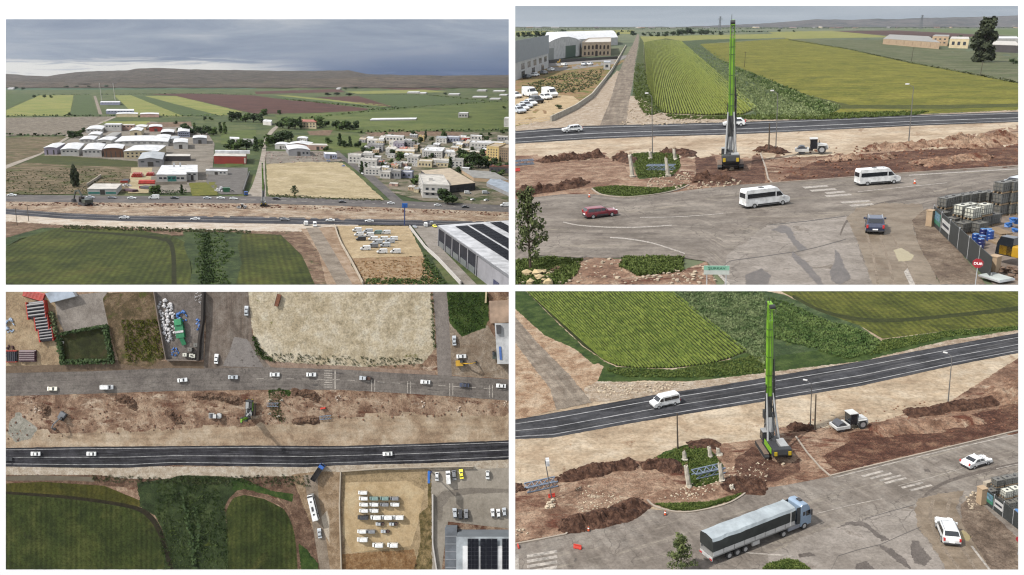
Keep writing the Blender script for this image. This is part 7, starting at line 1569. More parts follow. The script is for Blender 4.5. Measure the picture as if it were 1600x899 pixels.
tufts(BL,'scrub',[(700,458),(760,458),(755,508),(722,522),(704,500)],260,.7,LEAF['mid'],'weeds on the green plot' + V,7); tufts(BL,'scrub',[(140,742),(250,745),(480,742),(485,760),(360,758),(150,752)],260,.8,LEAF['olive'],'scrub on the red verge' + V,8)
rubble(BL,'clods',[(9,622),(260,615),(540,612),(795,630),(795,645),(380,665),(9,690)],500,.15,.6,paint('clod_top',C(126,92,72),.95,0,.4,.8),'clods on the dug earth seen from above' + V,3)
for i,ln in enumerate(([(180,620),(200,625),(215,640)],[(300,618),(350,620),(380,630)],[(455,660),(480,656),(500,657)],[(260,640),(275,655),(290,662)],[(455,612),(485,616),(500,625)],[(60,630),(75,640),(70,655)])): berm(BL,'soil_heap',ln,4,1.3,b_red,['soil heap below the white van','long soil heap left of the rig','soil ridge right of the green patch','soil heap left of the roller','soil heap above the orange barrier','brown soil heap by the gravel'][i] + V,i)
S('grass',zP(zB,(650,650),(720,630),(800,660),(790,690),(740,700),(720,760),(780,840),(740,865),(690,830),(650,800)),b_grass,4,.6,'green patch with the lattice girder')
tufts(BL,'grass',zP(zB,(655,655),(720,635),(790,670),(740,700),(720,760),(770,840),(740,860),(655,800)),250,.5,LEAF['mid'],'grass on the green patch from above' + V,9)
# machines and vehicles
spawn(rig_model(12.0),'drilling_rig',frame_at(BL,392,640,391,660,.1),'grey and green drilling rig seen from above' + V,'drilling rig')
spawn(roller_model(),'road_roller',frame_at(BL,338,649,325,649),'white road roller left of the rig, from above' + V,'road roller')
spawn(excavator_model('grey'),'excavator',frame_at(BL,99,650,88,668),'grey excavator beside the gravel, from above' + V,'excavator')
spawn(truss_model(5.2),'lattice_girder',frame_at(BL,427,632,440,632),'lattice girder on the green patch, from above' + V,'girder'); spawn(truss_model(5.2),'lattice_girder',frame_at(BL,509,652,520,651),'lattice girder near the orange barrier, from above' + V,'girder')
spawn(barrier_model(),'road_barrier',frame_at(BL,505,638,506,645,.05,BL.k * 1.6),'orange barrier on the dug earth, from above' + V,'barrier')
for i,(x,y) in enumerate([(423,625),(441,625),(422,646),(436,650)]): spawn(post_model(2.1),'pillar_stump',frame_at(BL,x,y),'pale pillar stump from above, %s round the green patch%s' % (nth(i + 1),V),'pillar','pillar stumps')
for i,(x,y,la) in enumerate([(659,632,'white sack left of the square one'),(716,639,'square white sheet'),(789,631,'white sack at the right edge'),(528,622,'white sack below the crosswalk'),(57,639,'pale slab by the gravel')]): heap(BL,'sack',x,y,3.2,3.0,.8,paint('sack_white',C(210,192,176),.8),la + ' on the dug earth' + V,8,i,'sack')
def cars(lst,grp,lift=.06,sc=1.0):
    for (x,y,tx,ty,sh,col,la) in lst: car(BL,x,y,tx,ty,sh,col,la + V,'van' if sh in ('van',) else 'pickup' if sh == 'pickup' else 'car',grp,1,'dark' if sh == 'pickup' else None,sc,lift)
cars([(83,607,90,607,'sedan','cream','cream car, leftmost on the old highway'),(169,604.5,180,604.5,'van','white','white van on the old highway'),(286,593.5,295,592.5,'sedan','white','white car on the old highway before the junction'),(365,589,375,589,'sedan','silver','silver car just past the junction'),(430,585,440,585,'sedan','white','white car above the green patch'),(487,585,497,585,'sedan','white','white car left of the crosswalk'),(571,590.5,562,590,'pickup','silver','silver pickup with brown load'),(665,596.5,656,596,'sedan','white','white car right of the pickup'),(726,601.5,716,601,'sedan','navy','dark blue car on the old highway'),(783,602.5,774,602,'sedan','white','white car at the right end of the old highway'),(339,560.5,339.5,550,'sedan','white','white car at the mouth of the side road'),(386,485.5,386,476,'sedan','silver','silver car going up the side road')],'cars on the old highway')
cars([(57,708.5,47,708.5,'sedan','white','white car, leftmost on the new highway'),(144,708.5,134,708.5,'sedan','white','white car, second on the new highway'),(606,708.5,596,709,'sedan','white','white car in the right part of the new highway'),(13,716.5,23,716.5,'sedan','black','black car cut by the left edge'),(500,832.5,498.5,822,'sedan','silver','silver car following the coach')],'cars on the new highway')
cars([(710,532,709.5,522,'sedan','silver','silver car beside the side street'),(721,556.5,731,556,'sedan','white','white car beside the yellow machine'),(762,741.5,762,752,'hatch','white','white car alone in the concrete yard'),(683,744,683,752,'hatch','white','white car half under the blue sign'),(710,742,711,752,'suv','grey','grey car between the white van and the yellow car'),(721,740,720,732,'sedan','yellow','yellow car in the concrete yard'),(711,801,710,790,'suv','silver','silver car, left of three by the hall'),(719.5,803,719,792,'suv','black','black car, middle of three by the hall'),(728.5,802.5,728,792,'suv','grey','dark grey car, right of three by the hall'),(770,801,769,791,'hatch','white','white car, left of the row at the right edge'),(779,801.5,778,791,'hatch','white','white car, middle of the row at the right edge'),(788,799.5,787,790,'hatch','silver','silver car, end of the row at the right edge')],'cars in the concrete yard')
car(BL,701,745,700,733,'van','white','white panel van in the concrete yard' + V,'van',None,1,None,1.05)
ROWS = [(769,[(567.5,'white')]),(778,[(568.5,'white'),(585,'teal'),(601,'teal'),(616.5,'grey')]),(787.5,[(569,'white'),(585,'white'),(601,'grey'),(617.5,'white')]),(797,[(569,'white'),(585,'white')]),(807.5,[(568,'black'),(588,'white'),(605.5,'white'),(623,'white')]),(818,[(594,'pickup'),(615,'pickup')]),(829.5,[(566,'white'),(580,'grey'),(602,'pickup')]),(842,[(567,'white')]),(850.5,[(591,'white'),(614,'white')])]
for r_,(y,cs) in enumerate(ROWS):
    for c_,(x,col) in enumerate(cs):
        big = r_ in (4,7,8)
        car(BL,x,y,x - 10,y,'pickup' if col == 'pickup' else 'van','silver' if col == 'pickup' else col,'%s, %s in the %s row of the van lot%s' % ('silver pickup' if col == 'pickup' else col + ' van',nth(c_ + 1),nth(r_ + 1),V),'pickup' if col == 'pickup' else 'van','vehicles in the van lot',1,'dark' if col == 'pickup' else None,.9 if big else .76)
spawn(lorry_model('coach'),'coach',frame_at(BL,491,791,486,770,.06,BL.k * 1.0),'long white coach on the farm track' + V,'coach')
spawn(lorry_model('tipper'),'tipper_lorry',frame_at(BL,498,737,506,725,.06),'blue cabbed tipper lorry turning onto the new highway' + V,'lorry')
# pipe yard
pipes(BL,62,484,70,483,8.2,8,5,'dark pipe stack below the red one' + V); pipes(BL,70,504,78,503,6,7,5,'middle dark pipe stack of the column' + V); pipes(BL,76,522,84,521,6.2,6.5,5,'lowest dark pipe stack of the column' + V)
pipes(BL,54,461,64,464,10,4,8,'bright red pipe stack at the top edge' + V,'red'); pipes(BL,45,556,53,556,7.5,5.5,6,'plum pipe stack near the old highway' + V,'plum'); pipes(BL,20,557,20,565,5,5,6,'dark pipe stack in the lower left corner' + V)
heap(BL,'tarp_heap',15,508,5,7,2,paint('tarp_pale_blue',C(170,190,215),.5,0,.3,1),'pale blue covered heap at the left edge' + V,22,3); heap(BL,'scrap_heap',16,550,5,6,1.4,paint('scrap_plum',C(80,52,52),.9,0,.5,.6),'dark reddish scrap in the left corner' + V,26,5)
hedge(BL,'hedge',zP(zA,(335,150),(365,290)),2.0,2.2,'yellow green hedge beside the pipe stacks' + V,'olive',120,1)
for i,(ln,la) in enumerate([([(380,300),(410,470)],'left side of the clipped hedge round the lawn'),([(400,472),(735,465)],'lower side of the clipped hedge round the lawn'),([(680,240),(718,460)],'right side of the clipped hedge round the lawn'),([(400,292),(690,238)],'thin upper side of the hedge round the lawn')]): hedge(BL,'hedge',zP(zA,*ln),2.0 if i < 3 else .8,2.2,la + V,'dark',160,10 + i)
for i,(x,y) in enumerate([(405,347),(690,383),(707,443)]): spawn([('seat',MB().box(-.5,.5,-.5,.5,.35,.42).mesh('seat',paint('white_plastic',C(215,212,205))),None),('back',MB().box(-.5,-.42,-.5,.5,.42,.9).mesh('back',paint('white_plastic',C(215,212,205))),None)],'garden_chair',frame_at(BL,*zA(x,y)),'white garden seat on the lawn, %s%s' % (('by the left hedge','upper one by the right hedge','lower one by the right hedge')[i],V),'chair')
b = Bld(BL,'works_roof',zA(345,92),zA(500,52),(-8,-14),8,'white','blue','corner of a blue grey roofed works at the top edge' + V,'flat',.3,cat='building')
# scrap yard
WBm = paint('white_film',C(205,204,206),.6,0,.35,.8)
for i,(x,y,w,d) in enumerate([(258,482,6,8),(263,500,6,9),(266,520,5,8)]): heap(BL,'bag_heap',x,y,w * 1.2,d,1.6,WBm,['upper','middle','lower'][i] + ' part of the white plastic heap' + V,30,i)
for i,(x,y,w,d,la) in enumerate([(284,494,5.5,5.5,'big blue tarpaulin heap above the green machine'),(311,506,4,5.5,'blue tarpaulin heap by the dark wall'),(273,550,3.6,4,'small blue heap at the lower left of the scrap yard')]): heap(BL,'tarp_heap',x,y,w,d,1.6,paint('tarp_bright_blue',C(52,112,188),.5,0,.3,1),la + V,20,i + 3)
GM = paint('shredder_green',C(38,128,84),.45)
spawn([('hopper',MB().box(-6.2,-3.4,-1.6,1.6,.4,2.6).mesh('hopper',paint('shredder_green_light',C(52,150,100),.45),bevel=.1),None),('body',MB().box(-3.4,2.6,-1.9,1.9,.3,2.0).mesh('body',GM,bevel=.1),None),('roller_row',MB().box(-.8,.2,-1.9,1.9,2.0,2.3).mesh('roller_row',WBm),None),('conveyor',MB().bar((2.6,.3,1.6),(6.0,.8,.6),2.0,.4).mesh('conveyor',GM),None)],'shredder',frame_at(BL,283.5,519,286,536),'green shredding machine in the scrap yard' + V,'machine')
for i,(x,y,w) in enumerate([(307,463,2),(314.5,469,2.6)]): heap(BL,'sack_row',x,y,w,6,1.2,WBm,('narrow' if i == 0 else 'wide') + ' row of white sacks by the dark wall' + V,18,i + 9)
wall_run(BL,'boundary_wall',[(320,456),(319,500),(314,530),(312,563)],1.0,2.6,paint('dark_wall2',C(52,46,42),.9),'dark wall along the right of the scrap yard' + V); wall_run(BL,'boundary_wall',[(243,456),(250,500),(262,562),(312,563)],.35,2.0,paint('grey_wall',C(128,116,106),.9),'thin wall round the left and bottom of the scrap yard' + V)
for i,(x,y) in enumerate([(291,554),(301,555),(304,556),(308,539),(299,546)]): spawn(ibc_model(True,i > 2),'caged_tank',frame_at(BL,x,y,lift=.05,scale=BL.k * 1.7),'%s tank at the bottom of the scrap yard, %s%s' % ('grey' if i > 2 else 'white',nth(i + 1),V),'tank','tanks in the scrap yard')
spawn([('skip',MB().prism([(-4,.3),(4,.3),(4.6,2.2),(-4.6,2.2)],-1.5,1.5).mesh('skip',paint('rust_brown',C(120,74,50),.9,0,.3,1)),None),('lip',MB().box(-4.7,4.7,1.4,1.7,2.1,2.4).mesh('lip',paint('skip_pale',C(190,180,160))),None)],'skip',frame_at(BL,435,469,438,458,.05,BL.k * .62),'rusty skip on the sand lot' + V,'skip')
spawn(excavator_model('yellow'),'digger',frame_at(BL,720,567,738,566),'yellow digger beside the side street' + V,'digger')
spawn(excavator_model('green')[2:4],'machine',frame_at(BL,774,553,774,545),'small reddish machine by the white roofed house' + V,'machine')
# buildings at the right
b = Bld(BL,'house',zC(1012,478),zC(1140,478),zC(985,225)[0] and (-4,-62),12,'white',roofm('house_white',C(196,198,200)),'white roofed house at the right edge' + V,'flat',.2,cat='house'); b.rooftop(.12,.1,1.0,6,.3,'solar_heater',paint('heater_blue',C(70,110,180))); b.rooftop(.05,.75,2,4,1.2,'roof_box',M_TRIM); b.windows('f',3,1)
b = Bld(BL,'house',zC(968,222),zC(1110,215),(-2,-34),11,'cream',roofm('tan_roof',C(176,150,128)),'cream tan roofed house at the upper right' + V,'flat',.2,cat='house')
b.windows('f',3,1)
wall_run(BL,'boundary_wall',zP(zC,(940,20),(935,95)),.8,2,paint('cream_wall',C(200,185,150),.9),'short cream wall at the top right' + V)
tot = [('pole',MB().cyl((0,0,0),(0,0,10),.3,.25,10).mesh('pole',paint('sign_blue',C(55,75,130))),None),('sign_panel',MB().box(-.5,.5,-2.6,2.6,9.0,11).mesh('sign_panel',paint('sign_bright_blue',C(45,115,205)),bevel=.15),None)]
spawn(tot,'totem_sign',frame_at(BL,674,737,690,737),'blue totem sign seen from above beside the van lot' + V,'sign')
wall_run(BL,'boundary_wall',[(533,737),(531,790),(534,890)],.5,1.4,WC,'pale wall along the left of the van lot' + V); wall_run(BL,'boundary_wall',[(534,736),(600,731),(672,729),(740,728)],.2,1.6,WC,'thin wall above the van lot' + V); wall_run(BL,'boundary_wall',zP(zF,(575,400),(575,700),(600,870)),.6,1.4,paint('white_wall',C(205,200,195),.9),'white wall between van lot and concrete yard' + V)
# hall with solar roof
hg = wallm('hall_blue_grey',C(120,128,136))
HB2 = Bld(BL,'solar_hall',zF(730,905),zF(1100,905),(0,-73),34,hg,roofm('hall_top',C(170,178,184)),'grey hall with black solar panels, from above' + V,'flat',.3,cat='hall')
HB2.rooftop(.1,.02,31,17.2,.5,'roof_deck',roofm('hall_deck',C(222,224,226)))
pm2 = {}
for (x0,x1) in ((788,856),(866,972),(1000,1085)):
    for i in range(3):
        for j in range(8):
            X0 = x0 + (x1 - x0) * i / 3; Y0 = 675 + j * 26; p = BL.P(*zF(X0,Y0),0); k3 = FPX / 271.0
            q = BL.P(*zF(X0 + (x1 - x0) / 3 * .95,Y0)) - p; d_ = BL.P(*zF(X0,Y0 + 24.5)) - p; n = BL.n(700,800); key = (x0,)
            if key not in pm2: pm2[key] = MB().hexa([Vector(),q,q + d_,d_,n * .1,q + n * .1,q + d_ + n * .1,d_ + n * .1]).mesh('solar_panel',SOL)
            # pixels seen on the roof lie nearer than the ground below them
            top = CAMLOC + ray(*zF(X0,Y0)) * (271.0 - HB2.h - .75)
            o = link('solar_panel',pm2[key],HB2.root); o.location = top - HB2.root.matrix_world.translation; o.scale = ((271 - HB2.h) / 271,) * 3
b = Bld(BL,'canopy',zF(655,905),zF(725,905),(0,-80),12,hg,roofm('canopy_grey',C(110,116,124)),'ribbed grey canopy beside the solar hall' + V,'flat',.2,cat='canopy')
for j in range(6): b.rooftop(.02,.08 + j * .15,12,.35,.15,'rib',paint('canopy_rib',C(150,154,160)))
# ================================================================== BOTTOM RIGHT: the rig and the junction from a steeper angle
CUR[0] = BR
V = ', bottom right view'
def yA(x,y): return (800 + x / 3.9075,450 + y / 3.9075)
def yB(x,y): return (1200 + x / 3.9075,450 + y / 3.9075)
def yC(x,y): return (800 + x / 3.925,670 + y / 3.925)
def yD(x,y): return (1200 + x / 3.925,670 + y / 3.925)
g_ = lambda nm,cols,size,**kw: gmat(nm,BR,cols,size,**kw)
r_row = g_('row_soil',[C(48,56,24),C(62,70,30)],6,fine=.3)
r_wheat = g_('far_wheat',[C(86,94,34),C(104,110,42),C(118,120,50)],8,stripes=(1.4,.55,.6),fine=.35,patches=[(C(76,84,32),8,.6,.68)],bump=.5)
r_weed = g_('weeds_base',[C(58,78,44),C(78,98,58),C(102,116,78)],5,patches=[(C(110,120,52),6,.62,.7)],fine=.4)
r_grass = g_('short_grass',[C(48,70,28),C(66,88,36),C(86,104,52)],3,fine=.35)
r_sand = g_('levelled_sand_near',[C(180,158,132),C(202,182,155),C(216,200,176)],8,streak=(2.5,16,.12),patches=[(C(150,118,92),(10,4),.6,.68),(C(220,206,184),4,.64,.7)],fine=.22)
r_dirt = g_('red_soil_near',[C(126,96,78),C(162,130,108),C(188,160,136)],4,patches=[(C(114,72,56),(3,11),.53,.6),(C(204,182,158),(3,8),.56,.64)],fine=.34,bump=.6)
r_pale = g_('stony_verge_near',[C(170,148,126),C(192,174,152),C(212,198,180)],2,fine=.4)
r_track = g_('track_near',[C(140,126,112),C(160,147,132),C(180,167,151)],3,streak=(1.2,24,.22),fine=.3)
r_old = g_('old_road_near',[C(130,121,112),C(146,137,128),C(161,153,144)],5,streak=(14,1.2,.16),patches=[(C(110,103,98),3,.61,.66),(C(170,161,148),(1.2,12),.54,.66)],fine=.16,bump=.05,cracks=(2.2,.03,C(88,82,77)))
r_new = g_('new_road_near',[C(60,61,65),C(74,75,80),C(90,91,96)],6,streak=(26,.07,.3),patches=[(C(48,48,52),(12,.12),.58,.64),(C(120,119,120),(22,.13),.5,.68)],fine=.25,bump=.05)
r_apron = g_('apron_near',[C(138,130,122),C(154,146,138),C(168,160,152)],5,fine=.16,bump=.05,patches=[(C(122,112,102),5,.58,.68),(C(168,160,150),4,.58,.68)],cracks=(4.5,.02,C(96,90,84)))
r_mud = g_('mud_near',[C(128,113,95),C(144,129,111),C(156,141,123)],3,streak=(.8,8,.1),fine=.14,bump=.1,rough=.6)
r_wet = g_('wet_near',[C(106,98,91),C(124,115,108)],1.2,fine=.3,bump=0,rough=.4)
def S(name,poly,mat,layer,rough=.8,la=None,**kw): return sheet(BR,name,poly,mat,layer,rough,label=(la + V) if la else None,ragged=RAG.get(name,0),**kw)
S('ground',[(805,455),(1591,455),(1591,890),(805,890)],r_sand,0,0,'bare ground under everything',drop=.03,step=24)
fl = [yA(*p) for p in ((75,10),(250,180),(430,350),(560,440))]; fb = [yA(*p) for p in ((560,440),(640,475),(760,490),(980,490),(1200,465),(1330,430))]; fr = [yA(*p) for p in ((950,10),(1100,130),(1250,250),(1390,340),(1440,390))]
S('field',fl + fb[1:] + fr[::-1],r_row,3,.5,'crop field with strong diagonal rows')
S('weed_strip',fr + [yA(1330,430),yA(1500,480),(1200,578),yB(300,470),yB(620,400),yB(700,330),yB(560,230),yB(330,150),yB(100,40),(1180,452)],r_weed,2.5,.8,'green weedy ditch between the fields')
S('field',[yB(60,10),yB(1540,10),yB(1540,230),yB(1100,260),yB(700,310),yB(560,230),yB(330,150)],r_wheat,3,.6,'wheat field at the upper right',along=((1400,500),(1350,460)))
ribbon(BR,'track',spline([yB(150,40),yB(330,130),yB(560,180),yB(800,185),yB(1100,160),yB(1540,110)]),spline([yB(150,62),yB(330,150),yB(560,205),yB(800,208),yB(1100,182),yB(1540,140)]),g_('dark_tram',[C(58,66,30),C(72,78,36)],3,fine=.4),5,1,label='dark tractor track through the upper wheat' + V)
S('verge',[yA(10,10),yA(75,10),yA(250,185),yA(430,355),yA(560,445),yA(500,470),yA(380,370),yA(200,290),yA(100,200),yA(10,120)],r_grass,4.2,.8,'grassy left margin of the crop field')
S('verge',[yA(540,440),yA(640,482),yA(980,498),yA(1330,438),yA(1440,395),yA(1540,440),yA(1540,530),yA(1100,570),yA(800,565),yA(440,590),yA(430,540)],r_grass,2.8,.8,'grassy lower margin of the crop field')
S('verge',[(1190,560),yB(300,380),yB(620,390),yB(700,315),yB(1100,262),yB(1560,228),yB(1560,262),yB(1100,330),yB(600,450),yB(0,520)],r_grass,2.7,.8,'grassy margin above the new highway')
S('verge',[yA(440,610),yA(520,570),yA(800,575),yA(1100,570),yA(1540,520),(1200,582),yB(300,478),yB(600,445),yB(700,415),yB(1100,320),yB(1540,255),yB(1540,285),yB(1100,370),(1200,590),yA(980,640),yA(600,690),yA(440,700)],r_pale,3.4,1,'white stony verge above the new highway')
S('bare_earth',[yA(20,120),yA(120,150),yA(200,220),yA(350,350),yA(560,480),yA(520,580),yA(470,690),yA(20,810)],g_('tan_bank',[C(160,128,102),C(188,160,132),C(208,186,160)],3,patches=[(C(122,80,60),4,.6,.66)],fine=.35),3.2,.8,'tan earth beside the farm track')
sheet(BR,'road',[yA(-20,280),yA(120,470),yA(230,610),yA(270,745),yA(490,700),yA(350,530),yA(150,330),yA(-20,130)],r_track,6,.5,ragged=1.4,along=(yA(380,690),yA(20,220)),label='grey farm track joining the new highway' + V)
UN = [yA(0,808),yA(400,738),yA(860,655),yA(1300,590),yB(0,545),yB(530,455),yB(1130,345),yB(1560,270)]; LN = [yA(0,925),yA(250,915),yA(680,835),yA(1250,740),yB(0,690),yB(560,600),yB(1130,475),yB(1560,392)]
S('bare_earth',[(x,y - 1.5) for x,y in LN] + [(1600,640),yD(700,210),(1200,760),yC(900,400),yC(400,500),yC(0,560)],r_sand,3,.6,'levelled sand between road and dug soil')
rn = ribbon(BR,'road',UN,LN,r_new,8,6,rough=.6,label='fresh black highway, upper road' + V)
for f_,w in ((.22,.022),(.57,.022),(.87,.022)): marking(BR,rn,UN,LN,f_,w,LINE,9)
S('bare_earth',[yC(0,350),yC(280,300),yC(560,230),yC(740,200),yC(1050,190),yC(1300,90),yC(1570,60),(1200,668),yB(560,860),yB(830,770),yB(1100,700),yB(1540,420),yB(1540,890),yD(1100,110),yD(400,290),yD(340,310),(1160,772),yC(1450,390),yC(1130,480),yC(830,480),yC(700,560),yC(350,640),yC(0,700)],r_dirt,4,1.2,'red brown dug soil around the rig')
S('bare_earth',[yB(480,890),yB(700,850),yB(1100,800),yB(1400,740),yB(1540,620),yB(1560,890),yD(1100,105),yD(700,200),yD(430,270),yD(330,170),yD(500,80)],g_('torn_red_near',[C(104,70,56),C(132,94,76),C(162,126,102)],2.5,patches=[(C(92,58,46),(2,8),.46,.66)],fine=.5,bump=.8),5,2,'torn up red soil along the old highway',relief=.25,rsize=1.3)
S('bare_earth',[yC(300,330),yC(600,270),yC(760,255),yC(960,290),yC(1010,350),yC(820,410),yC(680,490),yC(380,540),yC(280,470)],g_('scraped_near',[C(140,110,90),C(168,138,116),C(192,166,142)],3,patches=[(C(206,186,162),(1.5,5),.56,.64),(C(126,84,66),4,.6,.66)],fine=.4),5,2,'scraped tan hollow between the soil ridges')
S('bare_earth',[yC(1360,190),yC(1480,110),yC(1570,170),yD(100,240),yD(190,180),yD(200,260),yD(60,320),yC(1500,330),yC(1380,290)],g_('churned_near',[C(100,70,58),C(126,92,76),C(156,122,102)],2,fine=.5,bump=.8),5,2,'dark churned soil around the rig tracks',relief=.2,rsize=1.3)
UO = [yC(0,715),yC(330,650),yC(700,565),yC(820,490),yC(1000,510),yC(1130,515),yC(1380,440),yC(1470,375),yD(120,345),yD(390,292),yD(1100,118),yD(1560,10)]; LO = [yC(0,900),yC(500,900),yC(1000,900),yD(0,900),yD(300,900),yD(800,900),yD(1200,900),yD(1560,900),yD(1560,600),yD(1560,420),yD(1560,320)]
S('road',UO + [(1600,900),(800,900)],r_old,6,.5,'worn grey old highway and junction',along=((1000,800),(1400,700)),step=14)
ro = empty('road_paint',Matrix.Translation(BR.P(1200,800))); ro['kind'] = 'structure'; ro['label'] = 'worn white paint on the old highway' + V
class _R: pass
def pmark(quad,mat,nm,layer=9):
    c = BR.P(1200,800); vs = [BR.P(x,y,layer * LIFT) - c for x,y in quad]; mk(nm,vs,[tuple(range(len(vs)))],mat,ro)
S('apron',[yD(390,610),yD(600,545),yD(880,470),yD(930,520),yD(920,620),yD(1000,720),yD(1120,890),yD(380,890),yD(0,890),yD(0,780),yD(220,660)],r_apron,7,3.0,'pale concrete apron of the junction')
S('road_mud',[yD(920,430),yD(1050,400),yD(1200,380),yD(1160,480),yD(1180,560),yD(1300,760),yD(1400,890),yD(1110,890),yD(990,690),yD(920,600),yD(900,500)],r_mud,8,2.6,'muddy brown turning lane')
for i,(po,la) in enumerate([([(420,610),(500,570),(600,575),(660,630),(750,680),(700,695),(640,640),(590,600),(500,590)],'water trickle from the old highway'),([(880,690),(920,690),(960,750),(1000,800),(960,840),(900,830),(880,770)],'wet patch beside the white car'),([(540,830),(600,815),(660,860),(640,890),(540,890)],'wet patch at the lower edge'),([(680,710),(760,740),(840,800),(880,860),(840,850),(760,790),(690,730)],'thin trickle down the apron'),([(180,770),(260,760),(300,780),(200,790)],'small wet mark near the grass')]): S('wet_stain',[yD(*p) for p in po],r_wet,9,2.4,'dark ' + la)
S('puddle',[yD(1180,630),(1506,829),yD(1250,665),yD(1230,690),yD(1180,680)],g_('puddle_near',[C(158,144,104),C(168,154,114)],2,fine=.05,bump=0,rough=.2),10,.5,'yellow puddle behind the white car')
S('bare_earth',[yD(1180,470),yD(1260,390),yD(1330,380),yD(1320,470),yD(1540,680),yD(1540,890),yD(1380,890),yD(1290,740),yD(1190,590)],g_('gate_dirt_near',[C(108,93,80),C(134,117,102),C(156,140,123)],2.5,fine=.35),10,.8,'brown dirt outside the yard fence')
S('yard',[yD(1335,375),yD(1540,320),yD(1540,640)],g_('yard_floor_near',[C(138,126,114),C(154,142,130)],4),11,.2,'dusty floor of the storage yard')
for ln in ([(600,550),(740,510),(900,465)],[(690,710),(800,660),(940,600)],[(380,880),(430,780),(560,740),(690,710)]):
    pts = [yD(*p) for p in ln]
    for a,b in zip(pts,pts[1:]): pmark([a,b,(b[0],b[1] + .9),(a[0],a[1] + .9)],CRK,'joint',10)
for (x,y) in [(570,292),(622,305),(680,318),(712,334),(815,362),(868,378)]:
    a,b = yD(x,y),yD(x + 130,y - 32); pmark([(a[0],a[1] - 1),(b[0],b[1] - 1.0),(b[0] + 3,b[1] + 1.4),(a[0] + 3,a[1] + 1.8)],LINEW,'crosswalk_stripe')
for k_ in range(4):
    a,b = yC(90,775 + k_ * 32),yC(275,745 + k_ * 32); pmark([a,b,(b[0] + 1,b[1] + 4.4),(a[0] + 1,a[1] + 4.4)],LINEW,'crosswalk_stripe')
a = yC(20,770); pmark([a,(a[0] + 5,a[1]),(a[0] + 6,891),(a[0],891)],LINEW,'stop_line')
for ln,w,fn in (([(400,300),(700,225),(1100,128),(1540,30)],1.3,yD),([(800,350),(1000,300),(1200,240)],.7,yD),([(1400,245),(1540,215)],1.0,yD),([(0,770),(100,772),(170,784)],2.2,yD),([(1290,755),(1420,757),(1570,768)],2.0,yC),([(300,520),(500,470),(700,430)],.8,yD),([(1240,720),(1300,800),(1370,890)],4,yD)):
    pts = [fn(*p) for p in ln]
    for a,b in zip(pts,pts[1:]): pmark([a,b,(b[0],b[1] + w),(a[0],a[1] + w)] if w < 3 else [a,b,(b[0] + w,b[1]),(a[0] + w,a[1])],LINEW,'lane_marking',11)
kerb(BR,spline([yC(830,440),yC(880,480),yC(1000,512),yC(1120,510),yC(1300,470),yC(1400,420),yC(1460,370)],5),'curved kerb of the grass island' + V); kerb(BR,[yD(170,50),yD(240,150),yD(320,240),yD(380,292),yD(800,190),yD(1540,12)],'kerb along the old highway' + V); kerb(BR,[yC(20,710),yC(180,680),yC(330,650),yC(360,610)],'kerb at the lower left' + V)
S('grass',[yC(850,190),yC(940,140),yC(1060,100),yC(1200,110),yC(1260,180),yC(1300,230),yC(1280,320),yC(1130,360),yC(1080,340),yC(1050,230),yC(920,195)],r_grass,7,.8,'green patch with the pillar stumps'); S('grass',[yC(870,460),yC(1000,455),yC(1200,450),(1150,775),yC(1400,375),yC(1440,375),yC(1380,430),yC(1130,505),yC(980,500)],r_grass,7,.8,'grass island edge along the kerb')
S('grass',[yD(-60,890),yD(0,830),yD(120,800),yD(190,815),yD(300,890)],r_grass,12,1,'grass at the lower edge')
gr2 = leafm('grass_blade_near',C(64,82,36),C(106,118,62),.6)
ln = spline([yD(1560,200),yD(1300,255),yD(1100,315),yD(990,375),yD(935,440),yD(915,500)],8); ribbon(BR,'tyre_mark',ln,[(x + 2,y + 4.5) for x,y in ln],g_('rubber_track_near',[C(112,104,98),C(128,119,111)],2,fine=.3),7.5,1,label='dark curved tyre track into the junction' + V)
for i,ln in enumerate(([(1000,440),(985,560),(1060,720),(1180,890)],[(1110,420),(1090,520),(1150,680),(1280,890)])): ln = spline([yD(*p) for p in ln],8); ribbon(BR,'tyre_mark',ln,[(x + 6,y) for x,y in ln],g_('mud_track_near%s' % 'ab'[i],[C(150,136,120),C(164,150,134)],2,fine=.3),8.6,1,label=('left','right')[i] + ' pale wheel track in the muddy lane' + V)
rows(BR,'crop_rows',[yA(*p) for p in ((75,2),(950,2))],[yA(*p) for p in ((560,440),(640,475),(760,490),(980,490),(1200,465),(1330,430),(1430,385))],44,.42,.5,leafm('crop_leaf_near',C(68,84,30),C(104,116,50),1.4),'strong diagonal green crop rows' + V,60,5)
tufts(BR,'weeds',[yA(*p) for p in ((960,20),(1540,20),(1540,470),(1440,400),(1250,250))],1800,.55,leafm('weed_leaf_near',C(78,98,60),C(124,136,96),2.5),'grey green weeds left of the mast' + V,3); tufts(BR,'weeds',[yB(*p) for p in ((0,60),(150,100),(350,200),(560,250),(690,330),(620,400),(480,440),(300,380),(0,300))],1800,.55,leafm('weed_leaf_near2',C(62,86,44),C(104,122,70),2),'dark green weeds right of the mast' + V,4)
tufts(BR,'grass',[yA(*p) for p in ((560,500),(640,490),(980,505),(1330,445),(1540,400),(1540,520),(1100,550),(700,545))],900,.4,gr2,'grass below the crop rows' + V,5); tufts(BR,'grass',[yC(*p) for p in ((860,190),(1060,105),(1200,112),(1290,230),(1270,320),(1130,355),(1060,240))],1200,.28,gr2,'grass round the pillar stumps' + V,6); tufts(BR,'grass',[yC(*p) for p in ((870,462),(1200,452),(1370,410),(1430,378),(1380,428),(1130,503),(980,498))],800,.25,gr2,'grass along the island kerb' + V,7); tufts(BR,'grass',[yD(*p) for p in ((-60,890),(0,835),(120,805),(190,818),(300,890))],500,.3,gr2,'grass at the lower edge' + V,8)
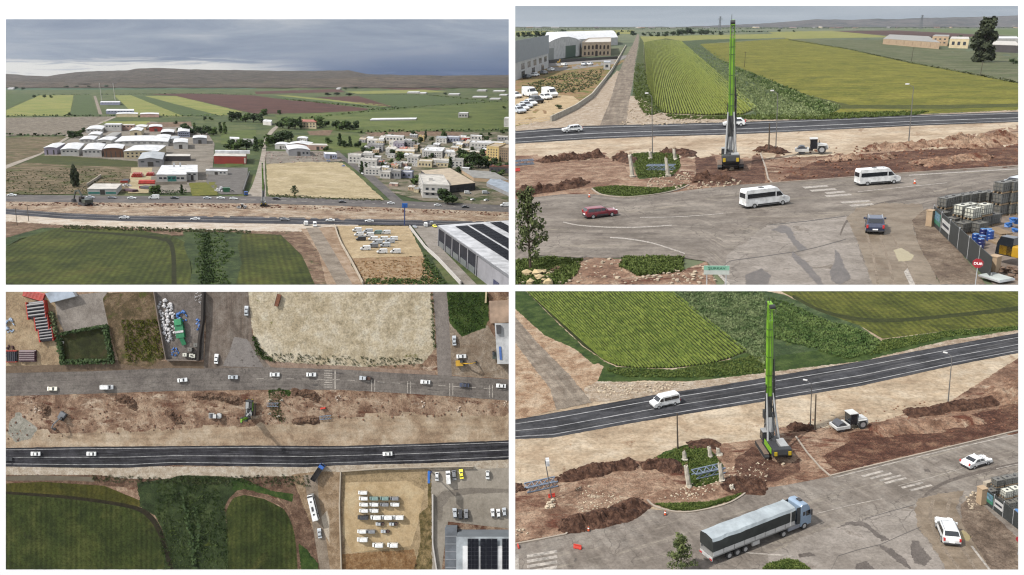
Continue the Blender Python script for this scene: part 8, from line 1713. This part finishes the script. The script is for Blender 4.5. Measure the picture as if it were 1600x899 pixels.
tufts(BR,'grass',[yB(*p) for p in ((700,320),(1100,265),(1540,235),(1540,250),(1100,300),(760,380),(620,415))],500,.4,gr2,'grass above the new highway' + V,9)
CL2 = gmat('dark_clods_near',BR,[C(76,54,44),C(102,74,60),C(134,102,84)],1.0,fine=.4,bump=.6)
for i,(ln,w,h,la,fn) in enumerate([([(270,315),(450,270),(600,235),(770,215)],3.6,1.1,'long dark soil ridge beside the sand',yC),([(280,610),(450,575),(650,530),(810,450)],4.0,1.2,'long dark soil ridge beside the old highway',yC),([(790,230),(920,215),(1040,260)],3.6,1.0,'soil heap left of the green patch',yC),([(1080,105),(1200,90),(1270,110)],3,.8,'soil heap behind the green patch',yC),([(1300,320),(1400,350),(1560,345)],4.5,1.0,'soil heap behind the lorry',yC),([(20,370),(60,350)],5,1.0,'soil heap by the girder at the left edge',yC),([(120,860),(200,850),(290,860)],3.5,1.0,'soil heap right of the rig',yB),([(830,770),(1000,755),(1100,730),(1400,690)],4,.9,'long low soil ridge right of the roller',yB),([(1380,700),(1500,640),(1560,560)],7,1.6,'soil bank at the right edge',yB),([(620,870),(900,850),(1300,800)],5,.7,'red soil bank right of the roller',yB)]):
    p2 = [fn(*p) for p in ln]; berm(BR,'soil_heap',p2,w,h,CL2 if i < 8 else r_dirt,la + V,i); rubble(BR,'clods',[(x,y - 5) for x,y in p2] + [(x,y + 6) for x,y in p2[::-1]],90,.07,.3,CL2,'loose clods on the ' + la + V,40 + i)
ST2 = paint('pale_stone_near',C(200,184,160),.95,0,.25,.5)
rubble(BR,'rubble',[yC(*p) for p in ((1280,250),(1570,180),(1570,330),(1300,360),(1100,440),(900,430))],300,.05,.22,ST2,'pale stones round the green patch' + V,1); rubble(BR,'rubble',[yA(*p) for p in ((440,600),(800,580),(1100,575),(980,620),(600,670))],320,.06,.3,ST2,'white stones along the verge' + V,2); rubble(BR,'rubble',[yC(*p) for p in ((380,360),(480,350),(680,420),(660,490),(400,530))],160,.05,.2,ST2,'pale crushed stones on the dug soil' + V,3); rubble(BR,'rubble',[yB(*p) for p in ((0,850),(1540,600),(1540,850),(1000,890))],300,.05,.2,paint('soil_clod',C(134,92,70),.95,0,.3,.6),'clods on the red soil' + V,4); rubble(BR,'rubble',[yD(*p) for p in ((1200,400),(1320,385),(1310,470),(1240,500))],70,.06,.25,ST2,'rubble beside the yard corner' + V,6)
# machines and furniture
spawn(rig_model(),'drilling_rig',frame_at(BR,1208,706,1196,688,.1,BR.k * .9),'lime green drilling rig with tall mast, three quarter rear' + V,'drilling rig')
spawn(roller_model(),'road_roller',frame_at(BR,1327,669,1302,673,.1),'white road roller on the sand' + V,'road roller')
for (x,y,h,la) in [(1266,668,8.5,'tall bare lamp post right of the rig'),(1273,672,6.5,'second post beside the tall lamp post'),(1481,632,9.5,'lamp post far right'),(1059,702,6.5,'thin post above the green patch')]: spawn(lamp_model(h) if h > 8 else pole_model(h,False),'street_lamp' if h > 8 else 'post',frame_at(BR,x,y,x - 8,y - 2),la + V,'street lamp' if h > 8 else 'post')
fl_ = [('pole',MB().cyl((0,0,0),(-.6,0,6.6),.1,.07,8).mesh('pole',paint('lamp_post_grey',C(120,118,116))),None)]
for i,(y0,z0) in enumerate(((-.5,6.6),(.1,6.6),(-.2,6.1))): fl_.append(('floodlight',MB().box(-.5,.0,y0,y0 + .5,z0 - .4,z0 + .1).mesh('floodlight',paint('flood_white',C(225,228,230))),None))
spawn(fl_,'floodlight_mast',frame_at(BR,*yC(245,435),*yC(300,430)),'leaning floodlight mast by the left girder' + V,'floodlight')
rubble(BR,'footing',[yC(215,450),yC(260,440),yC(265,490),yC(215,495)],16,.2,.5,ST2,'broken footing of the floodlight mast' + V,11)
for i,(x,y,h,la) in enumerate([(1085,355,3.4,'tallest pillar stump on the green patch'),(1062,195,1.6,'short pillar stump at the back of the patch'),(1218,175,1.8,'thin pillar stump at the back right'),(1288,320,3.0,'pillar stump beside the girder end'),(1350,375,.9,'low pillar stub near the kerb'),(1268,160,1.2,'broken pillar stub behind the patch')]): spawn(post_model(h),'pillar_stump',frame_at(BR,*yC(x,y)),'pale concrete ' + la + V,'pillar','broken concrete pillars')
spawn(truss_model(5.0),'lattice_girder',frame_at(BR,*yC(1205,280),*yC(1300,258)),'pale lattice girder leaning on a pillar stump' + V,'girder'); spawn(truss_model(5.0),'lattice_girder',frame_at(BR,*yC(180,362),*yC(280,340)),'blue grey lattice girder by the floodlight mast' + V,'girder')
spawn(barrier_model(),'road_barrier',frame_at(BR,*yC(403,735),*yC(430,690),.05,BR.k * .75),'red barrier standing on the old highway' + V,'barrier'); spawn(barrier_model(),'road_barrier',frame_at(BR,*yC(244,420),*yC(250,430),.05,BR.k * .7),'orange barrier leaning by the floodlight mast' + V,'barrier'); spawn(barrier_model(),'road_barrier',frame_at(BR,*yC(40,728),*yC(60,724),.05,BR.k * .5),'small orange barrier at the left edge' + V,'barrier')
for (x,y,la) in ((940,530,'orange cone by the island kerb'),(470,628,'orange cone by the soil ridge')): spawn(cone_model(),'traffic_cone',frame_at(BR,*yC(x,y)),la + V,'traffic cone','orange cones')
heap(BR,'stone_slab',*yC(40,640),2.6,1.8,.6,ST2,'pale broken slab at the left edge' + V,8,2); rubble(BR,'boulder',[yD(85,215),yD(100,215),yD(100,228),yD(85,228)],1,.35,.35,ST2,'pale rock behind the rig' + V,9)
# vehicles
spawn(lorry_model('artic'),'articulated_lorry',frame_at(BR,*yC(1500,690) ,*yD(260,560),.06,BR.k * 1.0),'blue grey lorry with dark tarpaulin trailer' + V,'lorry')
car(BR,*yA(932,718),*yA(840,738),'people_carrier','white','white people carrier on the black highway' + V,'minibus',None,2,None,1.05)
car(BR,*yD(1275,222),*yD(1360,196),'sedan','white','white saloon on the old highway' + V,'car',None,2,None,1.02)
car(BR,*yD(1098,655),*yD(1060,560),'suv','white','white sport utility car in the turning lane' + V,'car',None,2,'rails',1.12)
tree(BR,*yC(1040,890),66,'pine','olive pine rising at the lower edge' + V,'pine',1.0,1)
# storage yard corner
YF2 = .09
r,ps = panel_fence(BR,[yD(1325,455),yD(1560,640)],2.2,'dark panel fence of the storage yard with banners' + V,4,YF2)
sd_ = 1 if ps[0][4].dot(BR.P(1520,830) - BR.P(1570,800)) > 0 else -1
banner(BR,r,*ps[0][1:3],ps[0][3],.5,1.9,.05,.95,BG,sd_); banner(BR,r,*ps[0][1:3],ps[0][3],1.0,1.9,.06,.9,BB,sd_ * 1.3,'banner_print'); banner(BR,r,*ps[1][1:3],ps[1][3],.7,1.8,.1,1.0,BW,sd_ * 1.1); banner(BR,r,*ps[1][1:3],ps[1][3],1.1,1.4,.2,.9,BT,sd_ * 1.5,'banner_print')
wall_run(BR,'boundary_wall',[yD(1325,375),yD(1545,312)],.6,1.2,WC,'pale wall along the back of the yard' + V)
spawn([('shaft',MB().box(-.45,.45,-.45,.45,0,2.4).mesh('shaft',GP,bevel=.03),None),('cap',MB().box(-.5,.5,-.5,.5,2.4,2.5).mesh('cap',GP),None)],'gate_pillar',frame_at(BR,*yD(1306,460),*yD(1400,440),YF2,BR.k),'tan gate pillar at the yard corner' + V,'pillar')
tk = 0
for (x,y,lv,dirty) in [(1362,420,1,True),(1400,400,2,True),(1455,388,2,True),(1500,380,2,True),(1535,372,2,True),(1455,470,2,False),(1505,455,2,False),(1480,490,1,True),(1530,480,1,True)]:
    for l in range(lv):
        tk += 1; d_ = dirty or l < lv - 1
        spawn(ibc_model(True,d_),'caged_tank',frame_at(BR,*yD(x,y),*yD(x + 40,y - 8),YF2,BR.k * 1.05) @ Matrix.Translation((0,0,1.16 * l)),'%s caged plastic tank, %s tier, %s in the yard%s' % ('grey' if d_ else 'white',nth(l + 1),nth(tk),V),'tank','caged tanks in the yard')
for i,(x,y) in enumerate(((1522,545),(1538,560))): spawn(barrel_model('blue'),'barrel',frame_at(BR,*yD(x,y),lift=YF2,scale=BR.k * 1.2),'blue barrel behind the fence, %s one%s' % (('left','right')[i],V),'barrel','blue barrels')
q = MB(); pts = [(0,.42 * math.cos(R(22.5 + 45 * i)),2.2 + .42 * math.sin(R(22.5 + 45 * i))) for i in range(8)]
q.add([(-.02,y,z) for _,y,z in pts] + [(.02,y,z) for _,y,z in pts],[tuple(range(8))[::-1],tuple(range(8,16))] + [(i,(i + 1) % 8,8 + (i + 1) % 8,8 + i) for i in range(8)])
spawn([('post',MB().cyl((-.05,0,0),(-.05,0,2.5),.035,n=8).mesh('post',M_RIM),None),('sign_plate',q.mesh('sign_plate',paint('stop_red',C(170,40,52),.4)),None)],'stop_sign',frame_at(BR,1590,868,1585,930,YF2),'red stop sign cut by the right edge' + V,'sign')
# ------------------------------------------------------------------ the sites end where the photographs end: trim what stands across an edge
def trim():
    bpy.context.view_layer.update(); IC = RC.transposed()
    planes = {}
    for st in (TL,TR,BL,BR):
        x0,y0,x1,y1 = st.rect; c = [ray(x0,y0),ray(x1,y0),ray(x1,y1),ray(x0,y1)]; mid = ray((x0 + x1) / 2,(y0 + y1) / 2); pl = []
        for i in range(4):
            n = c[i].cross(c[(i + 1) % 4]).normalized(); pl.append(n if n.dot(mid) > 0 else -n)
        planes[st.view] = pl
    doomed = []
    for o in list(SC.objects):
        if o.type != 'MESH' or o.name.startswith('haze'): continue
        mw = o.matrix_world; bb = [mw @ Vector(c) - CAMLOC for c in o.bound_box]; ctr = sum(bb,Vector()) / 8
        st = SITE_OF.get(o.name)
        if st is None: continue
        pl = planes[st.view]; tol = .0004
        bad = [n for n in pl if any(n.dot(b) < -tol * b.length for b in bb)]
        if not bad: continue
        if all(any(n.dot(b) < 0 for n in [m]) for m in bad[:1] for b in bb): doomed.append(o); continue
        me = o.data.copy() if o.data.users > 1 else o.data
        bm = bmesh.new(); bm.from_mesh(me); inv = mw.inverted()
        for n in bad:
            co = inv @ CAMLOC; no = (mw.to_3x3().transposed() @ n)
            bmesh.ops.bisect_plane(bm,geom=bm.verts[:] + bm.edges[:] + bm.faces[:],plane_co=co,plane_no=-no,clear_outer=True)
        bm.to_mesh(me); bm.free(); o.data = me
        if not me.vertices: doomed.append(o)
    for o in doomed:
        if not o.children: bpy.data.objects.remove(o)
    for o in list(SC.objects):
        if o.type == 'EMPTY' and not o.children: bpy.data.objects.remove(o)
trim()
# ------------------------------------------------------------------ thin haze over the whole plain
CUR[0] = None
hz = MB().box(-12500,12500,-60,13900,-40,1500).obj('haze',None); tag(hz,'thin pale haze over the plain',kind='stuff')
hm = bpy.data.materials.new('haze_air'); hm.use_nodes = True; ht = hm.node_tree
for n in list(ht.nodes): ht.nodes.remove(n)
pv = ht.nodes.new('ShaderNodeVolumePrincipled'); pv.inputs['Color'].default_value = (.86,.91,1.0,1); pv.inputs['Density'].default_value = 7e-6; pv.inputs['Anisotropy'].default_value = .2
ho = ht.nodes.new('ShaderNodeOutputMaterial'); ht.links.new(pv.outputs[0],ho.inputs['Volume']); hz.data.materials.append(hm)
